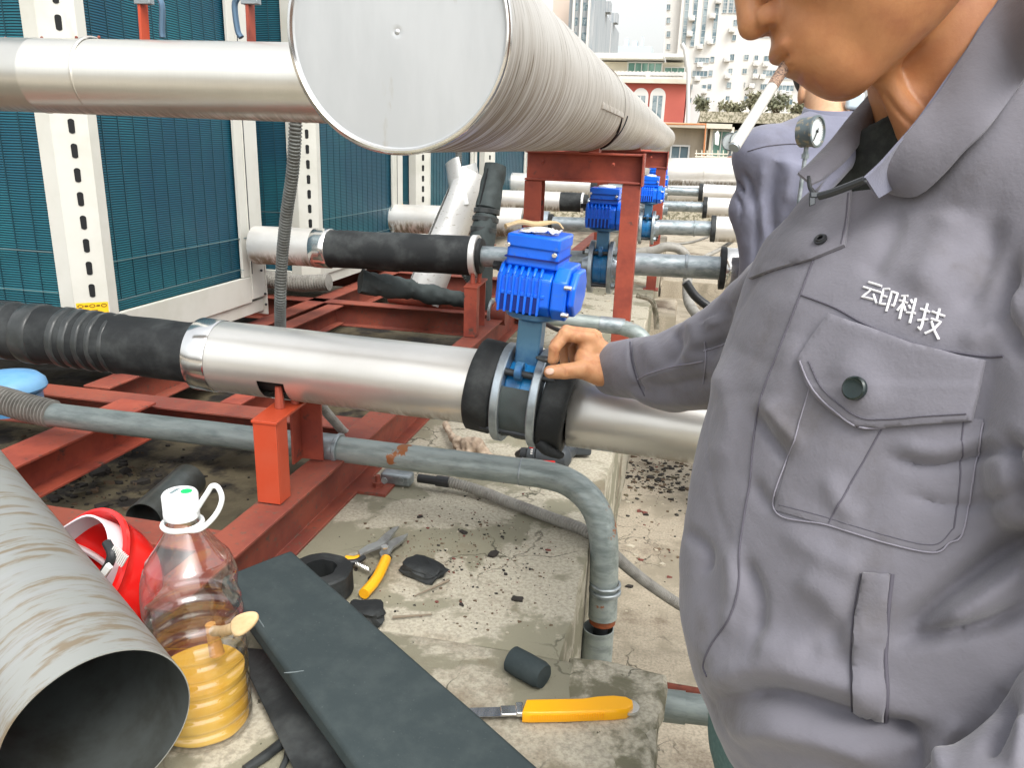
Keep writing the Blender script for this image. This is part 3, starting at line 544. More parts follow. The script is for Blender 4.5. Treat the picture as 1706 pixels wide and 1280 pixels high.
def cooling_unit(y0, y1, label, z0=.515, z1=2.3, paint=True):
    t = thing('cooling_unit', (ACX-.5, (y0+y1)/2, z0), label, 'cooling unit', 'cooling units in a row at the left')
    x = ACX; zr = z0+.095
    # near corner post: chamfered angle with a column of slots
    pw = .115
    MB().prism([(0, -.000), (.010, .0), (.010, .030), (-.045, .105), (-.13, .105), (-.13, .097), (-.049, .097), (.002, .026)], (x, y0, z0), (x, y0, z1), up=(0,-1,0)).mi if 0 else None
    # profile in plan (x,y): front flange, chamfer, side flange
    prof = [(x-.105, y0), (x-.062, y0), (x+.002, y0+.055), (x+.002, y0+.088), (x-.004, y0+.088), (x-.004, y0+.058), (x-.064, y0+.006), (x-.105, y0+.006)]
    mb = MB(); n = len(prof); vs = [(a, b, z) for z in (z0, z1) for a, b in prof]
    mb.add(vs, [(i, (i+1) % n, n+(i+1) % n, n+i) for i in range(n)]+[tuple(range(n))[::-1], tuple(range(n, 2*n))]); post = mb.build('corner_post', m_white, t, bevel=.001)
    a, b = np.array([x-.062, y0, 0]), np.array([x+.002, y0+.055, 0]); ud = nrm(b-a); nn = np.array([ud[1], -ud[0], 0]); cc = (a+b)/2+ud*.004+nn*.0002
    z = z0+.165
    while z < z1-.05:
        ring = []
        for k in range(16):
            an = 2*math.pi*k/16; ring.append(cc+ud*.0075*math.cos(an)+np.array([0, 0, z+.006*math.sin(an)+(.012 if math.sin(an) >= 0 else -.012)])+nn*.0012)
        MB().add(ring+[q-nn*.0008 for q in ring], [tuple(range(16)), tuple(range(16, 32))[::-1]]).build('slot', m_hole, post, smooth=0); z += .060
    # far corner post, side and corner faces
    MB().box((x-.010, y1-.135, zr+.002), (x+.001, y1-.09, z1)).box((x-.02, y1-.0895, z0+.012), (x+.006, y1, z1)).build('corner_post', m_white, t, bevel=.0012)
    MB().tube([(x+.0075, y1-.088, zr+.01), (x+.0075, y1-.088, z1)], .0016, 6).build('post_seam', m_dark, t)
    MB().box((x-.012, y0+.088, z0+.002), (x+.003, y1-.0902, zr)).box((x-.05, y0+.12, z0-.045), (x-.005, y1+.004, z0+.0)).build('base_rail', m_white, t, bevel=.0015)
    MB().box((x-.045, y1-.0, z0-.06), (x+.010, y1+.006, z0+.16)).build('corner_bracket', m_white, t, bevel=.001)
    MB().box((x-1.2, y0-.002, z0-.02), (x-.106, y0+.02, z0+.02)).build('base_rail', m_white, t, bevel=.0015)
    MB().box((x-.03, y0+.06, zr), (x-.018, y1-.1, z1)).build('side_coil', m_coil, t, smooth=0)
    MB().box((x-1.2, y0+.018, z0+.02), (x-.10, y0+.03, z1)).build('front_coil', m_coil, t, smooth=0)
    MB().box((x-1.2, y0+.04, z0+.0), (x-.04, y1-.02, z1-.02)).build('inner_casing', m_dark, t, smooth=0)
    g = MB(); k = 0; yv = y0+.115
    while yv < y1-.14: g.tube([(x-.008, yv, zr+.03), (x-.008, yv, z1)], .0016, 6); yv += .062
    yv = x-.16
    while yv > x-.9: g.tube([(yv, y0+.006, z0+.03), (yv, y0+.006, z1)], .0016, 6); yv -= .062
    g.build('wire_guard', m_wire, t, smooth=60)
    for z in (zr+.032, zr+.14, zr+.60, zr+1.0, zr+1.4):
        yb = y1-.06 if z > zr+.04 else y1-.15
        MB().tube([(x-.004, y0+.07, z), (x-.005, y1-.14, z), (x+.012, yb, z)], .0018, 6).build('guard_cross_wire', m_wire2, t, smooth=60)
        MB().tube([(x-.9, y0+.003, z+.03), (x-.11, y0+.003, z+.03)], .0018, 6).build('guard_cross_wire', m_wire2, t, smooth=60)
    s = MB()
    for z in (zr+.14, zr+.05, zr+.60, zr+1.0): s.ball((x+.008, y1-.055, z), .0055, 5)
    for z in (z0+.02, z0-.02, z0+.11): s.ball((x+.011, y1-.012 if z < z0+.1 else y1-.03, z), .005, 5)
    s.build('screws', m_dark, t)
    # warning labels with a printed chain
    lb = MB(); c = a+(b-a)*.5; h = .030; zc = z0+.118
    q = [a+ud*.004+nn*.0016+np.array([0,0,zc-h/2]), b-ud*.004+nn*.0016+np.array([0,0,zc-h/2]), b-ud*.004+nn*.0016+np.array([0,0,zc+h/2]), a+ud*.004+nn*.0016+np.array([0,0,zc+h/2])]
    lb.add(q, [(0,1,2,3)]); wl = lb.build('warning_label', m_yel, t, smooth=0)
    ch = MB(); c = a+(b-a)*.5
    for i in range(5):
        cc2 = c+ud*(i-2)*.014+nn*.0022+np.array([0, 0, zc+.006]); rw, rh = (.0065, .004) if i % 2 == 0 else (.004, .0015)
        ch.tube([cc2+ud*rw*math.cos(k/12*6.2832)+np.array([0,0,rh*math.sin(k/12*6.2832)]) for k in range(13)], .0008, 5)
    ch.tube([c-ud*.012+nn*.002+np.array([0,0,zc-.007]), c+ud*.012+nn*.002+np.array([0,0,zc-.007])], .0012, 5)
    ch.build('printed_chain', m_hole, wl)
    MB().box((x+.0065, y1-.012, z0+.17), (x+.0075, y1-.001, z0+.25)).build('yellow_tag', m_yel, t, smooth=0)
    return t
cooling_unit(1.735, 2.60, 'white framed cooling unit with teal fins nearest the camera at far left', z0=.535)
cooling_unit(3.02, 4.09, 'second white framed cooling unit from the front, seen behind the hanging grey hose', z0=.55)
cooling_unit(4.50, 5.66, 'third white framed cooling unit from the front, behind the leaning silver sheet')
cooling_unit(6.15, 7.6, 'fourth and furthest white framed cooling unit, just left of the tall red stand')
# red upright pieces above the branch pipe with grey hooks
for i, (px, py0, pw, lab) in enumerate(((240, -40, 22, 'orange red steel strut standing on the branch pipe at upper left'), (418, -40, 19, 'flaking red steel strut above the branch pipe beside the round header end'))):
    a, b = WY(px, 56, 1.10), WY(px-2, py0, 1.10); t = thing('steel_strut', a, lab, 'steel strut')
    MB().beam(a-np.array([0,0,.02]), b+np.array([0,0,.1]), .005, .018, up=(0,1,0)).build('strut', m_red2 if i == 0 else m_red, t, bevel=.0008)
    k = WY(px, 2, 1.095); MB().obox(k, np.array([.013, 0, 0]), np.array([0, .006, 0]), np.array([0, 0, .004])).build('cross_clip', m_galv2, t, bevel=.001)
    c = [WY(px+24 if i == 0 else px-22, -5, 1.12), WY(px+30 if i == 0 else px-27, 10, 1.12), WY(px+30 if i == 0 else px-22, 50, 1.12), WY(px+31 if i == 0 else px-16, 62, 1.12)]
    MB().tube(spline(c, 6), .0045, 8).build('bent_bracket', mat('blue_grey_steel%d' % i, (.10, .17, .25), .4, .5), t)

# ================================================================ ACTUATED VALVES
def make_valve(label):
    """local frame: X along the pipe, Z up, origin on the pipe axis between the flanges"""
    t = thing('actuated_valve', (0,0,0), label, 'motorised valve', 'blue motorised valves, one in each pipe row')
    MB().lathe([(.030, -.0235), (.060, -.0235), (.062, -.021), (.062, -.004), (.064, -.003), (.064, .003), (.062, .004), (.062, .021), (.060, .0235), (.030, .0235)], (0,0,0), (1,0,0), 48).build('valve_body', m_bluev, t)
    for s in (-1, 1):
        MB().lathe([(.034, s*.0237), (.083, s*.0237), (.0845, s*.0255), (.0845, s*.0365), (.083, s*.038), (.046, s*.038), (.042, s*.060), (.034, s*.060)], (0,0,0), (1,0,0), 64).build('flange', m_flange, t)
        MB().cyl((s*.055, 0, 0), (s*.086, 0, 0), .034, 32).build('pipe_neck', m_galv2, t)
    for k in range(4):
        a = math.radians(45+90*k); y, z = .072*math.cos(a), .072*math.sin(a)
        st = MB(); n = 36
        st.lathe([(.0058+.0007*(i % 2), -.058+.116*i/n) for i in range(n+1)], (0, y, z), (1,0,0), 12); st = st.build('stud', m_dark, t)
        for s in (-1, 1): MB().cyl((s*.0385, y, z), (s*.050, y, z), .0115, 6).build('nut', m_galv2, st)
    for a in (100, 80, 255, 285):
        ca, sa = math.cos(math.radians(a)), math.sin(math.radians(a))
    for y, z in ((-.051, .051),):
        MB().ring((-.006, y*1.12, z*1.12), (.006, y*1.12, z*1.12), .0155, .009, 24).build('lug', m_bluec, t)
    # neck
    nk = MB().prism([(-.020, -.017), (.020, -.017), (.020, .017), (-.020, .017)], (0, -.002, .052), (0, -.002, .150), up=(0,1,0)).cyl((0,0,.052), (0,0,.148), .019, 20)
    nk.build('neck', m_bluec, t, bevel=.003, seg=3)
    MB().lathe([(.022, .140), (.040, .146), (.046, .150), (.046, .158), (.036, .159)], (0,0,0), (0,0,1), 32).build('mounting_plate', m_bluec, t)
    # housing: octagon in YZ swept along X
    def octo(hy, h0, h1, c): return [(hy-c, h0), (hy, h0+c), (hy, h1-c), (hy-c, h1), (-hy+c, h1), (-hy, h1-c), (-hy, h0+c), (-hy+c, h0)]
    z0, z1 = .160, .248; hy = .058
    def sweep(mb, x0, x1, hy, h0, h1, c, e=.0):
        P = [(y, z) for y, z in octo(hy, h0, h1, c)]; vs = [(x, y, z) for x in (x0, x1) for y, z in P]; n = 8
        return mb.add(vs, [(i, (i+1) % n, n+(i+1) % n, n+i) for i in range(n)]+[tuple(range(n))[::-1], tuple(range(n, 2*n))])
    hb = sweep(MB(), -.052, .035, hy, z0, z1, .020).build('housing', m_blue, t, bevel=.003, seg=3)
    # upper rounded ribs and lower fins on the front and the back
    for sgn in (-1, 1):
        rb = MB(); fn = MB()
        for i in range(7):
            x = -.0455+i*.0105
            rb.obox((x, sgn*(hy+.0005), z1-.033), (.0020, 0, 0), (0, .0035, 0), (0, 0, .018)); rb.tube([(x, sgn*(hy+.003), z1-.016), (x, sgn*(hy-.008), z1-.004), (x, sgn*(hy-.022), z1+.0025)], .0030, 8)
            rb.obox((x+.0052, sgn*(hy-.001), z1-.049), (.0034, 0, 0), (0, .0032, 0), (0, 0, .0035))
            if i < 6: fn.obox((x+.0052, sgn*(hy+.0002), z0+.0215), (.0030, 0, 0), (0, .0007, 0), (0, 0, .0145))
            rb.obox((x, sgn*(hy+.0005), z0+.0215), (.0021, 0, 0), (0, .0032, 0), (0, 0, .0175))
        rb.build('cooling_ribs', m_blue, hb, bevel=.0012, seg=2)
        fn.build('vent_slots', mat('slot_shade_seam_blue', (.003, .02, .20), .5) if 'slot_shade_seam_blue' not in MATS else MATS['slot_shade_seam_blue'], hb, smooth=0)  # thin plates between the ribs; slot shade is put into their darker blue
    ec = sweep(MB(), .0365, .060, hy+.003, z0-.003, z1+.003, .022); ec.build('end_cover', m_blue, t, bevel=.003, seg=3)
    sweep(MB(), .0602, .072, hy-.006, z0+.004, z1-.004, .024).build('end_cap', m_blue, t, bevel=.004, seg=3)
    for y in (-hy-.0005, hy+.0005):
        for z in (z0+.014, z1-.026): MB().cyl((.0555, y*1.02, z), (.0675, y*1.02, z), .0042, 10).build('screw', m_bolt, t, bevel=.0008)
    # control box on top
    bx = MB().box((-.042, -.052, z1-.002), (.040, .045, z1+.052)).build('control_box', m_blue, t, bevel=.004, seg=3)
    MB().box((-.044, -.055, z1+.012), (.042, .048, z1+.015)).build('box_seam', MATS['slot_shade_seam_blue'], bx)
    MB().box((-.0435, -.0545, z1+.030), (.0415, .0475, z1+.0538)).build('box_lid', m_blue, bx, bevel=.004, seg=3)
    for x, z in ((-.0395, z1+.034), (.0345, z1+.026)): MB().cyl((x, -.0535, z), (x, -.0605, z), .0042, 10).build('screw', m_bolt, t, bevel=.0008)
    MB().lathe([(.026, z1+.0535), (.026, z1+.056), (.023, z1+.060), (.012, z1+.063), (.0005, z1+.064)], (0, 0, 0), (0,0,1), 28).build('indicator_dome', m_whiter, t)
    gl = MB().cyl((-.052, -.01, z1-.014), (-.064, -.01, z1-.014), .0105, 6).cyl((-.064, -.01, z1-.014), (-.072, -.01, z1-.014), .0085, 16); gl.build('cable_gland', m_blk, t)
    return t
v1 = make_valve('blue motorised valve being wrapped with black foam by the working hand in the foreground')
vc = P1(874)+np.array([0,0,-.004]); 
v2 = copy_tree(v1); v3 = copy_tree(v1); v4 = copy_tree(v1); v5 = copy_tree(v1)
for o, loc, lab, s in ((v1, vc, None, 1), (v2, WY(1002, 445, 2.5), 'blue motorised valve of the second row, left of the tall red leg', 1.0),
                    (v3, WY(1078, 379, 4.0), 'blue motorised valve of the third row, just right of the tall red leg', 1.0), (v4, WY(1089, 348, 5.4), 'fourth blue motorised valve back, partly behind the thin red leg', 1.1),
                    (v5, WY(1092, 324, 7.0), 'furthest small blue valve high between the two red stands', 1.2)):
    o.location = Vector(loc); o.scale = (s, s, s); ORG[o] = np.array(loc)
    if lab: o['label'] = lab
for o, k in ((v2, 1.08), (v3, 1.0), (v4, 1.0), (v5, 1.0)):
    for ch in o.children:
        nm = ch.name.split('.')[0]
        if nm in ('housing', 'end_cover', 'end_cap', 'control_box', 'indicator_dome', 'cable_gland') or (nm == 'screw'): ch.scale = (k, 1, .88); ch.location.z = -.0150
        if nm in ('neck', 'mounting_plate'): ch.scale = (1, 1, .80)
for ch in v1.children:
    nm = ch.name.split('.')[0]
    if nm in ('housing', 'end_cover', 'end_cap', 'control_box', 'indicator_dome', 'cable_gland', 'screw'): ch.scale = (1, 1, .88); ch.location.z = .0065
    if nm in ('neck', 'mounting_plate'): ch.scale = (1, 1, .93)
v1.rotation_euler = (0, math.radians(4), math.radians(-3))
for ch in list(v1.children):      # the nuts of the first valve are buried under the foam
    for g_ in list(ch.children):
        if g_.name.startswith('nut'): bpy.data.objects.remove(g_)
# scrap of crumpled film and tape on top of the first valve
mb = MB(); g = 16; base = vc+np.array([.018, -.012, .276])
pts = [(i, j) for i in range(g) for j in range(g)]
vs = [base+np.array([(i/(g-1)-.5)*.062, (j/(g-1)-.5)*.05, .0045*noise.noise(Vector((i*.5, j*.5, 1)))+.003*noise.noise(Vector((i*1.3, j*1.3, 4)))]) for i, j in pts]
mb.add(vs, [(i*g+j, (i+1)*g+j, (i+1)*g+j+1, i*g+j+1) for i in range(g-1) for j in range(g-1)])
o = mb.build('crumpled_film', mat('clear_film', (.85, .85, .82), .15, .1, (.6, .6, .58), 40, .4, .7, coat=1), None, smooth=20); o.modifiers.new('s', 'SOLIDIFY').thickness = .0006
tag(o, 'scrap of crumpled silvery film lying on top of the foreground valve', 'plastic scrap')
mb = MB(); mb.tube(spline([base+np.array(q) for q in ((-.055, -.01, .004), (-.035, .01, .010), (-.01, .018, .008), (.02, .02, .012), (.034, .006, .004))], 4), .003, 8, wob=.004)
tag(mb.build('paper_twist', mat('brown_paper', (.55, .42, .24), .7), None), 'twisted strip of brown masking paper on top of the foreground valve', 'paper scrap')
# foam wrapped round the foreground valve
def fcollar(x0, x1, ro, ri, name, dx=0, wob=.003, m=m_foam): return MB().ring(vc+np.array([x0, 0, x0*-.07]), vc+np.array([x1, 0, x1*-.07]), ro, ri, 72, wob=wob, wf=9, e=.004)
fcollar(-.086, -.0395, .079, .06, 'x').build('foam_collar', m_foam, v1, org=vc, smooth=60)
fcollar(.041, .083, .080, .055, 'x', wob=.005).build('foam_collar', m_foam, v1, org=vc, smooth=60)
# middle wrap hugging the body, open at the top
mb = MB(); vs = []; N = 64; K = 8
for rr in (.073, .062):
    for i in range(K+1):
        x = -.0235+.047*i/K
        for j in range(N+1):
            a = math.radians(143+j/N*(385-143)); q = np.array([x, 0, 0]); r = rr+(.003*noise.noise(Vector((x*60, math.cos(a)*3, math.sin(a)*3))) if rr > .07 else 0)+(.003 if rr > .07 and j < 3 else 0)
            vs.append(vc+np.array([x, r*math.cos(a), r*math.sin(a)]))
n = N+1; M_ = (K+1)*n
fs = []
for i in range(K):
    for j in range(N): q = (i*n+j, i*n+j+1, (i+1)*n+j+1, (i+1)*n+j); fs += [q, tuple(M_+x for x in q[::-1])]
for i in range(K): fs += [(i*n, (i+1)*n, M_+(i+1)*n, M_+i*n), (i*n+N, M_+i*n+N, M_+(i+1)*n+N, (i+1)*n+N)]
for j in range(N): fs += [(j, M_+j, M_+j+1, j+1), (K*n+j, K*n+j+1, M_+K*n+j+1, M_+K*n+j)]
# the sign of y is mirrored so that the opening faces up and to the camera
vs = [np.array([v[0], 2*vc[1]-v[1], v[2]]) for v in vs]
mb.add(vs, fs); mb.build('foam_wrap', m_foamx, v1, org=vc, smooth=60)
pt = [vc+np.array(q) for q in ((.046, -.06, -.055), (.062, -.062, -.066), (.082, -.052, -.074), (.084, -.04, -.075))]
MB().tube(spline(pt, 5), [.010, .012, .012, .012, .012, .011, .010, .010, .009, .009, .008, .007, .006, .005, .004, .003], 12, wob=.006).build('foam_tail', m_foam, v1, org=vc)
c = WY(915, 603, 1.13); MB().ball(c+np.array([-.012, .02, .002]), .010, 6, (1.6, .8, .5)).build('glued_foam_lip', m_tape, v1, org=vc)

# ================================================================ LEANING SHEETS AND FOAM TUBES
def open_tube(p0, p1, ro, th, m, name, label, cat, wob=.002, a0=0, a1=360, n=64, group=None, mats2=None, seg=30, ov=0):
    p0, p1 = np.asarray(p0, float), np.asarray(p1, float); u, v, d = frame_of(p1-p0); L_ = np.linalg.norm(p1-p0)
    mb = MB(); vs = []; closed = (a1-a0) >= 360 and not ov; nn = n if closed else n+1
    for li, rr in enumerate((ro, ro-th)):
        for i in range(seg+1):
            for j in range(nn):
                a = math.radians(a0+(a1-a0)*j/n); r = rr+wob*noise.noise(Vector((i/seg*L_*6, math.cos(a)*1.4, math.sin(a)*1.4)))+ov*j/n
                vs.append(p0+d*L_*i/seg+r*(math.cos(a)*u+math.sin(a)*v))
    M_ = (seg+1)*nn; lay = [[], []]
    for i in range(seg):
        for j in range(nn if closed else nn-1):
            q = (i*nn+j, i*nn+(j+1) % nn, (i+1)*nn+(j+1) % nn, (i+1)*nn+j); lay[0].append(q); lay[1].append(tuple(M_+x for x in q[::-1]))
    for j in range(nn if closed else nn-1):
        k = (j+1) % nn; lay[0] += [(j, M_+j, M_+k, k), (seg*nn+j, seg*nn+k, M_+seg*nn+k, M_+seg*nn+j)]
    if not closed:
        for i in range(seg): lay[0] += [(i*nn, (i+1)*nn, M_+(i+1)*nn, M_+i*nn), (i*nn+nn-1, M_+i*nn+nn-1, M_+(i+1)*nn+nn-1, (i+1)*nn+nn-1)]
    mb.add(vs, lay[0]+lay[1]); mb.m = [0]*len(lay[0])+[1]*len(lay[1])
    o = mb.build(name, [m, mats2 or m], None, smooth=50); return tag(o, label, cat, group)
la, lb = WY(700, 500, 2.9), WY(787, 290, 3.05)
open_tube(la, lb, .075, .0012, m_alu, 'metal_sheet_roll', 'crinkled silver sheet roll leaning open behind the foam covered pipe', 'metal sheet', .006, 100, 400, group=None)
ca, cb = WY(805, 268, 3.07), WY(775, 330, 3.05)
open_tube(WY(788, 345, 3.02), WY(772, 268, 3.06), .073, .0012, m_alu, 'metal_sheet_roll', 'short torn silver sheet curl at the top of the leaning roll', 'metal sheet', .008, 190, 400)
fa, fb, fc = WY(800, 425, 2.8), WY(812, 350, 2.85), WY(827, 276, 2.9)
lf = thing('foam_tube', fa, 'dark slit foam tube standing upright beside the leaning silver sheet', 'foam tube')
P = resample(spline([fa-np.array([0,0,.2]), fa, fb, fc], 10), .01)
MB().tube(P, [.046+.004*math.sin(i*.09)-(.010 if abs(i/len(P)-.66) < .02 else 0) for i in range(len(P))], 32, wob=.006).build('tube', m_foamx, lf)
MB().tube([q+np.array([-.020, -.0425, 0]) for q in P[3:-1]], .003, 6, wob=.004).build('slit', m_hole, lf)
for f in (.60, .66, .52): q = P[int(len(P)*f)]; MB().ring(q, q+nrm(P[-1]-P[0])*.018, .050, .04, 32, wob=.003).build('tape_band', m_tape, lf)
# fallen foam lying under the second-row pipe and a red pipe behind
lf = tag(MB().tube(resample(spline([WY(600, 470, 2.55), WY(640, 476, 2.6), WY(700, 486, 2.7), WY(780, 500, 2.8)], 8), .01), [.046-.0005*i for i in range(len(resample(spline([WY(600, 470, 2.55), WY(640, 476, 2.6), WY(700, 486, 2.7), WY(780, 500, 2.8)], 8), .01)))], 20, wob=.014).build('foam_sheet', m_foamx, None), 'crumpled dark foam hanging loose below the second row foam pipe', 'foam scrap')
tag(MB().tube([WY(650, 492, 3.1), WY(790, 512, 3.1), WY(900, 528, 3.1)], .034, 20).build('red_pipe', m_redd, None), 'dull red pipe lying behind the second row support', 'steel pipe')
MBq = MB().cyl(WY(818, 520, 2.75), WY(845, 524, 2.75), .042, 24).build('red_drum', m_redd, None); tag(MBq, 'short dull red pipe end behind the foreground valve', 'steel pipe')
MBq = MB().ring(WY(816, 519, 2.72), WY(820, 519.5, 2.72), .046, .03, 24).build('pale_ring', m_galv2, None); tag(MBq, 'small pale ring at the end of the dull red pipe', 'pipe ring')
rw = tag(MB().tube([WY(700, 735, 1.95), WY(716, 715, 2.05), WY(740, 690, 2.2)], .014, 14).build('red_pipe', m_redd, None), 'short faded red pipe lying on the plinth behind the silver main pipe', 'steel pipe')
# blue cast cap at far left under the black foam
bc = thing('blue_valve_cap', WY(20, 640, 1.55), 'round pale blue cast cap at the left edge under the black foam pipe', 'valve cap')
b0 = WY(12, 650, 1.50)
MB().lathe([(.075, -.05), (.075, -.006), (.066, -.003)], b0, (0,0,1), 40).build('lower_body', mat('faded_blue_paint', (.10, .28, .52), .4, 0, (.16, .35, .55), 12, .4, .7), bc)
MB().lathe([(.066, .0), (.085, .002), (.088, .008), (.085, .022), (.070, .036), (.03, .043), (.001, .044)], b0, (0,0,1), 40).build('lid', MATS['faded_blue_paint'], bc)

# ================================================================ FOREGROUND THINGS ON THE PLINTH
# big sheet-metal tube
t0 = W(168, 1222, .745); t1 = W(-70, 905, 1.20); t1[2] = t0[2]+.03; tv = t1-t0
o = open_tube((0, 0, 0), (np.linalg.norm(tv)*1.3, 0, 0), .087, .0012, m_roll, 'sheet_metal_tube', 'large stained silver sheet tube with open dark end at lower left', 'metal tube', .0012, 0, 360, 96, mats2=m_rollin, seg=40)
o.location = Vector(t0)+Vector(o.location).length*Vector(nrm(tv)); o.rotation_euler = Vector(tv).to_track_quat('X', 'Z').to_euler()
# lying clear cylinder (foil tube) behind the bottle in the pit
a, b = WZ(240, 868, .33), WZ(315, 800, .34)
open_tube(a, b, .040, .0012, m_rollin, 'sheet_metal_tube', 'small dull grey sheet tube lying in the muddy pit behind the bottle', 'metal tube', .001, 0, 360, 48, mats2=m_rollin)
# black foam board and the strip below
def sheet(pts3, th, m, name, label, cat, nu=24, nv=8, bev=.003, sag=0, parent=None):
    A, B, Cc, D = [np.asarray(p, float) for p in pts3]   # A-B short end, D-C far end
    mb = MB(); vs = []; nn = nrm(np.cross(B-A, D-A)); nn = nn if nn[2] > 0 else -nn
    for k in (0, 1):
        for i in range(nu+1):
            for j in range(nv+1):
                s, t = i/nu, j/nv; q = (A*(1-t)+B*t)*(1-s)+(D*(1-t)+Cc*t)*s
                q = q+nn*(k*th-sag*math.sin(s*3.1416)+.0016*noise.noise(Vector(q*9))); vs.append(q)
    n = nv+1; M_ = (nu+1)*n; fs = []
    for i in range(nu):
        for j in range(nv): q = (i*n+j, i*n+j+1, (i+1)*n+j+1, (i+1)*n+j); fs += [q[::-1], tuple(M_+x for x in q)]
    for i in range(nu): fs += [(i*n, M_+i*n, M_+(i+1)*n, (i+1)*n), (i*n+nv, (i+1)*n+nv, M_+(i+1)*n+nv, M_+i*n+nv)]
    for j in range(nv): fs += [(j, j+1, M_+j+1, M_+j), (nu*n+j, M_+nu*n+j, M_+nu*n+j+1, nu*n+j+1)]
    mb.add(vs, fs); o = mb.build(name, m, parent, smooth=50, bevel=bev, seg=3); return tag(o, label, cat) if label else o
m_board = mat('dark_green_grey_foam_board', (.030, .041, .043), .75, 0, (.040, .052, .053), 25, .4, .7, bump=.25, bs=420, spec=.25, bdist=.0005, col3=(.06, .07, .07), n3=260, lo3=.62, hi3=.72)
bA, bB, bC, bD = WZ(366, 985, .498), WZ(482, 938, .488), WZ(905, 1320, .432), WZ(600, 1320, .438)
sheet((bA, bB, bC, bD), .024, m_board, 'foam_board', 'long dark grey green foam board lying across the lower middle', 'foam board', 30, 10, bev=.006)
cA, cB, cC, cD = WZ(402, 1085, .412), WZ(452, 1090, .432), WZ(650, 1330, .412), WZ(520, 1330, .407)
sheet((cA, cB, cC, cD), .014, m_foam, 'foam_strip', 'thin black foam strip half hidden under the foam board', 'foam board', 20, 4, bev=.002)
for (p, q, r, lab) in (((478, 1232), (408, 1284), .006, 'thicker of two thin black foam cords at the bottom edge'), ((482, 1240), (466, 1290), .004, 'thinner of two thin black foam cords at the bottom edge')):
    tag(MB().tube([WZ(*p, .412), WZ((p[0]+q[0])/2+3, (p[1]+q[1])/2, .411), WZ(*q, .411)], r, 10, wob=.002).build('rubber_string', m_foam, None), lab, 'foam scrap')
scr = MB()
for a_, b_ in (((473, 1122), (548, 1115)), ((577, 1132), (592, 1128)), ((640, 1180), (668, 1196)), ((430, 1030), (440, 1046))):
    n_ = 8; pts = [WZ(a_[0]+(b_[0]-a_[0])*k/n_, a_[1]+(b_[1]-a_[1])*k/n_, .5) for k in range(n_+1)]
    pn = nrm(np.cross(bB-bA, bD-bA)); pn = pn if pn[2] > 0 else -pn; q0_ = bA+pn*.0245
    pts = [CAM+(p-CAM)*(((q0_-CAM)@pn)/((p-CAM)@pn)) for p in pts]; scr.tube([p+pn*.0006*noise.noise(Vector(p*90)) for p in pts], [.0003]+[.0008]*(n_-1)+[.0003], 5)
scr.build('chalk_marks', mat('pale_chalk', (.13, .155, .16), .9), [o_ for o_ in C.objects if o_.name == 'foam_board'][0])
# foam ring
fr0 = WZ(534, 985, .404); MBq = MB().ring(fr0, fr0+np.array([0, 0, .042]), .052, .027, 56, wob=.004, wf=16, e=.003).build('foam_ring', m_foam, None, smooth=40)
tag(MBq, 'thick black foam ring cut through, lying against the foam board', 'foam ring')
# foam offcuts
def chunk(c, s, rot, label, seed, name='foam_offcut', m=m_foam, cat='foam scrap', group='black foam offcuts on the plinth'):
    bm = bmesh.new(); bmesh.ops.create_icosphere(bm, subdivisions=3, radius=1)
    for v in bm.verts:
        p = v.co; k = max(abs(p.x), abs(p.y), abs(p.z)); q = p/k*.8+p*.2; q += Vector(noise.noise_vector(q*1.3+Vector((seed, 0, 0))))*.35+Vector(noise.noise_vector(q*4+Vector((seed, 5, 0))))*.10
        v.co = Vector((q.x*s[0], q.y*s[1], q.z*s[2]))
    me = bpy.data.meshes.new(name); bm.to_mesh(me); bm.free(); me.materials.append(m); me.polygons.foreach_set('use_smooth', [True]*len(me.polygons)); me.set_sharp_from_angle(angle=math.radians(28))
    o = bpy.data.objects.new(name, me); C.objects.link(o); o.location = Vector(c)+Vector((0, 0, s[2]*.8)); o.rotation_euler = rot; ORG[o] = np.array(o.location)
    return tag(o, label, cat, group)
chunk(WZ(706, 955, .404), (.034, .023, .011), (.1, 0, -.35), 'rough black foam offcut right of the tin snips', 3)
chunk(WZ(611, 1032, .404), (.027, .021, .013), (0, .1, .3), 'rough black foam offcut in front of the foam ring', 8)
k0, k1 = WZ(852, 1098, .421), WZ(905, 1128, .421)
tag(MB().lathe([(.001, 0), (.016, .0006), (.0185, .002), (.019, .02), (.0182, .05), (.016, .0575), (.001, .059)], k0, k1-k0, 32, caps=True, wob=.0015).build('foam_plug', m_board, None, smooth=45), 'short smooth dark foam roll lying above the yellow knife', 'foam roll')
# utility knife
kn = thing('utility_knife', WZ(960, 1185, .41), 'large yellow snap blade knife lying open on the concrete', 'knife')
ka, kb = WZ(868, 1186, .4135), WZ(1056, 1181, .4135); ku = nrm(kb-ka); kw = nrm(np.cross((0,0,1), ku)); KL = np.linalg.norm(kb-ka)
prof = [(0, -.0125), (.012, -.014), (.06, -.0145), (.10, -.0135), (KL-.03, -.0135), (KL-.012, -.0115), (KL-.002, -.003), (KL-.001, .006), (KL-.008, .014), (KL-.024, .0175), (KL-.045, .0165), (KL-.06, .0135), (.08, .0125), (.03, .0130), (.008, .0130)]
mb = MB(); n = len(prof); ctr = ka+ku*KL*.5
for q in (0,): 
    vs = [ka+ku*a+kw*b+np.array([0,0,z]) for z, sc in ((-.0075, .9), (-.004, 1), (.005, 1), (.0085, .86)) for a, b in [(x_*(1 if sc == 1 else .995)+.0002, y_*sc) for x_, y_ in prof]]
    fs = [(r*n+i, r*n+(i+1) % n, (r+1)*n+(i+1) % n, (r+1)*n+i) for r in range(3) for i in range(n)]+[tuple(range(n))[::-1], tuple(range(3*n, 4*n))]
    mb.add(vs, fs)
hn = mb.build('handle', mat('yellow_plastic', (.90, .42, .006), .35, coat=.2), kn, bevel=.0008)
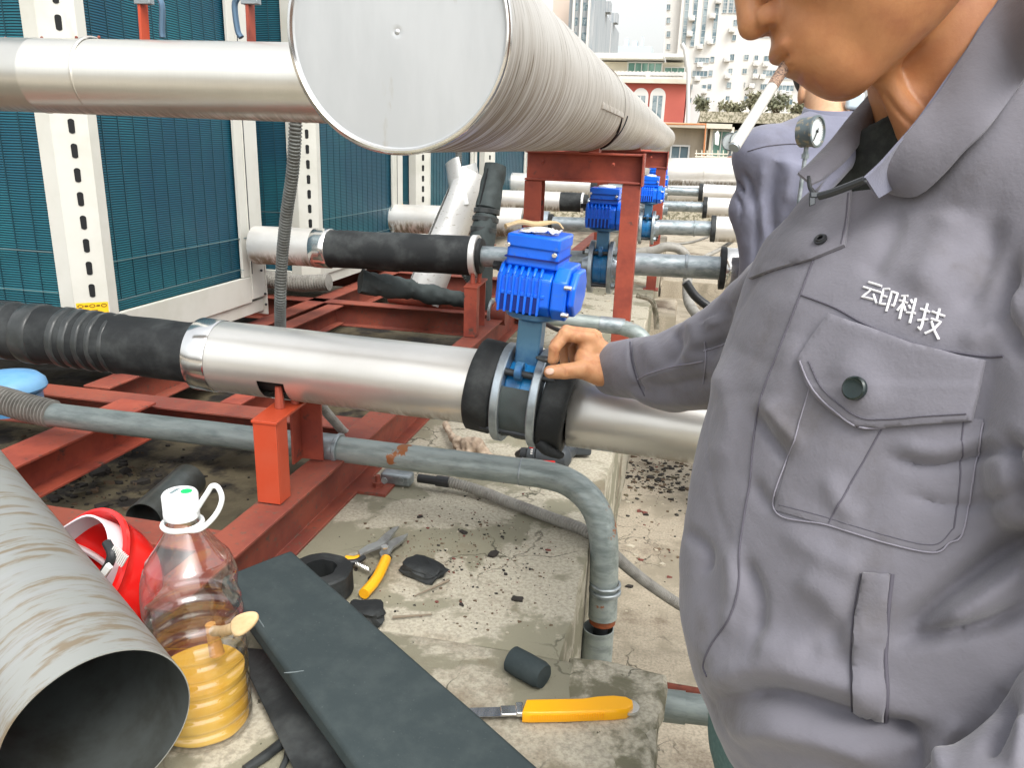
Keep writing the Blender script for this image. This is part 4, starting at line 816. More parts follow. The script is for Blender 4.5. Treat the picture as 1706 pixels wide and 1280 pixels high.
gr = MB()
for i in range(30): gr.obox(ka+ku*(.012+i*.0032)+kw*(-.0140)+np.array([0,0,.002]), ku*.0008, kw*.0012, np.array([0,0,.0035]))
gr.build('grip_ridges', MATS['yellow_plastic'], hn)
MB().lathe([(.001, -.002), (.0135, -.002), (.0135, .002), (.001, .002)], ka+ku*(KL-.006)+kw*(.002), (0,0,1), 24).build('end_wheel', m_bolt, kn)
MB().obox(ka-ku*.012+kw*.0+np.array([0,0,.0012]), ku*.0145, kw*.0085, np.array([0,0,.0022])).obox(ka-ku*.002+np.array([0,0,.003]), ku*.005, kw*.0105, np.array([0,0,.0035])).build('blade_holder', m_shiny, kn, bevel=.0015)
mb = MB(); bp = [(-.125, -.0085), (-.018, -.0085), (-.018, .0085), (-.120, .0085)]
vs = [ka+ku*a+kw*b+np.array([0,0,z]) for z in (-.0002, .0006) for a, b in bp]; mb.add(vs, [(0,3,2,1), (4,5,6,7), (0,1,5,4), (1,2,6,5), (2,3,7,6), (3,0,4,7)])
bl = mb.build('blade', mat('blade_steel', (.50, .52, .54), .25, .9, (.38, .4, .42), 3, .4, .6, (40, 1, 1)), kn, smooth=0)
# tin snips
ts = thing('tin_snips', WZ(640, 925, .41), 'pair of tin snips with yellow and black grips lying open by the foam ring', 'tin snips')
def Z(px, py, z=.4125): return WZ(px, py, z)
m_st = mat('snips_steel', (.42, .43, .42), .4, .75, (.28, .28, .27), 30, .4, .7, bump=.2)
def plate(pts, z0, z1, m, name, parent, bevel=.0008):
    n = len(pts); b = [Z(*p, .4125) for p in pts]; vs = [np.array([q[0], q[1], z]) for z in (z0, z1) for q in b]
    return MB().add(vs, [(i, (i+1) % n, n+(i+1) % n, n+i) for i in range(n)]+[tuple(range(n))[::-1], tuple(range(n, 2*n))]).build(name, m, parent, smooth=0, bevel=bevel)
plate([(680, 893), (672, 904), (655, 916), (646, 930), (636, 936), (632, 926), (640, 912), (655, 902)], .412, .418, m_st, 'blade', ts)
plate([(665, 886), (660, 892), (645, 912), (633, 920), (618, 926), (600, 935), (597, 928), (612, 918), (628, 912), (642, 898), (655, 889)], .4185, .4245, m_st, 'blade', ts)
MB().cyl(Z(641, 914, .4245), Z(641, 914, .4245)+np.array([0,0,.004]), .007, 6).build('pivot_bolt', m_bolt, ts)
MB().tube(resample(spline([Z(643, 932), Z(634, 952), Z(622, 972), Z(606, 990)], 6), .006), [.0075, .0088, .0095, .0095, .0092, .009, .009, .0095, .010, .010, .0095, .0085][:len(resample(spline([Z(643, 932), Z(634, 952), Z(622, 972), Z(606, 990)], 6), .006))] if False else .0092, 14).build('yellow_grip', MATS['yellow_plastic'], ts)
MB().tube(spline([Z(648, 929), Z(634, 948), Z(618, 966)], 6), .0062, 12).build('black_grip_edge', m_blk, ts)
MB().tube(spline([Z(600, 931), Z(590, 934), Z(576, 933)], 6), .0075, 12).build('yellow_grip', MATS['yellow_plastic'], ts)
MB().tube(spline([Z(606, 929, .416), Z(594, 936, .416), Z(578, 938, .416)], 6), .0052, 12).build('black_grip_edge', m_blk, ts)
sp_ = [Z(590, 938, .414)*(1-i/70)+Z(616, 950, .414)*(i/70)+np.array([.0, .004*math.cos(i*.9), .004*math.sin(i*.9)]) for i in range(71)]
MB().tube(sp_, .0009, 6).build('spring', m_bolt, ts)
# power drill lying behind the pipe
dr_ = thing('power_drill', WZ(910, 765, .42), 'dark grey cordless drill lying on the plinth below the wrapped valve', 'cordless drill')
da, db = WZ(858, 757, .436), WZ(944, 763, .446); dd_ = nrm(db-da)
m_drill = mat('grey_rubber_plastic', (.045, .052, .058), .45, 0, bump=.2, bs=120)
MB().lathe([(.003, 0), (.006, .002), (.013, .012), (.017, .016), (.017, .030)], da, dd_, 24).build('chuck', m_blk, dr_)
MB().lathe([(.018, .031), (.022, .034), (.023, .050), (.021, .052)], da, dd_, 28).build('torque_ring', m_drill, dr_)
MB().lathe([(.021, .053), (.026, .056), (.028, .075), (.028, .105), (.024, .122), (.012, .130), (.001, .131)], da, dd_, 28).build('motor_body', m_drill, dr_)
c = da+dd_*.095; MB().beam(c+np.array([.005, .01, -.005]), c+np.array([.02, .10, -.018]), .034, .030).build('grip', m_drill, dr_, bevel=.008, seg=3)
MB().obox(c+np.array([.028, .135, -.012]), np.array([.036, .01, 0]), np.array([-.006, .028, 0]), np.array([0, 0, .024])).build('battery', m_drill, dr_, bevel=.006, seg=3)
MB().obox(da+dd_*.083+np.array([0, -.0278, -.004]), dd_*.016, np.array([0, .0012, 0]), np.array([0, 0, .0055])).build('red_badge', mat('red_plastic', (.75, .02, .015), .3, coat=.3), dr_, bevel=.0008)
MB().obox(da+dd_*.040+np.array([0, -.005, .0225]), dd_*.005, np.array([0, .004, 0]), np.array([0, 0, .003])).build('red_switch', MATS['red_plastic'], dr_, bevel=.0008)
for i in range(7): a_ = -2.6+i*.22; MB().obox(da+dd_*.042+.0233*np.array([0, math.cos(a_)*1.0, math.sin(a_)*-.0-.0])+np.array([0, 0, .0233*math.sin(a_+3.14)*1.0]), dd_*.0025, np.array([0, .0005, 0]), np.array([0, 0, .0012])).build('scale_mark', m_whiter, dr_) if i < 5 else None
# work glove
gv = []
m_glove = mat('dirty_cotton', (.45, .36, .27), .9, 0, (.28, .21, .15), 30, .4, .65, bump=.5, bs=150)
def limp(pts, r, wob=.004, n=16): return MB().tube(resample(spline(pts, 6), .006), r, n, wob=wob, sx=1)
# thin sticks
tag(MB().tube([WZ(654, 1029, .406), WZ(720, 1024, .406)], [.0024, .0012], 8).build('stick', mat('grey_wood', (.22, .18, .13), .8), None), 'thin straight grey stick lying level on the plinth', 'stick', 'thin sticks on the plinth')
tag(MB().tube([WZ(690, 994, .406), WZ(748, 967, .406)], [.0009, .0024], 8).build('stick', MATS['grey_wood'], None), 'thin slanting grey stick beside the larger foam offcut', 'stick', 'thin sticks on the plinth')
# crumbs and chips
def scatter(name, label, n, sampler, smin, smax, mats, seed):
    rnd = random.Random(seed); mb = MB()
    for i in range(n):
        x, y, z = sampler(rnd); s = rnd.uniform(smin, smax)*(rnd.random()**2.2+.25); mb.mi = rnd.randrange(len(mats)); a = rnd.uniform(0, 6.28); k = rnd.choice((3, 4, 5, 6)); e = rnd.uniform(.4, 1)
        top = [(x+s*math.cos(a+j/k*6.28)*rnd.uniform(.6, 1.1), y+s*e*math.sin(a+j/k*6.28)*rnd.uniform(.6, 1.1), z+s*rnd.uniform(.15, .5)) for j in range(k)]
        bot = [(p[0], p[1], z-.002) for p in top]
        mb.add(top+bot, [tuple(range(k))]+[(j, (j+1) % k, k+(j+1) % k, k+j) for j in range(k)])
    o = mb.build(name, mats, None, org=(0,0,0), smooth=0); return tag(o, label, 'debris', kind='stuff')
m_c1 = mat('dark_crumb', (.03, .026, .022), .9); m_c2 = mat('red_crumb', (.16, .05, .04), .9); m_c3 = mat('brown_crumb', (.12, .08, .05), .9); m_c4 = mat('pale_chip', (.42, .38, .3), .9)
def smp(rnd):
    while True:
        if rnd.random() < .7: px, py = rnd.gauss(790, 75), rnd.gauss(925, 60)
        else: px, py = rnd.uniform(560, 1000), rnd.uniform(830, 1250)
        p = WZ(px, py, .4005)
        if -.58 < p[0] < -.125 and .98 < p[1] < 2.4: return p
scatter('foam_crumbs', 'scattered black and red crumbs over the plinth', 800, smp, .0008, .0044, [m_c1, m_c1, m_c3, m_c3, m_c2, m_c4], 3)
def smp2(rnd):
    px, py = rnd.gauss(120, 110), rnd.gauss(790, 32); p = WZ(px, py, .281); return p
scatter('wet_litter', 'dark wet leaves and shreds in the pit under the frame', 420, smp2, .004, .022, [m_c1, m_c1, m_c1, m_c3, m_mud], 5)
def smp3(rnd): px, py = rnd.uniform(1040, 1230), rnd.gauss(850, 90); return WZ(px, py, .0005)
scatter('floor_grit', 'dark grit and crumbs on the roof floor right of the plinth', 260, smp3, .003, .013, [m_c1, m_c3, m_c2, m_c4], 6)
def smp5(rnd): return WZ(rnd.gauss(1095, 42), rnd.gauss(788, 20), .0005)
scatter('leaf_litter', 'dark rotting leaf litter on the roof floor beyond the silver pipe', 420, smp5, .003, .015, [m_c1, m_c1, m_c3, m_mud, m_c1], 16)
def smp4(rnd):
    while True:
        px, py = rnd.uniform(880, 1060), rnd.uniform(440, 640); p = WZ(px, py, .4005)
        if -.60 < p[0] < -.11 and 1.9 < p[1] < 4.9: return p
scatter('plinth_grit', 'twigs and grit on the back half of the plinth', 300, smp4, .003, .016, [m_c1, m_c3, m_c4], 8)
for i, (px, py, s, l) in enumerate(((862, 1000, .009, 'dark triangular chip standing alone below the crumbs'), (822, 925, .011, 'dark greenish chip among the red crumbs'), (772, 888, .008, 'small dark chip near the middle of the plinth'), (700, 862, .006, 'tiny dark flake behind the tin snips'))):
    chunk(WZ(px, py, .401), (s, s*.6, s*.25), (0, 0, i*1.3), l, 20+i, 'foam_chip', m_c1, 'foam chip', 'loose dark foam chips on the plinth')
# ================================================================ BOTTLE, HELMET
def glassy(name, tint, rough=.03, glossy=.8, base=.04, power=3.5):
    m = bpy.data.materials.new(name); m.use_nodes = True; t = m.node_tree; t.nodes.clear(); l = t.links.new
    o = t.nodes.new('ShaderNodeOutputMaterial'); mx = t.nodes.new('ShaderNodeMixShader'); tr = t.nodes.new('ShaderNodeBsdfTransparent'); gl = t.nodes.new('ShaderNodeBsdfGlossy')
    tr.inputs[0].default_value = (*tint, 1); gl.inputs['Roughness'].default_value = rough; lw = t.nodes.new('ShaderNodeLayerWeight'); lw.inputs[0].default_value = .5
    p = t.nodes.new('ShaderNodeMath'); p.operation = 'POWER'; l(lw.outputs['Facing'], p.inputs[0]); p.inputs[1].default_value = power
    a = t.nodes.new('ShaderNodeMath'); a.operation = 'MULTIPLY_ADD'; l(p.outputs[0], a.inputs[0]); a.inputs[1].default_value = glossy; a.inputs[2].default_value = base
    l(a.outputs[0], mx.inputs[0]); l(tr.outputs[0], mx.inputs[1]); l(gl.outputs[0], mx.inputs[2]); l(mx.outputs[0], o.inputs[0]); return m
m_pet = glassy('clear_bottle_plastic', (.99, .985, .98), .07, .75, .12, 2.4)
BC = WZ(344, 1205, .405); ztop = WY(290, 812, BC[1]+.0)[2]; BH = ztop-.405
bt = thing('glue_bottle', (BC[0], BC[1], .405), 'large clear plastic bottle with white handled cap and orange glue inside', 'bottle')
lean = nrm(np.array([-.02, .0, 1.]))
prof = []
for i in range(141):
    f = i/140; h = f*BH*.90
    if f < .02: r = .050+.006*math.sin(f/.02*1.57)
    elif f < .62: r = .0565
    elif f < .80: r = .0565-.010*((f-.62)/.18)**2
    else: r = .0465-(.0465-.0145)*((f-.80)/.17)**.85 if f < .97 else .0145
    if .05 < f < .60: r -= .0034*(0.5+.5*math.cos(f*BH*.9/.0235*2*math.pi))**3
    if .44 < f < .52: r -= .003*math.sin((f-.44)/.08*3.14)
    prof.append((r, h))
mb = MB().lathe(prof, (BC[0], BC[1], .405), lean, 72, caps=False, wob=.0016, wf=9)
# swirl grooves on the upper half
V = np.array(mb.v); 
for k in range(len(V)):
    p = V[k]-BC; hh = p[2]; f = hh/(BH*.9)
    if .52 < f < .82:
        a = math.atan2(p[1], p[0]); g_ = (0.5+.5*math.cos(a*3+hh*90))**4*.0042*math.sin((f-.52)/.30*3.14); rr_ = math.hypot(p[0], p[1]); s = (rr_-g_)/max(rr_, 1e-6)
        V[k][0] = BC[0]+p[0]*s; V[k][1] = BC[1]+p[1]*s
mb.v = [tuple(q) for q in V]
mb.build('bottle_wall', m_pet, bt, smooth=80)
lq = [(max(.001, (.0565*.93+r*.07 if .03 < h/(BH*.9) < .6 else r)-.0050), h+.002) for r, h in prof if h < BH*.9*.27]
m_glue = mat('orange_glue', (.70, .37, .03), .22, 0, (.72, .47, .10), 8, .35, .7, coat=.3)
MB().lathe([(.001, .002)]+lq+[(.001, lq[-1][1]+.0005)], (BC[0], BC[1], .405), lean, 56, caps=False, wob=.0025, wf=12).build('glue', m_glue, bt, smooth=60)
m_film = glassy('glue_film', (.995, .98, .90), .3, .1, .02)
MB().lathe([(r-.0012, h) for r, h in prof if BH*.9*.27 < h < BH*.9*.46], (BC[0], BC[1], .405), lean, 56, caps=False, wob=.0025, wf=12).build('glue_film', m_film, bt, smooth=60)
ct = np.array([BC[0], BC[1], .405])+lean*BH*.9
m_capw = mat('white_cap_plastic', (.82, .84, .84), .35)
cb_ = MB(); n = 72
vs = []
for r, z in ((.0185, -.004), (.0195, -.003), (.0195, .004), (.0190, .0045), (.0192, .024), (.0175, .0265), (.0005, .0267)):
    for j in range(n): a = 2*math.pi*j/n; q = r*(1+(.018 if j % 2 and .004 < z < .0265 else 0)); vs.append(ct+np.array([q*math.cos(a), q*math.sin(a), z]))
cb_.add(vs, [(i*n+j, i*n+(j+1) % n, (i+1)*n+(j+1) % n, (i+1)*n+j) for i in range(6) for j in range(n)]); cap = cb_.build('cap', m_capw, bt, smooth=50)
dt = MB(); dt.cyl(ct+np.array([.006, .004, .0266]), ct+np.array([.006, .004, .0272]), .0062, 20); dt.build('green_dot', mat('green_print', (.01, .52, .13), .4), cap)
dt = MB()
for i in range(5): dt.obox(ct+np.array([-.007+i*.0001, -.006+i*.0030, .0269]), np.array([.0022, .0008, 0]), np.array([0, .0006, 0]), np.array([0, 0, .0003]))
dt.build('printed_lines', MATS['grey_wire'], cap)
hk = MB(); ring = [ct+np.array([.021*math.cos(a), .021*math.sin(a), -.012]) for a in np.linspace(0, 6.2832, 33)]; hk.tube(ring, .0032, 8)
hh = [ct+np.array(q) for q in ((.014, -.016, -.012), (.030, -.010, -.010), (.043, .0, .004), (.050, .004, .022), (.047, .004, .036), (.040, .003, .038), (.033, .002, .028), (.024, .0, .014), (.019, .0, .006))]
hk.tube(spline(hh, 8), .0030, 10); hk.build('carry_handle', m_capw, bt, smooth=60)
# wooden spatula pushed through a slit in the bottle side
sp0 = W(352, 1032, .86); sp1 = W(372, 1048, .865); sp2 = W(388, 1045, .86); sp3 = W(423, 1028, .85)
m_wd = mat('pale_wood', (.62, .45, .25), .6, 0, (.52, .35, .18), 30, .4, .7, (1, 4, 1))
mbs = MB().tube(spline([W(356, 1052, .90), W(372, 1052, .885), W(390, 1046, .865), W(402, 1040, .86)], 6), .0062, 14)
pc, pa_ = W(404, 1040, .857), nrm(W(423, 1028, .855)-W(388, 1048, .86)); pn_ = nrm(CAM-pc+np.array([.15, 0, .5])); pn_ = nrm(pn_-pa_*(pn_@pa_)); pb_ = np.cross(pn_, pa_); Mx = np.stack([pa_, pb_, pn_], 1)
bb_ = MB().ball((0, 0, 0), 1, 12); Vb_ = np.array(bb_.v); Vb_ = np.sign(Vb_)*np.abs(Vb_)**np.array([.9, .85, .6])*np.array([.0190, .0115, .0040])+np.array([.003, 0, 0]); Vb_[:, 1] *= 1-.25*(Vb_[:, 0]/.019); mbs.add([Mx@q+pc for q in Vb_], bb_.f)
tag(mbs.build('wooden_spatula', m_wd, None, smooth=60), 'pale wooden spatula sticking out of the side of the glue bottle', 'wooden stick')
tag(MB().tube([W(350, 1040, .915), W(362, 1090, .925)], [.006, .009], 12).build('glue_brush', mat('orange_wood', (.62, .30, .08), .6), None), 'orange brown brush handle standing inside the glue bottle', 'brush')
# red safety helmet on its side
hx = thing('safety_helmet', W(140, 950, 1.02), 'bright red safety helmet lying on its side behind the silver tube', 'helmet')
hc = W(118, 968, 1.03); ha_ = nrm(ray(300, 1030)*1.02-ray(118, 968)*.90); hu, hv, hd2 = frame_of(ha_)
m_hel = mat('red_helmet_plastic', (.80, .012, .010), .25, coat=.4)
prof = [(.098, -.004), (.103, -.002), (.1035, .003), (.099, .006), (.097, .02), (.092, .045), (.083, .07), (.068, .092), (.045, .108), (.02, .115), (.001, .1165)]
MB().lathe(prof+[(.001, .113), (.04, .106), (.064, .089), (.079, .068), (.088, .044), (.093, .02), (.095, .002), (.098, -.004)], hc, ha_, 64, caps=False).build('shell', m_hel, hx, smooth=50)
br = MB()
vs = []; n = 24
for k, (ri, rt) in enumerate(((.095, 0), (.150, -.010))):
    for j in range(n+1): a = math.radians(120+120*j/n); e = math.cos((j/n-.5)*3.1416); rr_ = .100 if k == 0 else .103+.045*e; vs.append(hc+ha_*(.002-(.012*e if k else 0))+rr_*(math.cos(a)*hv+math.sin(a)*hu))
N = n+1; vs += [v-ha_*.003 for v in vs]; M_ = 2*N
br.add(vs, [(j, j+1, N+j+1, N+j) for j in range(n)]+[(M_+j, M_+N+j, M_+N+j+1, M_+j+1) for j in range(n)]+[(N+j, N+j+1, M_+N+j+1, M_+N+j) for j in range(n)]); br.build('brim', m_hel, hx, smooth=60)
hbn = MB().lathe([(.084, .000), (.087, .000), (.089, .028), (.086, .028), (.084, .0)], hc-ha_*.014, ha_, 56, caps=False, wob=.003); hbn.build('head_band', mat('milky_strap', (.72, .66, .68), .4), hx, smooth=50)
for k in range(4):
    a = math.radians(20+90*k); q = [hc+ha_*t_+rr_*(math.cos(a)*hu+math.sin(a)*hv) for rr_, t_ in ((.086, .012), (.080, .05), (.055, .082), (.0, .096))]; MB().tube(spline(q, 6), .0045, 8, sx=1.6).build('suspension_strap', MATS['milky_strap'], hx)
rk = MB(); q0 = W(187, 918, .965)
for i in range(9): a = 1.2*i/9; rk.obox(q0+np.array([.002*i, 0, -.0016*i]), nrm(np.array([.6, .1, 1]))*.0085, np.array([.0008, 0, 0]), np.array([0, .002, 0]))
rk.build('ratchet_teeth', m_whiter, hx)
MB().tube(spline([W(178, 905, .975), W(186, 922, .965), W(182, 940, .965), W(168, 962, .97)], 6), .006, 10).build('chin_strap', m_blk, hx)
MB().obox(W(176, 952, .958), np.array([.007, 0, .009]), np.array([.003, 0, -.003]), np.array([0, .003, 0])).build('buckle', m_whiter, hx, bevel=.001)

# ================================================================ PRESSURE GAUGES
def gauge(c, r, face, label, needle=40, stem=.12, thick=.035):
    face = nrm(face); t = thing('pressure_gauge', c, label, 'pressure gauge', 'pressure gauges on the pipework'); u, v, d = frame_of(face)
    MB().lathe([(r*.6, -thick), (r, -thick*.9), (r, 0), (r*1.08, .001), (r*1.08, .006), (r*.95, .007), (r*.93, .002)], c, face, 40).build('case', mat('gauge_case', (.12, .15, .16), .45, .4, (.28, .24, .17), 60, .5, .62) if 'gauge_case' not in MATS else MATS['gauge_case'], t)
    MB().cyl(np.asarray(c)+face*.0022, np.asarray(c)+face*.0030, r*.93, 40).build('dial', mat('dial_white', (.52, .56, .56), .25, coat=.6) if 'dial_white' not in MATS else MATS['dial_white'], t)
    tk = MB()
    for i in range(26):
        a = math.radians(-135+270*i/25); dr_2 = math.sin(a)*u+math.cos(a)*v; l_ = .10 if i % 5 == 0 else .05; tk.obox(np.asarray(c)+face*.0034+dr_2*r*(.85-l_/2), dr_2*r*l_/2, np.cross(face, dr_2)*r*.012, face*.0002)
    tk.build('scale_marks', m_hole, t, smooth=0)
    a = math.radians(needle); dn_ = math.sin(a)*u+math.cos(a)*v
    MB().obox(np.asarray(c)+face*.0045+dn_*r*.25, dn_*r*.5, np.cross(face, dn_)*r*.035, face*.0004).cyl(np.asarray(c)+face*.003, np.asarray(c)+face*.006, r*.1, 12).build('needle', m_hole, t)
    c = np.asarray(c); b = c-face*thick*.45-np.array([0, 0, r]); MB().cyl(b+np.array([0,0,.004]), b-np.array([0,0,r*.45]), r*.16, 12).cyl(b-np.array([0,0,r*.4]), b-np.array([0,0,r*.75]), r*.26, 6).cyl(b-np.array([0,0,r*.7]), b-np.array([0,0,stem]), r*.14, 12).build('stem', m_galv2, t)
    return t
gc = W(1358, 219, 1.5); gauge(gc, .0285, nrm(-ray(1358, 219)*.45+np.array([.90, -.1, .1])), 'dirty round pressure gauge with white dial between the two workers', 215, gc[2]-.002, .030)
g2 = W(1217, 236, 7.9); gauge(g2, .085, (-.35, -1, .1), 'left one of two small round gauges at the tip of the cigarette', 60, .5, .07)
g3 = W(1231, 233, 7.8); gauge(g3, .085, (-.15, -1, .05), 'right one of two small round gauges at the tip of the cigarette', -30, .25, .07)
sl = W(1217, 272, 7.8)
tag(MB().tube([sl+.062*np.array([math.cos(a), 0, math.sin(a)]) for a in np.linspace(.3, 6.5, 30)]+list(spline([sl+np.array([.063, 0, -.02]), W(1219, 295, 7.8), W(1214, 312, 7.8), W(1211, 330, 7.8)], 4)), .010, 8).build('siphon_pipe', mat('copper_brown', (.35, .16, .10), .4, .6), None), 'thin coiled siphon tube in front of the wide white pipe', 'thin tube')

# ================================================================ BUILDINGS BEYOND THE ROOF
m_wt = mat('white_render_wall', (.64, .63, .60), .8, 0, (.58, .57, .55), .05, .4, .7, col3=(.62, .61, .58), n3=.3, lo3=.55, hi3=.9, st3=(3, 3, .2)); m_win = mat('blue_grey_glass', (.13, .19, .22), .2, .2, (.30, .36, .38), .9, .45, .55); m_gt = mat('grey_tower_wall', (.27, .31, .34), .8, 0, (.40, .42, .43), .4, .4, .6, (6, 6, .2))
m_beige = mat('pinkish_beige_wall', (.66, .55, .47), .8); m_rw = mat('terracotta_red_wall', (.48, .12, .09), .8, 0, (.42, .10, .08), .4, .4, .7, bump=.2, bs=3); m_cream = mat('cream_wall', (.64, .60, .50), .8, 0, (.50, .47, .39), .6, .4, .7); m_lc = mat('weathered_grey_wall', (.46, .40, .32), .85, 0, (.30, .27, .22), .7, .42, .62, (1, 1, .4)); m_grn = mat('green_glass', (.10, .22, .18), .2, .2, (.22, .38, .33), 1.1, .42, .58, (1, 1, .3))
m_hz = mat('hazed_far_wall', (.50, .57, .60), .9); m_frame = mat('window_frame_grey', (.55, .56, .55), .6)  # distance haze is put into the far wall's pale colour, no air volume
def wz(px0, py0, px1, py1, y):   # rectangle of the picture on plane y -> (x0, x1, z0, z1)
    xm = .5*(WY(px0, (py0+py1)/2, y)[0]); a = WY(px0, (py0+py1)/2, y)[0]; b = WY(px1, (py0+py1)/2, y)[0]; c = WY((px0+px1)/2, py0, y)[2]; d = WY((px0+px1)/2, py1, y)[2]; return min(a, b), max(a, b), min(c, d), max(c, d)
def win(parent, rect, y, mg=m_win, mull=0, hor=0, depth=.25, sc=1.0):
    x0, x1, z0, z1 = rect; f = max(.04, (x1-x0)*.04)
    w_ = MB().box((x0, y-.05, z0), (x1, y+.02, z1)).build('window', mg, parent, smooth=0)
    fr_ = MB(); fr_.box((x0-f, y-.12, z0-f), (x0, y-.003, z1+f)).box((x1, y-.12, z0-f), (x1+f, y-.003, z1+f)).box((x0+.001, y-.12, z1), (x1-.001, y-.003, z1+f)).box((x0+.001, y-.14, z0-f), (x1-.001, y-.003, z0))
    for k in range(mull): xx = x0+(x1-x0)*(k+1)/(mull+1); fr_.box((xx-f/3, y-.08, z0+.001), (xx+f/3, y-.052, z1-.001))
    for k in range(hor): zz = z0+(z1-z0)*(k+1)/(hor+1); fr_.box((x0+.001, y-.10, zz-f/2), (x1-.001, y-.082, zz+f/2))
    fr_.build('frame', m_frame, w_, smooth=0); return w_
def acbox(parent, px, py, y, s=.55):
    p = WY(px, py, y); a = MB().box((p[0]-s*.7, y-.9, p[2]-s*.55), (p[0]+s*.7, y-.06, p[2]+s*.55)); o = a.build('outdoor_unit', m_wt, parent, smooth=0)
    MB().cyl((p[0]-s*.1, y-.905, p[2]), (p[0]-s*.1, y-.93, p[2]), s*.42, 12).build('fan_grille', m_frame, o)
T1 = 118.
x0, x1 = WY(1107, 60, T1)[0], WY(1236, 60, T1)[0]
tw = thing('office_tower', (x0, T1, -18), 'tall white tower block with narrow vertical window strips beyond the red building', 'building')
MB().box((x0, T1, -18), (x1, T1+25, 42)).build('wall', m_wt, tw, smooth=0)
MB().box((WY(1137, 60, T1)[0]-.5, T1-1.2, -18), (x1-.02, T1-.002, 42)).build('projecting_bay', m_wt, tw, smooth=0)
yb = T1-1.2
for py in (11, 33, 56, 77): win(tw, wz(1111, py-4, 1116.5, py+5, T1), T1, mull=1)
for px, p1 in ((1142, 78), (1156.5, 77), (1173, 74), (1192, 72)):
    xm = WY(px, 38, yb)[0]; z1, z0 = 40, WY(px, p1, yb)[2]; win(tw, (xm-.26*.95, xm+.26*.95, z0, z1), yb, mull=0, hor=26)
for px in (1209.5, 1219.5, 1228.5): win(tw, wz(px-3.2, -30, px+3.2, 21, yb), yb, mull=1, hor=8)
for (a, b, c, d) in ((1222,33,1228,43),(1220,58,1226,67),(1216,90,1223,100),(1214,114,1220,122),(1211,137,1218,146),(1209,160,1215,169)): win(tw, wz(a, b, c, d, yb), yb, mull=1)
for (a, b, c, d) in ((1158,96,1181,104),(1184,94,1190,103),(1154,118,1178,127),(1181,117,1187,126),(1151,141,1176,149),(1179,140,1185,148),(1149,163,1174,171),(1177,162,1182,170)): win(tw, wz(a, b, c, d, yb), yb, mull=3 if c-a > 9 else 0, hor=0)
for px, py in ((1149, 57), (1153, 31), (1166, 78), (1183, 70), (1187, 27), (1219, 50), (1166, 108), (1162, 131), (1173, 152), (1211, 99), (1212, 127), (1206, 171), (1197, 2)): acbox(tw, px, py, yb)
T2 = 124.
a0, a1 = WY(1236.5, 60, T2)[0], WY(1420, 60, T2)[0]
t2 = thing('office_tower', (a0, T2, -18), 'white wing of the tower block seen behind the cigarette and face', 'building')
MB().box((a0, T2, -18), (a1, T2+20, 40)).build('wall', m_wt, t2, smooth=0)
for (a, b, c, d) in ((1240,91,1247,99),(1257,92,1263,100),(1273,93,1283,102),(1237.5,114,1244,122),(1255,115,1261,124),(1271,117,1292,126),(1300,122,1325,131),(1254,138,1258,146),(1240,137,1241,145),(1267,140,1280,149),(1297,142,1322,151),(1331,145,1337,153),(1240,160,1245,168),(1255,161,1262,170),(1300,165,1320,174),(1250,0,1300,60)): win(t2, wz(a, b, c, d, T2), T2, mull=3 if c-a > 12 else 1)
for px, py in ((1259, 106), (1275, 107), (1258, 127), (1270, 128), (1303, 154), (1313, 156), (1252, 143), (1335, 134)): acbox(t2, px, py, T2)
for (a, b, top, y, lab) in ((920, 947, -60, 210, 'pinkish beige tower block edge above the big header'), (947, 989, -60, 190, 'grey residential tower with many balconies left of the sky gap'), (988.5, 1003, 17, 215, 'lower grey residential tower in the middle of the group of three'), (1003, 1017, 35, 235, 'lowest grey residential tower at the edge of the sky gap')):
    r_ = wz(a, top, b, 140, y); t = thing('residential_tower', (r_[0], y, -18), lab, 'building', 'tower blocks far beyond the header')
    mw = m_beige if a == 920 else m_gt; MB().box((r_[0], y, -18), (r_[1], y+22, r_[3])).build('wall', mw, t, smooth=0)
    if a > 920:
        k = 0; xx = r_[0]+.8; cols = 0
        while xx < r_[1]-1.2 and cols < 3:
            zz = 4.
            while zz < min(r_[3]-2, 40) and k < 60:
                w_ = MB().box((xx, y-.05, zz), (xx+1.3, y+.01, zz+1.7)).build('window', m_win, t, smooth=0); k += 1; zz += 3.1
            xx += max(2.2, (r_[1]-r_[0])/3.2); cols += 1
        for j in range(3): xx = r_[0]+(r_[1]-r_[0])*(.2+.3*j); MB().box((xx-.25, y-1.0, -18), (xx+.25, y-.06, r_[3]-.5)).build('balcony_fin', m_wt, t, smooth=0)
        MB().box((r_[0]+1, y+2, r_[3]), (r_[0]+3.5, y+6, r_[3]+2.5)).build('roof_hut', mw, t, smooth=0)
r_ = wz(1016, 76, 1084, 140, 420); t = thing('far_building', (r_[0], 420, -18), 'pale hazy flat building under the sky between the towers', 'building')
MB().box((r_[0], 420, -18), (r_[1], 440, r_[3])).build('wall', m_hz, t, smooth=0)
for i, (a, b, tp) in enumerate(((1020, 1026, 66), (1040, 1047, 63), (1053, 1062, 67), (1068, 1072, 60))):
    q = wz(a, tp, b, 76, 424); MB().box((q[0], 424, r_[3]), (q[1], 430, q[3])).build('roof_block', m_hz, t, smooth=0)
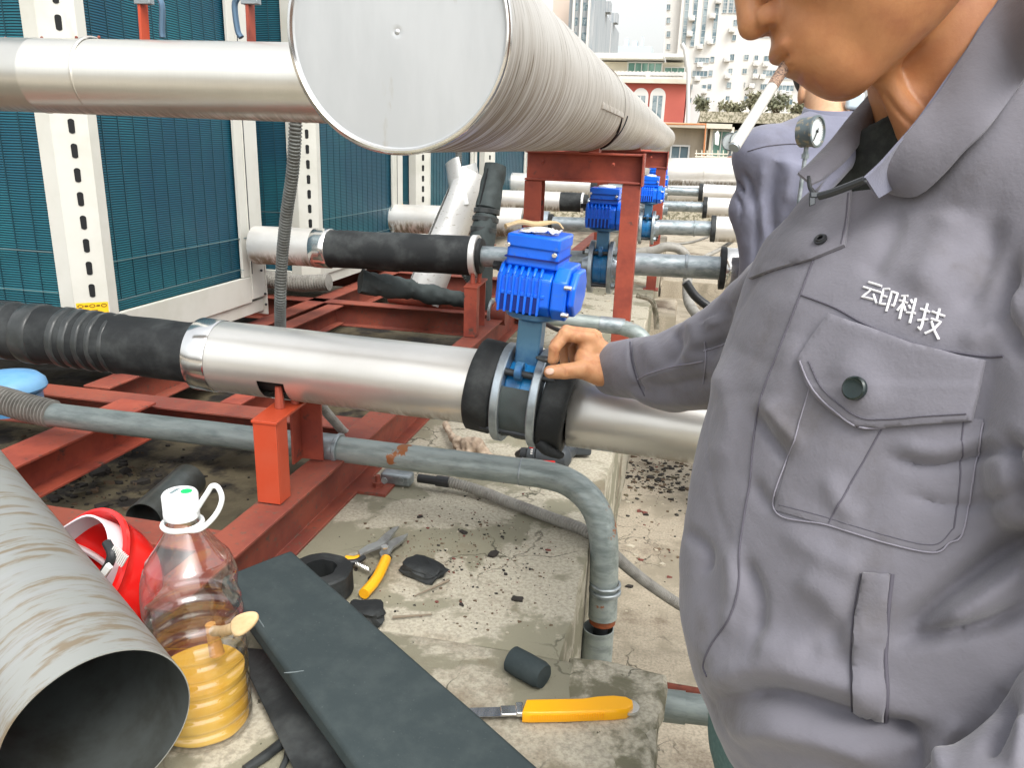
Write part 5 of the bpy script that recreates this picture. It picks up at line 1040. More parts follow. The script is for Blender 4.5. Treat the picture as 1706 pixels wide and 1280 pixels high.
# pavilion and red block
YR = 46.
r_ = wz(1008, 98, 1142, 260, YR); rb_ = thing('terrace_house', (r_[0], YR, -18), 'red walled house with arched windows and a white balustraded terrace', 'building')
q = wz(1040, 139, 1141, 205, YR); MB().box((q[0]-6, YR, -18), (q[1], YR+12, q[3])).build('wall', m_rw, rb_, smooth=0)
zb = q[3]
MB().box((q[0]-6.2, YR-.35, zb+.002), (q[1]+.25, YR+12, zb+.22)).build('terrace_slab', m_cream, rb_, smooth=0)
bl_ = MB(); h = wz(1045, 122, 1142, 137, YR); hz = h[3]-h[2]; X0, X1 = h[0]-1, h[1]+.1
bl_.box((X0, YR-.28, h[3]-.13), (X1, YR-.02, h[3]+.05)).box((X0, YR-.25, zb+.222), (X1, YR-.05, zb+.34)); xx = X0+.1
while xx < X1-.1: bl_.lathe([(.05, 0), (.09, hz*.3), (.05, hz*.55), (.07, hz*.60)], (xx, YR-.15, zb+.34), (0,0,1), 8); xx += .21
for xx in (X0+.1, (X0+X1)/2, X1-.1): bl_.box((xx-.12, YR-.29, zb+.223), (xx+.12, YR-.01, h[3]+.08))
bl_.build('balustrade', m_wt, rb_, smooth=0)
pv = wz(1012, 88, 1142, 121, YR+4); MB().box((pv[0]-1, YR+4, zb+.25), (pv[1]-.1, YR+11, pv[3]-.5)).build('pavilion_wall', m_cream, rb_, smooth=0)
pr_ = wz(1008, 88, 1100, 97, YR+3); MB().box((pr_[0]-1, YR+3, pr_[2]), (pr_[1]+.2, YR+11.5, pr_[3])).build('pavilion_roof', m_wt, rb_, smooth=0)
pr2 = wz(1101, 90, 1142, 99, YR+3); MB().box((pr2[0]+.25, YR+2.6, pr2[2]+.1), (pr2[1]+.1, YR+11.2, pr2[3])).build('pavilion_roof', m_frame, rb_, smooth=0)
win(rb_, wz(1047, 105, 1102, 121, YR+4), YR+4, m_grn, mull=4); win(rb_, wz(1108, 113, 1140, 121, YR+4), YR+4, m_grn, mull=2)
for (a, b) in ((1086.5, 1102.5), (1058, 1074)):
    x_0, x_1, z_0, z_1 = wz(a, 160, b, 200, YR); rad = (x_1-x_0)/2; cx_ = (x_0+x_1)/2
    def arch(rad, yv, z_0): return [(cx_-rad, yv, z_0), (cx_+rad, yv, z_0)]+[(cx_+rad*math.cos(t_), yv, z_1+rad*math.sin(t_)) for t_ in np.linspace(0, math.pi, 13)]
    A_ = arch(rad+.16, YR-.10, z_0-.1); B_ = arch(rad+.16, YR-.002, z_0-.1); n = len(A_); MB().add(A_+B_, [tuple(range(n)), tuple(range(n, 2*n))[::-1]]+[(i, n+i, n+(i+1) % n, (i+1) % n) for i in range(n)]).build('arch_surround', m_wt, rb_, smooth=0)
    A_ = arch(rad, YR-.115, z_0); w_ = MB().add([(x_0, YR-.115, z_0), (x_1, YR-.115, z_0), (x_1, YR-.115, z_1+rad*.1), (x_0, YR-.115, z_1+rad*.1)], [(0,1,2,3)]).build('window', m_win, rb_, smooth=0)
    MB().box((cx_-.03, YR-.14, z_0), (cx_+.03, YR-.117, z_1)).build('frame', m_frame, w_, smooth=0)
dpx = [WY(1136, 72, YR-1), WY(1141, 82, YR-1), WY(1147, 120, YR-1), WY(1146, 205, YR-1)]
tag(MB().tube(dpx, .11, 10).build('downpipe', m_frame, None), 'grey vent duct rising beside the red house wall', 'duct')
q = wz(1142, 140, 1160, 205, YR+.5); tag(MB().box((q[0]+.3, YR+.5, -18), (q[1]+.2, YR+8, q[3])).build('service_shaft', m_frame, None, smooth=0), 'narrow grey stack of ledges between the red house and the white tower', 'building')
# low weathered house and planted terrace
YL = 21.
lw = thing('low_house', (WY(1118, 240, YL)[0], YL, -18), 'low weathered beige roof house with dark openings behind the white pipe', 'building')
q = wz(1085, 207, 1400, 300, YL); MB().box((q[0], YL, -18), (q[1]+2, YL+8, WY(1150, 214, YL)[2])).build('wall', m_lc, lw, smooth=0)
q = wz(1085, 206, 1218, 214, YL); MB().box((q[0], YL-.5, q[2]+.003), (q[1], YL+8, q[3])).build('roof_slab', m_cream, lw, smooth=0)
MB().tube([WY(1090, 206, YL-.6), WY(1176, 207, YL-.6), WY(1172, 262, YL-.6)], .03, 6).build('orange_pipe', mat('orange_pipe', (.5, .2, .08), .6), lw)
q = wz(1166, 188, 1420, 206, YL-.2); MB().box((q[0], YL-.2, q[2]), (q[1]+2, YL+8.2, q[3])).build('terrace_parapet', m_conc2, lw, smooth=0)
for (a, b, c, d, mg) in ((1119, 244, 1146, 264, m_win), (1188, 219, 1213, 262, m_grn), (1222, 224, 1236, 262, m_dark)): win(lw, wz(a, b, c, d, YL), YL, mg, mull=1)
for a in (1172, 1181, 1216): q = wz(a, 212, a+4, 265, YL); MB().box((q[0], YL-.25, -5), (q[1], YL-.052, q[3])).build('column', m_cream, lw, smooth=0)
mb = MB(); mb.tube([WY(1158, 256, YL-1.2), WY(1215, 257, YL-1.2)], .02, 6).tube([WY(1158, 261, YL-1.2), WY(1215, 262, YL-1.2)], .02, 6)
for a in range(1160, 1216, 9): mb.tube([WY(a, 250, YL-1.2), WY(a, 268, YL-1.2)], .015, 6)
mb.build('railing', m_cream, lw)
for px, lab in ((1194, 'pale cloth hanging left in the opening of the low house'), (1219, 'pale cloth hanging right in the opening of the low house')):
    pts = [WY(px-3, 222, YL-.8), WY(px+2, 217, YL-.8), WY(px+5, 224, YL-.8), WY(px+3, 242, YL-.8), WY(px-3, 240, YL-.8)]; n = 5
    tag(MB().add([p for p in pts]+[p+np.array([0,.06,0]) for p in pts], [tuple(range(n)), tuple(range(n, 2*n))[::-1]]+[(i, (i+1) % n, n+(i+1) % n, n+i) for i in range(n)]).build('hanging_cloth', m_whiter, None, smooth=0), lab, 'cloth')
# roof parapet
tag(MB().box((-9, 13.2, -2), (7, 13.4, .55)).build('roof_parapet', m_conc2, None, smooth=0), 'low stained parapet at the far edge of the roof', 'wall')
# bushes on the terrace
m_leaf = mat('olive_leaves', (.16, .17, .11), .7, 0, (.24, .24, .16), 3, .35, .65); m_leaf2 = mat('dry_olive_leaves', (.28, .27, .18), .8, 0, (.18, .18, .11), 3, .35, .65); m_twig = mat('twig', (.13, .10, .07), .9)
def bush(px, py, wpx, hpx, label, m, seed, y=YL+.7, n=300):
    rnd = random.Random(seed); c = WY(px, py, y); s = y*1.02/FOC; rw, rh = wpx/2*s, hpx*s; t = thing('bush', (c[0], y, c[2]), label, 'shrub', 'shrubs on the terrace of the low house')
    tw_ = MB(); ends = []
    for i in range(7):
        e = c+np.array([rnd.uniform(-.8, .8)*rw, rnd.uniform(-.6, .6)*rw, rnd.uniform(.5, .95)*rh]); m_ = (c+e)/2+np.array([rnd.uniform(-.2, .2)*rw, 0, 0]); tw_.tube([c-np.array([0,0,.1]), m_, e], [.03, .02, .008], 6); ends += [m_, e, (m_+e)/2]
    tw_.build('stems', m_twig, t)
    lf_ = MB()
    for i in range(n):
        e = ends[rnd.randrange(len(ends))]+np.array([rnd.gauss(0, .22)*rw, rnd.gauss(0, .25)*rw, rnd.gauss(0, .14)*rh]); a = nrm(np.array([rnd.gauss(0,1), rnd.gauss(0,1), rnd.gauss(0,1)])); b = nrm(np.cross(a, np.array([rnd.gauss(0,1), rnd.gauss(0,1), rnd.gauss(0,1)]))); l_ = rnd.uniform(.04, .10)
        lf_.add([e-a*l_, e+b*l_*.4, e+a*l_, e-b*l_*.4], [(0,1,2,3)])
    lf_.build('foliage', m, t, smooth=0)
bush(1170, 188, 22, 20, 'small dark bush at the left end of the terrace', m_leaf, 1)
bush(1218, 188, 40, 15, 'low wispy dry shrub left of the cigarette on the terrace', m_leaf2, 2)
bush(1253, 188, 34, 26, 'taller brown green bush behind the cigarette on the terrace', m_leaf2, 3)
bush(1292, 190, 38, 27, 'bright olive bush right of the cigarette on the terrace', m_leaf, 4)
bush(1328, 192, 30, 18, 'straggly bush beside the second worker ear on the terrace', m_leaf2, 5)
# ================================================================ PEOPLE
def snets(f, lo, hi, h):
    lo = np.array(lo, float); n = np.ceil((np.array(hi)-lo)/h).astype(int)+1
    ax = [lo[i]+h*np.arange(n[i]) for i in range(3)]; F = np.empty(n, np.float32)
    for i0 in range(0, n[0], 16):
        g = np.stack(np.meshgrid(ax[0][i0:i0+16], ax[1], ax[2], indexing='ij'), -1); F[i0:i0+16] = f(g)
    ins = F < 0; cn = n-1; acc = np.zeros(tuple(cn)+(3,), np.float32); cnt = np.zeros(tuple(cn), np.float32); quads = []
    idx = np.arange(int(np.prod(cn))).reshape(tuple(cn))
    for a in range(3):
        s0 = [slice(None)]*3; s1 = [slice(None)]*3; s0[a] = slice(0, -1); s1[a] = slice(1, None)
        A, B = F[tuple(s0)], F[tuple(s1)]; cr = np.argwhere((A < 0) != (B < 0))
        if len(cr) == 0: continue
        va, vb = A[tuple(cr.T)], B[tuple(cr.T)]; t = va/(va-vb); P = cr.astype(np.float32); P[:, a] += t
        b, c = (a+1) % 3, (a+2) % 3
        ok = (cr[:, b] > 0) & (cr[:, b] < n[b]-1) & (cr[:, c] > 0) & (cr[:, c] < n[c]-1); cr, P, va = cr[ok], P[ok], va[ok]; q = []
        for db, dc in ((-1,-1),(0,-1),(0,0),(-1,0)):
            cc = cr.copy(); cc[:, b] += db; cc[:, c] += dc; np.add.at(acc, tuple(cc.T), P); np.add.at(cnt, tuple(cc.T), 1); q.append(idx[tuple(cc.T)])
        q = np.stack(q, 1); q[va > 0] = q[va > 0][:, ::-1]; quads.append(q)
    Q = np.concatenate(quads); m = cnt > 0; V = acc[m]/cnt[m][:, None]*h+lo; remap = -np.ones(idx.size, int); remap[idx[m]] = np.arange(len(V)); return V.astype(float), remap[Q]
def vnormals(V, Q):
    a, b, c, d = V[Q[:,0]], V[Q[:,1]], V[Q[:,2]], V[Q[:,3]]; fn = np.cross(c-a, d-b); N = np.zeros_like(V)
    for k in range(4): np.add.at(N, Q[:, k], fn)
    return N/(np.linalg.norm(N, axis=1)[:, None]+1e-12)
def smooth_mesh(V, Q, it=2):
    for _ in range(it):
        S = np.zeros_like(V); c = np.zeros(len(V))
        for k in range(4): np.add.at(S, Q[:, k], V[Q[:, (k+1) % 4]]); np.add.at(c, Q[:, k], 1)
        V = V*.5+.5*S/c[:, None]
    return V
def sdmesh(name, V, Q, mat_, parent=None, label=None, cat=None, group=None):
    me = bpy.data.meshes.new(name); org = ORG[parent] if parent is not None else V.mean(0); me.from_pydata((V-org).tolist(), [], Q.tolist())
    for m in (mat_ if isinstance(mat_, (list, tuple)) else [mat_]): me.materials.append(m)
    me.polygons.foreach_set('use_smooth', [True]*len(me.polygons)); me.update()
    o = bpy.data.objects.new(name, me); C.objects.link(o); ORG[o] = org
    if parent is not None: o.parent = parent
    else: o.location = Vector(org)
    return tag(o, label, cat, group)
def smin(a, b, k): h = np.clip(.5+.5*(b-a)/k, 0, 1); return b*(1-h)+a*h-k*h*(1-h)
def cap(P, a, b, r0, r1=None):
    a, b = np.asarray(a, float), np.asarray(b, float); r1 = r0 if r1 is None else r1; d = b-a; t = np.clip(((P-a)@d)/(d@d), 0, 1); return np.linalg.norm(P-a-t[..., None]*d, axis=-1)-(r0+(r1-r0)*t)
def ell(P, c, r, Rm=None):
    q = (P-np.asarray(c)); q = q@Rm if Rm is not None else q; r = np.asarray(r, float); k = np.linalg.norm(q/r, axis=-1); k2 = np.linalg.norm(q/(r*r), axis=-1); return k*(k-1)/(k2+1e-9)
CR, CD_, CF = R[:, 0], R[:, 1], R[:, 2]
def nfield(V, s, seed=0, amp=1.):
    return amp*np.array([noise.noise(Vector((p[0]*s+seed, p[1]*s, p[2]*s))) for p in V])
GAIN = 1.0
def folds(V, N, lst, facing=True):
    px = pix(V); D = np.zeros(len(V)); front = np.ones(len(V))
    if facing: view = CAM-V; view /= np.linalg.norm(view, axis=1)[:, None]; front = np.clip(((view*N).sum(1)+.1)*4, 0, 1)
    for pts, wd, amp in lst:
        P = np.array(spline([(a, b, 0) for a, b in pts], 6))[:, :2]; best = np.full(len(V), 1e9); bt = np.zeros(len(V)); L_ = len(P)-1
        for i in range(L_):
            a, b = P[i], P[i+1]; d = b-a; t = np.clip(((px[:, :2]-a)@d)/(d@d+1e-9), 0, 1); ds = np.linalg.norm(px[:, :2]-a-t[:, None]*d, axis=1); m = ds < best; best[m] = ds[m]; bt[m] = (i+t[m])/L_
        env = np.clip(np.minimum(bt, 1-bt)*5+.15, 0, 1); D += amp*env*np.exp(-(best/wd)**2)
    return V+N*(D*front*GAIN)[:, None]

def crease(V, amp=.0010):
    out = np.empty(len(V))
    for i, p in enumerate(V):
        q = Vector((p[0]*9+noise.noise(Vector(p*6))*1.2, p[1]*9, p[2]*20)); n1 = 1-min(1, abs(noise.noise(q))*3.2); m_ = max(0, noise.noise(Vector((p[0]*5+7, p[1]*5, p[2]*5)))+.12)
        out[i] = -amp*n1*n1*m_*2.2
    return out
# ---------- materials
m_skin = mat('tanned_skin', (.46, .215, .095), .46, 0, (.37, .155, .068), 26, .35, .7, bump=.35, bs=520, spec=.45, sss=.2, bdist=.0006, col3=(.30, .11, .055), n3=17, lo3=.50, hi3=.78, rvar=.12)
m_skin2 = mat('hand_skin', (.54, .285, .145), .5, 0, (.44, .205, .10), 60, .35, .7, bump=.35, bs=260, bstretch=(1,1,1), spec=.4, sss=.25, bdist=.0006, col3=(.46, .19, .10), n3=30, lo3=.55, hi3=.8)
def cloth_mat(name, c1, c2, c3):
    m = mat(name, c1, .85, 0, c2, 6, .35, .7, spec=.2, col3=c3, n3=9, lo3=.52, hi3=.75); t = m.node_tree; b = t.nodes['Principled BSDF']; l = t.links.new
    b.inputs['Sheen Weight'].default_value = .25; tc = t.nodes.new('ShaderNodeTexCoord')
    w1 = t.nodes.new('ShaderNodeTexNoise'); w1.inputs['Scale'].default_value = 480; w1.inputs['Detail'].default_value = 2; w2 = t.nodes.new('ShaderNodeTexNoise'); w2.inputs['Scale'].default_value = 55; w2.inputs['Detail'].default_value = 5
    l(tc.outputs['Object'], w1.inputs[0]); l(tc.outputs['Object'], w2.inputs[0])
    b1 = t.nodes.new('ShaderNodeBump'); b1.inputs['Strength'].default_value = .38; b1.inputs['Distance'].default_value = .0006; b2 = t.nodes.new('ShaderNodeBump'); b2.inputs['Strength'].default_value = .3; b2.inputs['Distance'].default_value = .004
    l(w2.outputs['Fac'], b2.inputs['Height']); l(w1.outputs['Fac'], b1.inputs['Height']); l(b2.outputs[0], b1.inputs['Normal']); l(b1.outputs[0], b.inputs['Normal']); return m
m_jk = cloth_mat('grey_lilac_work_cloth', (.168, .164, .190), (.142, .138, .158), (.112, .104, .108))
m_jk2 = cloth_mat('grey_blue_work_cloth', (.165, .17, .225), (.145, .15, .20), (.13, .13, .165))
m_jean = mat('green_grey_jeans', (.07, .13, .12), .9, 0, (.10, .17, .16), 200, .35, .7, bump=.3, bs=500)
m_shirt = mat('black_shirt', (.012, .014, .013), .9, 0, (.03, .035, .03), 60, .4, .7, bump=.3, bs=300)
m_thread = mat('dark_seam', (.085, .08, .10), .9); m_threadl = mat('pale_stitch_edge', (.23, .22, .26), .9); m_emb = mat('white_embroidery', (.68, .68, .70), .7)
m_btn = mat('dark_green_button', (.006, .016, .015), .25, .2, coat=.4); m_nail = mat('fingernail', (.62, .40, .30), .3, coat=.3)

# ---------- worker in front: body (head, neck, chest, right forearm and hand), one skin mesh
yaw = math.radians(11); Fc = np.array([-.857, .515, 0]); Uc = np.array([-.515, -.857, 0]); Fw = np.array([0, 0, 1.])
Fc2 = Fc*math.cos(yaw)+Fw*math.sin(yaw); Sc = np.cross(Fc2, Uc)   # cam coords
Fh, Uh = R@Fc2, R@Uc; Sh = R@nrm(Sc); HM = np.stack([Fh, Uh, Sh], 1)
nose = W(1237, 48, .565); HO = nose-Fh*.1175-Uh*(-.034)
def head_f(P):
    q = (P-HO)@HM; q2 = q.copy(); q2[..., 2] = np.abs(q[..., 2])
    d = ell(q, (-.015, .035, 0), (.098, .10, .078)); d = smin(d, ell(q, (.030, -.018, 0), (.062, .078, .066)), .02)
    d = smin(d, ell(q, (.026, -.068, 0), (.060, .042, .058)), .02)
    d = smin(d, cap(q2, (-.008, -.078, .046), (.068, -.1020, .012), .018, .0165), .022)
    d = smin(d, ell(q, (.0755, -.0985, 0), (.0198, .0175, .024)), .014)
    d = smin(d, ell(q, (.0795, -.068, 0), (.0280, .034, .033)), .014)
    d = smin(d, ell(q2, (.052, -.028, .040), (.032, .034, .022)), .015)
    d = smin(d, cap(q, (.090, .022, 0), (.1075, -.028, 0), .0075, .0098), .010)
    d = smin(d, ell(q, (.1090, -.0360, 0), (.0118, .0102, .0112)), .005)
    d = smin(d, ell(q2, (.1000, -.0385, .0125), (.0110, .0078, .0060)), .005)
    d = smin(d, ell(q, (.1040, -.0630, 0), (.0072, .0062, .021)), .005)
    d = smin(d, ell(q, (.0995, -.0765, 0), (.0080, .0066, .019)), .005)
    d = smin(d, ell(q2, (-.02, .0, .078), (.016, .030, .010)), .006)
    def sub(a, b, k): return -smin(-a, b, k)
    d = sub(d, cap(q2, (.1115, -.0700, 0), (.1040, -.0705, .0130), .0018, .0014), .003)
    d = sub(d, ell(q2, (.1075, -.0480, .0112), (.0068, .0046, .0056)), .002)
    d = sub(d, ell(q, (.1060, -.0865, 0), (.004, .0035, .014)), .005)
    return d
nk0, nk1 = W(1545, -60, .615), W(1612, 300, .635)
def hn_f(P):
    d = smin(head_f(P), cap(P, nk0, nk1, .057, .062), .016); d = smin(d, cap(P, W(1465, 115, .590), W(1545, 270, .60), .008, .010), .02)
    return d
hlo, hhi = HO-.13, HO+.13
hlo = np.minimum(hlo, nk1-.09); hlo[2] = nk1[2]-.05
Vh, Qh = snets(hn_f, hlo, hhi, .0019); Vh = smooth_mesh(Vh, Qh, 1)
Nh = vnormals(Vh, Qh)
Vh = folds(Vh, Nh, [([(1468, 150), (1500, 190), (1528, 215)], 5, -.0016), ([(1490, 120), (1530, 165), (1560, 195)], 6, -.0014), ([(1253, 0), (1258, 35), (1272, 62)], 4, -.0010), ([(1375, 165), (1352, 138), (1352, 120)], 7, -.0010), ([(1310, 108), (1322, 112)], 4, -.0014)])
# right hand (the working hand) -- pads, knuckles and five separate fingers
def WW(px, py, d): return W(px, py, d)
hd0 = 1.155
FING = [  # (chain of px,py,depth), radii
 ([(984, 563, 1.150), (941, 558, 1.140), (924, 580, 1.135), (920, 600, 1.140)], [.0115, .0098, .0085, .0072]),
 ([(988, 560, 1.172), (944, 553, 1.166), (926, 574, 1.162), (924, 599, 1.160)], [.0115, .0098, .0085, .0072]),
 ([(992, 561, 1.192), (953, 555, 1.190), (938, 577, 1.190), (940, 603, 1.186)], [.0108, .0092, .0080, .0070]),
 ([(996, 568, 1.210), (966, 563, 1.212), (953, 582, 1.212), (956, 604, 1.208)], [.0098, .0082, .0072, .0064]),
 ([(1000, 625, 1.145), (968, 616, 1.128), (940, 619, 1.118), (917, 620, 1.115)], [.0170, .0128, .0112, .0098])]
def hand_f(P):
    a, b = WW(1018, 607, 1.175), WW(986, 585, 1.165)
    d = cap(P, WW(1060, 612, 1.18), a, .0255, .0235)
    pm = cap(P, WW(1015, 596, 1.165), WW(985, 573, 1.158), .0190, .0150); pm = smin(pm, cap(P, WW(1018, 605, 1.190), WW(995, 577, 1.205), .0180, .0135), .012); pm = smin(pm, cap(P, WW(1016, 614, 1.165), WW(985, 612, 1.145), .0190, .0165), .012); pm = smin(pm, cap(P, WW(978, 574, 1.155), WW(970, 602, 1.145), .0125, .0125), .010); pm = smin(pm, cap(P, WW(985, 580, 1.18), WW(972, 598, 1.18), .015, .015), .010)
    d = smin(d, pm, .012)
    for ch, r in FING:
        q = [WW(*c) for c in ch]; fd = cap(P, q[0], q[1], r[0], r[1])
        fd = smin(fd, ell(P, q[1], (r[1]*1.08,)*3), .002); fd = smin(fd, cap(P, q[1], q[2], r[1], r[2]), .002); fd = smin(fd, cap(P, q[2], q[3], r[2]*1.03, r[3]), .002)
        d = smin(d, fd, .0055)
    return d
ps = np.array([WW(*c) for ch, r in FING for c in ch]+[WW(1062, 612, 1.18)])
Vf, Qf = snets(hand_f, ps.min(0)-.03, ps.max(0)+.03, .0013); Vf = smooth_mesh(Vf, Qf, 1); Nf = vnormals(Vf, Qf)
Vf = folds(Vf, Nf, [([(938, 612), (942, 627)], 2.0, -.0009), ([(944, 611), (947, 627)], 1.8, -.0006), ([(936, 552), (930, 566)], 2.0, -.0007), ([(941, 553), (936, 567)], 2.0, -.0007), ([(966, 606), (985, 600), (1000, 606)], 4, -.0012), ([(985, 590), (966, 580), (955, 578)], 5, -.0016), ([(1000, 570), (980, 590)], 6, .0010), ([(918, 577), (927, 584)], 1.8, -.0006), ([(962, 552), (957, 570)], 2.4, -.0009)])
# chest and forearm core under the clothes
sh_r, el_r, wr_r = W(1480, 420, .84), W(1245, 585, .99), WW(1055, 612, 1.18)
def core_f(P):
    d = cap(P, W(1625, 420, .66), W(1600, 1150, .70), .085, .09); d = smin(d, cap(P, nk1, W(1625, 420, .66), .055, .08), .03)
    d = smin(d, cap(P, W(1625, 420, .68), sh_r, .06, .045), .04); d = smin(d, cap(P, sh_r, el_r, .043, .034), .02); d = smin(d, cap(P, el_r, wr_r, .034, .0255), .02); return d
cp_ = np.array([W(1625, 420, .66), W(1600, 1150, .70), nk1, sh_r, el_r, wr_r]); Vc, Qc = snets(core_f, cp_.min(0)-.11, cp_.max(0)+.11, .009)
Vb = np.concatenate([Vh, Vc, Vf]); Qb = np.concatenate([Qh, Qc+len(Vh), Qf+len(Vh)+len(Vc)])
body = sdmesh('person', Vb, Qb, [m_skin, m_skin2], None, 'worker in a grey lilac jacket with white embroidery, smoking, one hand on the valve foam', 'person')
mi = np.zeros(len(Qb), np.int32); mi[len(Qh)+len(Qc):] = 1; body.data.polygons.foreach_set('material_index', mi)
# hair, eyes and brow of the front worker (above the picture frame)
def hairf_f(P):
    q = (P-HO)@HM; d = ell(q, (-.022, .045, 0), (.100, .102, .084)); d = smin(d, ell(q, (-.045, .0, 0), (.075, .075, .080)), .02)
    return np.maximum(d, -((q[..., 1]-.035)*.75-(q[..., 0]-.055)*.66))
Vq, Qq = snets(hairf_f, HO-.15, HO+.16, .005); Vq = smooth_mesh(Vq, Qq, 1); sdmesh('hair', Vq, Qq, mat('short_black_hair', (.018, .015, .013), .55, bump=.6, bs=160), body)
for s_ in (-1, 1):
    ec = HO+HM@np.array([.0795, .002, .031*s_]); MB().ball(ec, .0122, 10).build('eye', mat('eye_white', (.7, .68, .64), .2) if 'eye_white' not in MATS else MATS['eye_white'], body, smooth=180)
    MB().ball(ec+HM@np.array([.0085, -.001, 0]), .0060, 8).build('iris', m_blk, body, smooth=180)
    MB().tube([HO+HM@np.array([.094, .024, .012*s_]), HO+HM@np.array([.092, .028, .030*s_]), HO+HM@np.array([.078, .024, .050*s_])], [.003, .0038, .002], 8).build('eyebrow', MATS['short_black_hair'], body)
# nails
hb_ = BVHTree.FromPolygons([tuple(p) for p in Vf], [tuple(q) for q in Qf.tolist()])
def nail(cx_, cy_, dep, w_, l_, ang_):
    c = W(cx_, cy_, dep); r = nrm(ray(cx_, cy_)); loc, nor, i, ds = hb_.ray_cast(Vector(CAM), Vector(r))
    if loc is None: return
    c = np.array(loc); n_ = np.array(nor); n_ = n_ if n_@(CAM-c) > 0 else -n_; t_ = nrm(CR*math.cos(ang_)+CD_*math.sin(ang_)); t_ = nrm(t_-n_*(t_@n_)); b_ = np.cross(n_, t_); M_ = np.stack([t_, b_, n_], 1)
    mb = MB(); mb.ball((0,0,0), 1, 8); V = np.array(mb.v)*np.array([l_, w_, .0013]); mb.v = [tuple(M_@q+c+n_*.0002) for q in V]; mb.build('fingernail', m_nail, body, smooth=180)
nail(916, 619, 1.11, .0052, .0066, math.radians(178))
# ---------- jacket
dep = .72
TB = [(150, 1500, .13, .10), (215, 1465, .145, .11), (250, 1428, .155, .115), (300, 1375, .17, .12), (350, 1325, .18, .125), (400, 1283, .19, .135), (470, 1247, .20, .14), (550, 1224, .20, .14), (620, 1207, .20, .14), (700, 1184, .20, .14), (780, 1164, .20, .14), (860, 1153, .20, .145), (930, 1143, .20, .145), (1000, 1139, .20, .145), (1060, 1155, .20, .14), (1110, 1172, .20, .14), (1160, 1194, .20, .14), (1190, 1208, .20, .14), (1230, 1240, .195, .14), (1285, 1290, .19, .135), (1420, 1380, .18, .13)]
_cr = nrm(np.array([CR[0], CR[1], 0])); _cf = nrm(np.array([CF[0], CF[1], 0]))
Vt_ = -.74*_cr-.672*_cf; Ut_ = .672*_cr-.74*_cf
zs, cs, aa, bb = [], [], [], []
for py, px, a, b in TB:
    S = W(px, py, dep); rh = ray(px, py); rh = nrm([rh[0], rh[1], 0]); n_ = np.array([-rh[1], rh[0], 0]); n_ = n_ if n_@_cr < 0 else -n_
    s_ = math.sqrt((a*(Ut_@n_))**2+(b*(Vt_@n_))**2); c = S-(a*a*(Ut_@n_)*Ut_+b*b*(Vt_@n_)*Vt_)/s_; zs.append(S[2]); cs.append(c); aa.append(a); bb.append(b)
o_ = np.argsort(zs); zs = np.array(zs)[o_]; cs = np.array(cs)[o_]; aa = np.array(aa)[o_]; bb = np.array(bb)[o_]
# left arm (near the camera)
la = [W(1835, 330, .55), W(1825, 560, .50), W(1822, 800, .47), W(1950, 1060, .46), W(1815, 1262, .44), W(1650, 1380, .43)]
hemA = W(1213, 1186, .72); hemA[2] = .590; hemB = hemA+np.array([.3, 0, -.02]); hn_ = nrm(np.cross(hemB-hemA, (0., 1., 0.))); hn_ = hn_ if hn_[2] < 0 else -hn_
def torso_f(P, grow=0):
    z = P[..., 2]; c = np.stack([np.interp(z, zs, cs[:, i]) for i in range(2)], -1); a = np.interp(z, zs, aa)+grow; b = np.interp(z, zs, bb)+grow
    rx = P[..., 0]-c[..., 0]; ry = P[..., 1]-c[..., 1]; u = np.abs(rx*Ut_[0]+ry*Ut_[1])/a; v = np.abs(rx*Vt_[0]+ry*Vt_[1])/b
    return ((u**2.15+v**2.15)**(1/2.15)-1)*np.minimum(a, b)
def jacket_f(P):
    d = torso_f(P); d = np.maximum(d, P[..., 2]-zs[-1])
    d = smin(d, cap(P, cs[-4]*1.0, la[0], .07, .068), .05); d = smin(d, cap(P, W(1690, 312, .585), la[0], .070, .070), .03); d = smin(d, cap(P, W(1705, 300, .60), W(1830, 130, .58), .068, .07), .03)
    arm = cap(P, la[0], la[1], .066, .060); arm = smin(arm, cap(P, la[1], la[2], .060, .057), .01); arm = smin(arm, cap(P, la[2], la[3], .057, .054), .01); d = smin(d, arm, .006)
    fa_ = smin(cap(P, la[3], la[4], .050, .045), cap(P, la[4], la[5], .045, .042), .01); d = smin(d, fa_, .003)
    ho_ = smin(cap(P, W(1500, 120, .58), W(1440, 212, .575), .052, .050), cap(P, W(1510, 120, .66), W(1455, 215, .65), .060, .052), .02); d = -smin(-d, ho_, .008)
    return np.maximum(d, (P-hemA)@hn_)
jl = np.array([cs.min(0)[0]-.22, cs.min(0)[1]-.22, zs[0]]); jh = np.array([.74, cs.max(0)[1]+.22, zs[-1]+.03])
jl = np.maximum(jl, [-.12, .15, .52])
Vj, Qj = snets(jacket_f, jl, jh, .0034); Vj = smooth_mesh(Vj, Qj, 2); Nj = vnormals(Vj, Qj)
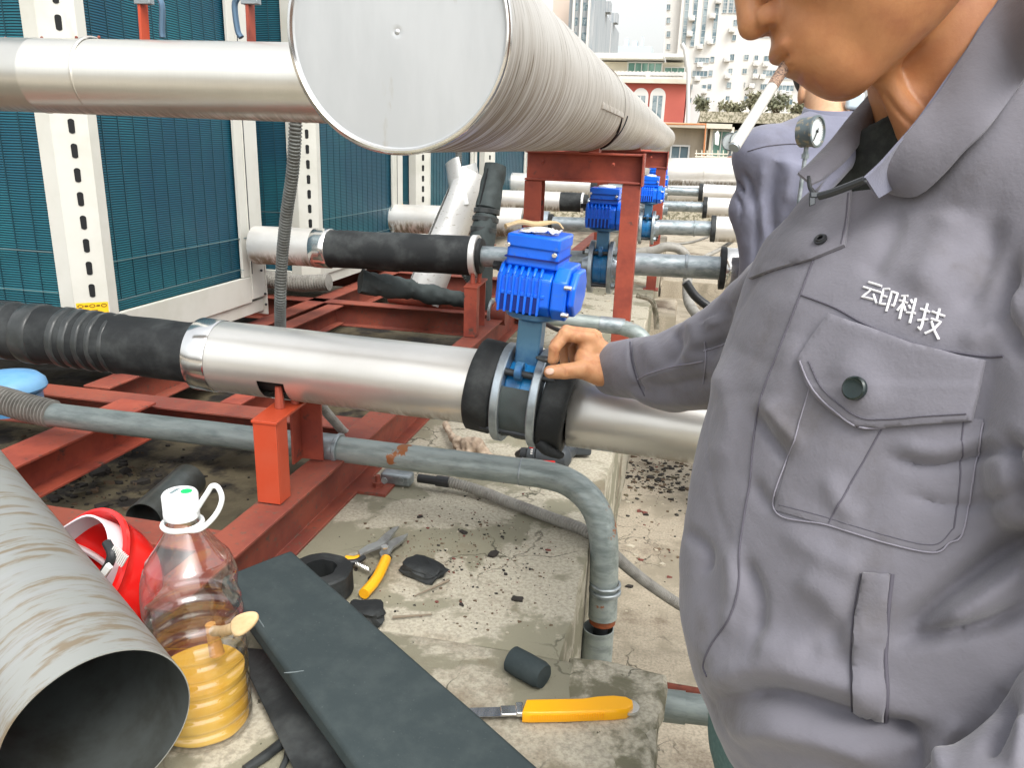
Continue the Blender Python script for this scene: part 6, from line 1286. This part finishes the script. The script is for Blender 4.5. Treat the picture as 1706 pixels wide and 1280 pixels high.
FJ = [([(1720, 880), (1660, 930), (1600, 975), (1540, 1020), (1478, 1075)], 20, -.0095), ([(1720, 1005), (1650, 1040), (1570, 1058), (1490, 1075)], 11, -.0085), ([(1720, 940), (1650, 985), (1560, 1040)], 22, .006),
  ([(1190, 1172), (1290, 1158), (1400, 1190), (1480, 1215), (1560, 1228)], 15, -.0085), ([(1180, 1130), (1280, 1110), (1400, 1135), (1480, 1165)], 24, .0065), ([(1215, 1215), (1300, 1215), (1400, 1240), (1480, 1270)], 22, .006),
  ([(1255, 690), (1280, 730), (1310, 770)], 9, -.0042), ([(1275, 675), (1305, 710), (1335, 742)], 11, .0032), ([(1250, 800), (1265, 830), (1290, 845)], 12, -.0030), ([(1200, 600), (1215, 700), (1190, 780)], 18, .003),
  ([(1235, 930), (1262, 1000), (1258, 1062)], 13, -.0045), ([(1215, 905), (1222, 970), (1210, 1060)], 16, .0035), ([(1145, 880), (1175, 920), (1172, 960)], 9, -.004), ([(1260, 1072), (1330, 1082), (1400, 1075)], 22, .0055),
  ([(1480, 762), (1560, 775), (1650, 748), (1720, 735)], 9, -.0042), ([(1490, 742), (1570, 752), (1650, 728)], 9, .003), ([(1500, 822), (1580, 842), (1650, 835), (1720, 800)], 8, -.0030), ([(1380, 790), (1400, 840), (1430, 870)], 14, .0025),
  ([(1690, 430), (1672, 520), (1700, 600)], 12, -.006), ([(1700, 480), (1660, 545), (1600, 575)], 16, .0035), ([(1600, 350), (1560, 420), (1530, 500)], 34, .004), ([(1660, 360), (1640, 450), (1600, 520)], 18, -.0045), ([(1500, 345), (1470, 420), (1440, 460)], 18, -.003),
  ([(1668, 720), (1690, 790), (1690, 870)], 12, -.006), ([(1300, 880), (1380, 930), (1440, 950)], 20, .0025), ([(1330, 960), (1390, 1000), (1440, 1080)], 26, .004), ([(1340, 1090), (1390, 1060), (1432, 1000)], 16, -.0035),
  ([(1680, 1150), (1665, 1200), (1640, 1260)], 13, -.0055), ([(1600, 1200), (1570, 1235), (1560, 1280)], 12, .004), ([(1706, 1190), (1700, 1240), (1690, 1290)], 12, .005), ([(1530, 1235), (1535, 1270), (1525, 1300)], 6, -.004),
  ([(1480, 1210), (1520, 1240), (1520, 1290)], 14, -.006), ([(1340, 560), (1300, 640), (1290, 700)], 26, .0025), ([(1400, 600), (1440, 640), (1450, 690)], 30, .003)]
GAIN = 1.75; Vj = folds(Vj, Nj, FJ); Vj = Vj+Nj*(nfield(Vj, 11, 3, .0045)+nfield(Vj, 24, 9, .0022)+crease(Vj))[:, None]; Vj = smooth_mesh(Vj, Qj, 2)
jacket = sdmesh('jacket', Vj, Qj, m_jk, body)
jb = BVHTree.FromPolygons([tuple(p) for p in Vj], [tuple(q) for q in Qj.tolist()])
def hit(px, py, off=0., bv=jb, fall=None):
    r = nrm(ray(px, py)); loc, nor, i, ds = bv.ray_cast(Vector(CAM), Vector(r))
    if loc is None: return (CAM+r*(fall or .6), -r)
    p, n = np.array(loc), np.array(nor); n = n if n@(CAM-p) > 0 else -n; return p+n*off, n
def dens(poly, step, closed=True):
    out = []; n = len(poly)
    for i in range(n if closed else n-1):
        a, b = np.array(poly[i], float), np.array(poly[(i+1) % n], float); k = max(1, int(np.linalg.norm(b-a)/step)); out += [a+(b-a)*j/k for j in range(k)]
    if not closed: out.append(np.array(poly[-1], float))
    return out
def inside(p, poly):
    c = False; n = len(poly)
    for i in range(n):
        (x0, y0), (x1, y1) = poly[i], poly[(i+1) % n]
        if (y0 > p[1]) != (y1 > p[1]) and p[0] < (x1-x0)*(p[1]-y0)/(y1-y0)+x0: c = not c
    return c
def smooth_poly(poly, keep): return poly
def patch(name, poly, mat_, parent, thick=.0018, base=.0005, step=7, label=None, bv=None, lift=None):
    bd = dens(poly, step); xs = [p[0] for p in bd]; ys = [p[1] for p in bd]; pts = list(bd); y = min(ys)+step
    while y < max(ys):
        x = min(xs)+step*.7
        while x < max(xs):
            if inside((x, y), poly) and min(np.hypot(x-b[0], y-b[1]) for b in bd) > step*.6: pts.append(np.array([x, y]))
            x += step
        y += step
    n = len(bd); r = delaunay_2d_cdt([Vector(p) for p in pts], [(i, (i+1) % n) for i in range(n)], [], 1, 1e-4); V2, F2 = r[0], r[2]
    top, bot = [], []
    for v in V2:
        p, nn = hit(v.x, v.y, 0, bv or jb); e = min(np.hypot(v.x-b[0], v.y-b[1]) for b in bd); l_ = lift(v.x, v.y) if lift else 0
        top.append(p+nn*(base+thick*min(1, .45+e/9)+l_)); bot.append(p+nn*(base*0-.0015+l_*.8))
    m = len(V2); fs = [tuple(f) for f in F2]+[tuple(m+i for i in f)[::-1] for f in F2]; edges = {}
    for f in F2:
        for i in range(len(f)):
            a, b = f[i], f[(i+1) % len(f)]
            edges[(a, b)] = 1
    for (a, b) in list(edges):
        if (b, a) not in edges: fs.append((b, a, m+a, m+b))
    return MB().add(top+bot, fs).build(name, mat_, parent, smooth=60, label=label)
def seam(pts, r, mat_, parent, off=.0006, step=6, bv=None, name='seam', sx=1.0):
    P = dens([tuple(p[:2]) for p in spline([(a, b, 0) for a, b in pts], 8)], step, False); Q = [hit(p[0], p[1], off, bv or jb)[0] for p in P]
    Q = [q for i, q in enumerate(Q) if i == 0 or np.linalg.norm(q-Q[i-1]) > 1e-4]
    if len(Q) < 2: return None
    return MB().tube(Q, r, 6, sx=sx).build(name, mat_, parent, smooth=80)
FLAP = [(1385, 525), (1355, 565), (1331, 600), (1345, 636), (1363, 662), (1388, 685), (1427, 711), (1475, 713), (1540, 708), (1621, 703), (1632, 655), (1643, 601), (1600, 592), (1520, 572), (1450, 546)]
PKT = [(1352, 640), (1322, 740), (1291, 850), (1380, 876), (1475, 905), (1555, 921), (1582, 905), (1604, 888), (1622, 800), (1640, 700), (1540, 690), (1427, 700)]
patch('pocket', PKT, m_jk, jacket, .0013)
seam([(1470, 716), (1440, 770), (1405, 830), (1383, 872)], .0007, m_thread, jacket, .0018, name='pocket_pleat')
fl_ = patch('pocket_flap', FLAP, m_jk, jacket, .0024, .0022, lift=lambda x, y: .0022 if y > 640 else .001)
fb2 = None
me = fl_.data; fbv = BVHTree.FromPolygons([tuple(np.array(v.co)+ORG[fl_]) for v in me.vertices], [tuple(p.vertices) for p in me.polygons])
seam([(1347, 602), (1372, 650), (1428, 694), (1475, 699), (1540, 694), (1610, 690)], .0005, m_thread, fl_, .0004, bv=fbv, name='flap_stitching')
seam([(1332, 601), (1347, 637), (1365, 662), (1390, 685), (1428, 711), (1476, 713), (1541, 708), (1620, 703)], .0008, m_threadl, fl_, .0002, bv=fbv, name='flap_edge')
bp_, bn = hit(1427, 648, .002, fbv); u_, v_, d_ = frame_of(bn)
MB().lathe([(.0005, .0034), (.0058, .0032), (.0074, .0038), (.0086, .0028), (.0088, .0), (.0005, 0)], bp_, bn, 32).build('button', m_btn, fl_)
PL = [(1340, 335), (1355, 322), (1420, 318), (1416, 366), (1409, 412), (1356, 433), (1290, 452), (1252, 466), (1266, 440), (1290, 402), (1315, 368)]
pf_ = patch('placket_flap', PL, m_jk, jacket, .0024, .0025)
me = pf_.data; pbv = BVHTree.FromPolygons([tuple(np.array(v.co)+ORG[pf_]) for v in me.vertices], [tuple(p.vertices) for p in me.polygons])
seam([(1413, 322), (1409, 366), (1401, 406)], .0005, m_thread, pf_, .0003, bv=pbv, name='placket_stitching')
seam([(1408, 412), (1356, 432), (1290, 451), (1254, 465)], .0010, m_thread, pf_, -.0008, bv=pbv, name='placket_edge')
bp_, bn = hit(1368, 401, .001, pbv); u_, v_, d_ = frame_of(bn)
MB().lathe([(.0020, .0022), (.0026, .0030), (.0036, .0030), (.0040, .0018), (.0052, .0015), (.0052, 0), (.0020, 0)], bp_, bn, 28, caps=False).build('snap_ring', m_blk, pf_)
for pts in ([(1355, 434), (1330, 500), (1295, 590), (1266, 670), (1255, 740), (1250, 800), (1240, 860), (1232, 920), (1230, 980), (1215, 1030), (1185, 1075), (1172, 1108), (1178, 1128)], [(1336, 492), (1390, 513), (1440, 540), (1500, 565), (1560, 582), (1640, 594), (1672, 594)]): seam(pts, .0008, m_thread, jacket, .0004)
seam([(1352, 640), (1322, 740), (1291, 850), (1380, 876), (1475, 905), (1555, 921), (1582, 905), (1604, 888), (1622, 800), (1640, 705)], .0006, m_threadl, jacket, .0010, name='pocket_edge')
seam([(1590, 880), (1556, 908), (1478, 893), (1385, 865), (1300, 842)], .0005, m_thread, jacket, .0016, name='pocket_stitching')
seam([(1610, 640), (1606, 700), (1600, 800), (1590, 880)], .0005, m_thread, jacket, .0019, name='pocket_stitching')
WELT = [(1439, 954), (1484, 957), (1477, 1020), (1472, 1090), (1474, 1150), (1472, 1204), (1448, 1197), (1424, 1187), (1421, 1080), (1430, 1010)]
wt_ = patch('side_pocket_welt', WELT, m_jk, jacket, .0020, .0028)
seam([(1486, 957), (1479, 1020), (1475, 1090), (1477, 1150), (1475, 1204)], .0018, m_thread, jacket, .0002, name='pocket_opening')
seam([(1434, 956), (1424, 1010), (1417, 1090), (1419, 1188)], .0005, m_thread, jacket, .0004, name='welt_stitching')
# embroidery: the four characters, stroke by stroke in a unit box (x right, y down)
G = {
 0: [[(.18, .14), (.84, .10)], [(.02, .42), (.98, .38)], [(.42, .42), (.10, .86), (.66, .80)], [(.58, .58), (.84, .92)]],
 1: [[(.44, .08), (.10, .18), (.10, .80), (.46, .72)], [(.10, .46), (.42, .42)], [(.58, .16), (.94, .14), (.92, .66), (.78, .66)], [(.60, .14), (.58, .98)]],
 2: [[(.40, .06), (.08, .16)], [(.02, .34), (.48, .32)], [(.25, .14), (.25, .98)], [(.25, .38), (.04, .72)], [(.25, .40), (.46, .62)], [(.60, .16), (.72, .26)], [(.56, .38), (.68, .48)], [(.52, .66), (1., .56)], [(.82, .04), (.82, .98)]],
 3: [[(.02, .28), (.40, .26)], [(.22, .04), (.22, .90), (.10, .86)], [(.02, .66), (.40, .50)], [(.46, .22), (1., .20)], [(.72, .04), (.72, .42)], [(.50, .44), (.90, .42), (.70, .74), (.42, .96)], [(.54, .52), (.74, .76), (1., .96)]]}
BX = [((1443, 464), (33, 12), (-11, 35)), ((1472, 474), (27, 11), (-11, 40)), ((1502, 486), (30, 12), (-11, 44)), ((1537, 501), (40, 17), (-13, 50))]
em = MB()
for k, (o0, ex, ey) in enumerate(BX):
    for st in G[k]:
        pp = [(o0[0]+ex[0]*a+ey[0]*b, o0[1]+ex[1]*a+ey[1]*b) for a, b in st]; P = dens(pp, 3, False); Q = [hit(p[0], p[1], .0007)[0] for p in P]
        if len(Q) > 1: em.tube(Q, .00092, 6)
em.build('embroidered_characters', m_emb, jacket, smooth=60)
# collar leaves, zip, dark shirt in the neck
def ribbon(A, B, name, mat_, parent, bulge=.006, th=.0022, nu=40, nv=10, wob=.0012):
    A = resample(spline([W(*p) for p in A], 8), .002); B = resample(spline([W(*p) for p in B], 8), .002)
    A = np.stack([np.interp(np.linspace(0, 1, nu+1), np.linspace(0, 1, len(A)), A[:, i]) for i in range(3)], 1); B = np.stack([np.interp(np.linspace(0, 1, nu+1), np.linspace(0, 1, len(B)), B[:, i]) for i in range(3)], 1)
    G_ = np.empty((nu+1, nv+1, 3))
    for j in range(nv+1): t = j/nv; G_[:, j] = A*(1-t)+B*t
    du = np.gradient(G_, axis=0); dv = np.gradient(G_, axis=1); N_ = np.cross(du, dv); N_ /= np.linalg.norm(N_, axis=-1)[..., None]+1e-12; sgn = np.sign(((CAM-G_)*N_).sum(-1))[..., None]; N_ = N_*sgn
    t = np.linspace(0, 1, nv+1)[None, :, None]; e_ = np.clip(np.minimum(np.linspace(0, 1, nu+1), np.linspace(1, 0, nu+1))*6, 0, 1)[:, None, None]; G_ = G_+N_*bulge*e_*np.sin(t*3.1416)
    for i in range(nu+1):
        for j in range(nv+1): G_[i, j] += N_[i, j]*wob*noise.noise(Vector(G_[i, j]*30))
    top = (G_+N_*th/2).reshape(-1, 3); bot = (G_-N_*th/2).reshape(-1, 3); n = nv+1; M_ = (nu+1)*n; fs = []
    for i in range(nu):
        for j in range(nv): q = (i*n+j, i*n+j+1, (i+1)*n+j+1, (i+1)*n+j); fs += [q, tuple(M_+x for x in q[::-1])]
    for i in range(nu): fs += [(i*n, M_+i*n, M_+(i+1)*n, (i+1)*n), (i*n+nv, (i+1)*n+nv, M_+(i+1)*n+nv, M_+i*n+nv)]
    for j in range(nv): fs += [(j, j+1, M_+j+1, M_+j), (nu*n+j, M_+nu*n+j, M_+nu*n+j+1, nu*n+j+1)]
    return MB().add(list(top)+list(bot), fs).build(name, mat_, parent, smooth=60)
NOUT = [(1800, 10, .47), (1706, 132, .475), (1650, 208, .482), (1605, 252, .49), (1572, 290, .498), (1532, 325, .505), (1500, 326, .512), (1474, 318, .52)]
NIN = [(1730, -120, .56), (1672, -10, .56), (1638, 40, .56), (1600, 100, .56), (1560, 160, .56), (1520, 210, .56), (1475, 262, .57), (1440, 296, .578)]
NOUT = [(a, b, (float(np.linalg.norm((hit(a, b)[0]-CAM))/np.linalg.norm(ray(a, b)))-.008) if 0 < b < 400 and a < 1760 and hit(a, b, fall=9)[0][1] < 3 else d) for a, b, d in NOUT]
nc_ = ribbon(NOUT, NIN, 'collar_leaf', m_jk, jacket, .0035)
ribbon([(1730, -120, .562), (1672, -10, .562), (1638, 40, .562), (1600, 100, .562), (1560, 160, .562), (1520, 210, .562), (1475, 262, .562), (1440, 296, .558)], [(1700, -60, .60), (1660, 40, .60), (1630, 100, .60), (1600, 160, .60), (1570, 215, .60), (1540, 262, .60), (1500, 305, .59), (1462, 330, .575)], 'collar_stand', m_jk2, jacket, -.004)
ribbon([(1452, 152, .66), (1420, 188, .65), (1385, 232, .635), (1350, 270, .62), (1329, 289, .61)], [(1480, 158, .655), (1450, 215, .64), (1420, 255, .625), (1385, 290, .61), (1352, 308, .60)], 'collar_leaf', m_jk, jacket, .006)
ribbon([(1455, 185, .652), (1432, 222, .64), (1405, 262, .625), (1375, 300, .605), (1362, 322, .595)], [(1462, 210, .66), (1448, 238, .655), (1424, 272, .64), (1400, 300, .62), (1380, 322, .60)], 'collar_facing', m_jk2, jacket, .003)
zp = MB(); A_ = spline([W(1347, 294, .590), W(1349, 310, .587), W(1358, 323, .584)], 10); B_ = spline([W(1364, 327, .580), W(1385, 321, .574), (W(1412, 311, .566)), W(1440, 300, .557)], 12)
zp.tube(A_, .0014, 8); zp.tube(B_, .0030, 8)
for P in (A_, B_):
    for i in range(1, len(P)): zp.ball(np.array(P[i])+CD_*.0015-CF*.0008, .0017, 4)
zp.build('zip_teeth', m_blk, jacket); MB().obox(W(1353, 333, .580), CR*.0022+CD_*-.0008, CD_*.0042, CF*.0008).obox(W(1356, 325, .580), CR*.0030, CD_*.0020, CF*.0016).build('zip_pull', m_dark, jacket, bevel=.0005)
sh0, sh1 = W(1490, 205, .645), W(1530, 330, .63)
def shirt_f(P): return np.maximum(smin(cap(P, W(1555, 190, .64), W(1590, 330, .64), .060, .075), cap(P, W(1475, 290, .655), W(1450, 420, .68), .04, .06), .03), (P-W(1520, 178, .62))@(-CD_*.9-CR*.35))
p_ = np.array([W(1555, 190, .64), W(1590, 330, .64), W(1450, 420, .68)]); Vs, Qs = snets(shirt_f, p_.min(0)-.09, p_.max(0)+.09, .005); sdmesh('shirt', Vs, Qs, m_shirt, body)
# right sleeve reaching to the valve
def sleeve_f(P):
    q = [W(1520, 380, .80), W(1330, 520, .90), W(1225, 592, .985), W(1120, 618, 1.08), W(1024, 613, 1.165)]; r = [.085, .078, .069, .055, .0400]
    d = cap(P, q[0], q[1], r[0], r[1])
    for i in range(1, 4): d = smin(d, cap(P, q[i], q[i+1], r[i], r[i+1]), .006)
    ax_ = nrm(q[4]-q[3]); return np.maximum(d, (P-W(1008, 611, 1.175))@ax_)
p_ = np.array([W(1520, 380, .80), W(1330, 520, .90), W(1008, 611, 1.175)]); Vs, Qs = snets(sleeve_f, p_.min(0)-.09, p_.max(0)+.09, .0034); Vs = smooth_mesh(Vs, Qs, 1); Ns = vnormals(Vs, Qs)
GAIN = 1.3; FS = [([(1052, 566), (1050, 600), (1062, 640), (1072, 662)], 4, -.0045), ([(1075, 560), (1085, 600), (1080, 640)], 13, .004), ([(1120, 545), (1128, 580), (1110, 612)], 10, -.0055), ([(1150, 530), (1160, 570), (1140, 605)], 12, .005), ([(1215, 500), (1200, 560), (1180, 600)], 12, -.006), ([(1225, 560), (1190, 575), (1150, 590)], 8, -.004), ([(1070, 632), (1110, 618), (1160, 605)], 5, .003), ([(1085, 650), (1140, 640), (1190, 630)], 12, -.005), ([(1050, 655), (1110, 668), (1190, 672)], 10, .004), ([(1190, 640), (1205, 600), (1220, 640)], 12, .004), ([(1100, 665), (1075, 655), (1045, 640)], 6, -.003), ([(1180, 530), (1190, 545)], 12, .004)]
Vs = folds(Vs, Ns, FS); Vs = Vs+Ns*(nfield(Vs, 18, 1, .004)+nfield(Vs, 40, 2, .0016))[:, None]
slv = sdmesh('sleeve', Vs, Qs, m_jk, body); sb = BVHTree.FromPolygons([tuple(p) for p in Vs], [tuple(q) for q in Qs.tolist()])
for pts in ([(1062, 632), (1085, 622), (1120, 612), (1172, 602)], [(1172, 585), (1195, 578), (1216, 570)], [(1174, 570), (1176, 600), (1172, 640)]): seam(pts, .0010, m_threadl, slv, .0006, bv=sb)
seam([(1050, 570), (1052, 600), (1062, 635), (1074, 660)], .0011, m_thread, slv, .0002, bv=sb, name='cuff_seam')
# trousers
def tr_f(P):
    d = smin(cap(P, W(1352, 1230, .80), W(1330, 2300, 1.05)*np.array([1, 1, 0])+np.array([0, 0, .05]), .105, .07), cap(P, W(1600, 1230, .72), np.array([.50, .62, .05]), .12, .07), .03); return np.maximum(d, (P-hemA)@(-hn_)-.03)
p_ = np.array([W(1352, 1230, .80), W(1600, 1230, .72), [.5, .62, .05]]); Vs, Qs = snets(tr_f, [p_[:, 0].min()-.14, p_[:, 1].min()-.14, .02], [p_[:, 0].max()+.14, 1.35, p_[:, 2].max()+.14], .010); sdmesh('trousers', Vs, Qs, m_jean, body)
def lh_f(P):
    a = W(1650, 1380, .44); b = W(1560, 1440, .44); d = cap(P, a, b, .030, .026)
    for k_ in range(4): t_ = np.array([CF*(k_-1.5)*.017])[0]; d = smin(d, cap(P, b+t_*.8, b+t_+CD_*.05-CR*.035, .0095, .008), .004); d = smin(d, cap(P, b+t_+CD_*.05-CR*.035, b+t_+CD_*.075-CR*.02, .008, .007), .002)
    return smin(d, cap(P, b-CF*.018, b-CF*.045+CD_*.04-CR*.02, .012, .009), .006)
p_ = np.array([W(1650, 1380, .44), W(1560, 1440, .44)]); Vq, Qq = snets(lh_f, p_.min(0)-.11, p_.max(0)+.06, .003); sdmesh('left_hand', Vq, Qq, m_skin2, body)
# cigarette
c0, c1 = W(1310, 107, .560), W(1224, 244, .535); cu = nrm(c1-c0); cl_ = np.linalg.norm(c1-c0)
cg = thing('cigarette', c0, 'white cigarette with speckled brown filter hanging from the worker lips', 'cigarette')
MB().cyl(c0-cu*.004, c0+cu*cl_*.28, .0041, 24).build('filter', mat('speckled_cork', (.42, .28, .20), .7, 0, (.12, .09, .08), 700, .45, .6), cg)
MB().cyl(c0+cu*cl_*.28+cu*.0002, c1, .0040, 24).build('paper', mat('cigarette_paper', (.58, .58, .54), .75, 0, (.50, .50, .47), 60, .4, .7), cg)
MB().cyl(c1+cu*.0001, c1+cu*.0015, .0037, 20).build('ash_tip', m_galv2, cg)
# crumpled cotton glove on the plinth
def Z(px, py, z): return WZ(px, py, z)
def glove_f(P):
    d = cap(P, Z(742, 706, .415), Z(752, 728, .420), .007, .009); d = smin(d, cap(P, Z(752, 728, .420), Z(764, 738, .425), .009, .012), .004)
    d = smin(d, cap(P, Z(764, 738, .425), Z(785, 742, .430), .013, .019), .012); d = smin(d, cap(P, Z(785, 742, .430), Z(800, 748, .427), .019, .015), .01)
    d = smin(d, cap(P, Z(798, 740, .435), Z(812, 762, .414), .012, .013), .008); d = smin(d, cap(P, Z(776, 748, .42), Z(784, 768, .412), .010, .009), .006); d = smin(d, cap(P, Z(764, 742, .42), Z(766, 762, .410), .009, .007), .006)
    return np.maximum(d, .402-P[..., 2])
p_ = np.array([Z(742, 706, .415), Z(812, 762, .414), Z(784, 768, .412)]); Vs, Qs = snets(glove_f, p_.min(0)-.035, p_.max(0)+.035, .003); Ns = vnormals(Vs, Qs)
rdg = np.array([1-abs(noise.noise(Vector(p*38)))*2.2 for p in Vs])+.6*np.array([1-abs(noise.noise(Vector(p*80+Vector((3,1,2)))))*2 if False else 1-abs(noise.noise(Vector((p[0]*80+3, p[1]*80, p[2]*80))))*2 for p in Vs])
Vs = Vs+Ns*((rdg-1.0)*.0045)[:, None]; Vs[:, 2] = np.maximum(Vs[:, 2], .4015)
sdmesh('work_glove', Vs, Qs, m_glove, None, 'dirty beige cotton work glove crumpled on the plinth behind the galvanised pipe', 'glove')
# ---------- second worker seen from behind
D2 = 2.1
def b2_f(P):
    d = cap(P, W(1378, 215, 2.12), W(1374, 140, 2.14), .058, .054); d = smin(d, ell(P, W(1372, 105, 2.16), (.078, .095, .105)), .02)
    for px in (1335, 1411): d = smin(d, ell(P, W(px, 157, 2.15), (.010, .02, .028)), .006)
    d = smin(d, cap(P, W(1378, 250, 2.15), W(1378, 700, 2.2), .09, .10), .04); return d
p_ = np.array([W(1378, 700, 2.2), W(1372, 105, 2.16)]); Vp, Qp = snets(b2_f, p_.min(0)-.13, p_.max(0)+.13, .006); Vp = smooth_mesh(Vp, Qp, 1)
b2 = sdmesh('person', Vp, Qp, mat('neck_skin', (.56, .34, .20), .55, 0, (.50, .27, .15), 30, .4, .7, sss=.2), None, 'second worker seen from behind in a grey blue jacket, beside the pressure gauge', 'person')
def hair_f(P): return np.maximum(ell(P, W(1372, 102, 2.165), (.084, .101, .111)), -(P-W(1372, 148, 2.16))@(-CD_)+.0)
Vp, Qp = snets(hair_f, W(1372, 102, 2.165)-.13, W(1372, 102, 2.165)+.13, .006); sdmesh('hair', Vp, Qp, mat('black_hair', (.02, .017, .015), .6, bump=.5, bs=200), b2)
MB().obox(W(1424, 168, 2.06), np.array([.022, 0, 0]), np.array([0, .012, 0]), np.array([0, 0, .022])).build('face_mask', mat('pale_blue_mask', (.5, .6, .66), .8), b2, bevel=.008, seg=3)
q2 = [W(1268, 262, 2.08), W(1480, 262, 2.12)]
def j2_f(P):
    d = cap(P, q2[0], q2[1], .075, .085); d = smin(d, cap(P, W(1355, 222, 2.12), W(1420, 222, 2.12), .055, .055), .05); d = smin(d, cap(P, W(1375, 232, 2.12), W(1282, 258, 2.10), .058, .064), .05)
    c = W(1375, 420, 2.14); q = P-c; z = P[..., 2]; tb = ((np.abs(q[..., 0])/.225)**2.6+(np.abs(q[..., 1])/.13)**2.6)**(1/2.6)-1; tb = np.maximum(tb*.13, z-W(1375, 275, 2.14)[2]); tb = np.maximum(tb, W(1375, 900, 2.14)[2]-z); d = smin(d, tb, .05)
    d = smin(d, cap(P, W(1268, 272, 2.08), W(1250, 350, 2.12), .056, .050), .015); d = smin(d, cap(P, W(1250, 350, 2.12), W(1265, 430, 2.16), .050, .045), .03); return d
p_ = np.array([W(1235, 262, 2.05), W(1500, 262, 2.2), W(1375, 900, 2.14), W(1262, 400, 2.4)]); Vs, Qs = snets(j2_f, p_.min(0)-.13, p_.max(0)+.13, .0085); Vs = smooth_mesh(Vs, Qs, 1); Ns = vnormals(Vs, Qs)
Vs = folds(Vs, Ns, [([(1235, 285), (1250, 310), (1246, 340)], 4, -.006), ([(1222, 320), (1235, 345), (1230, 372)], 3, -.006), ([(1248, 300), (1262, 360), (1256, 440)], 5, -.007), ([(1300, 250), (1285, 330), (1290, 420)], 9, -.008), ([(1320, 270), (1310, 340)], 9, .007), ([(1340, 300), (1320, 380), (1290, 440)], 10, .008), ([(1222, 300), (1240, 322)], 3, -.010), ([(1272, 270), (1268, 330), (1275, 400)], 7, .008)])
Vs = Vs+Ns*(nfield(Vs, 9, 4, .005)+nfield(Vs, 22, 7, .003))[:, None]
j2 = sdmesh('jacket', Vs, Qs, m_jk2, b2); j2b = BVHTree.FromPolygons([tuple(p) for p in Vs], [tuple(q) for q in Qs.tolist()])
seam([(1246, 252), (1275, 244), (1310, 240), (1345, 240)], .0016, m_thread, j2, .0005, bv=j2b)
def t2_f(P): return smin(cap(P, W(1375, 760, 2.14), np.array([W(1330, 900, 2.14)[0], W(1330, 900, 2.14)[1], .04]), .125, .075), cap(P, W(1400, 760, 2.14), np.array([W(1440, 900, 2.14)[0], W(1440, 900, 2.14)[1], .04]), .125, .075), .02)
p_ = np.array([W(1375, 760, 2.14), W(1440, 900, 2.14), W(1330, 900, 2.14)]); Vq, Qq = snets(t2_f, [p_[:, 0].min()-.16, p_[:, 1].min()-.16, -.04], [p_[:, 0].max()+.16, p_[:, 1].max()+.16, p_[:, 2].max()+.14], .012); sdmesh('trousers', Vq, Qq, m_jean, b2)
cr_ = MB(); n = 40; ring = []
for k, (r, z) in enumerate(((.074, -.02), (.066, .03), (.062, .032), (.068, -.022))):
    for j in range(n): a = 2*math.pi*j/n; ring.append(W(1380, 200, 2.12)+np.array([r*math.cos(a)*1.05, r*math.sin(a), z+.012*math.sin(a)]))
cr_.add(ring, [(i*n+j, i*n+(j+1) % n, ((i+1) % 4)*n+(j+1) % n, ((i+1) % 4)*n+j) for i in range(4) for j in range(n)]); cr_.build('collar', m_jk2, j2, smooth=60)
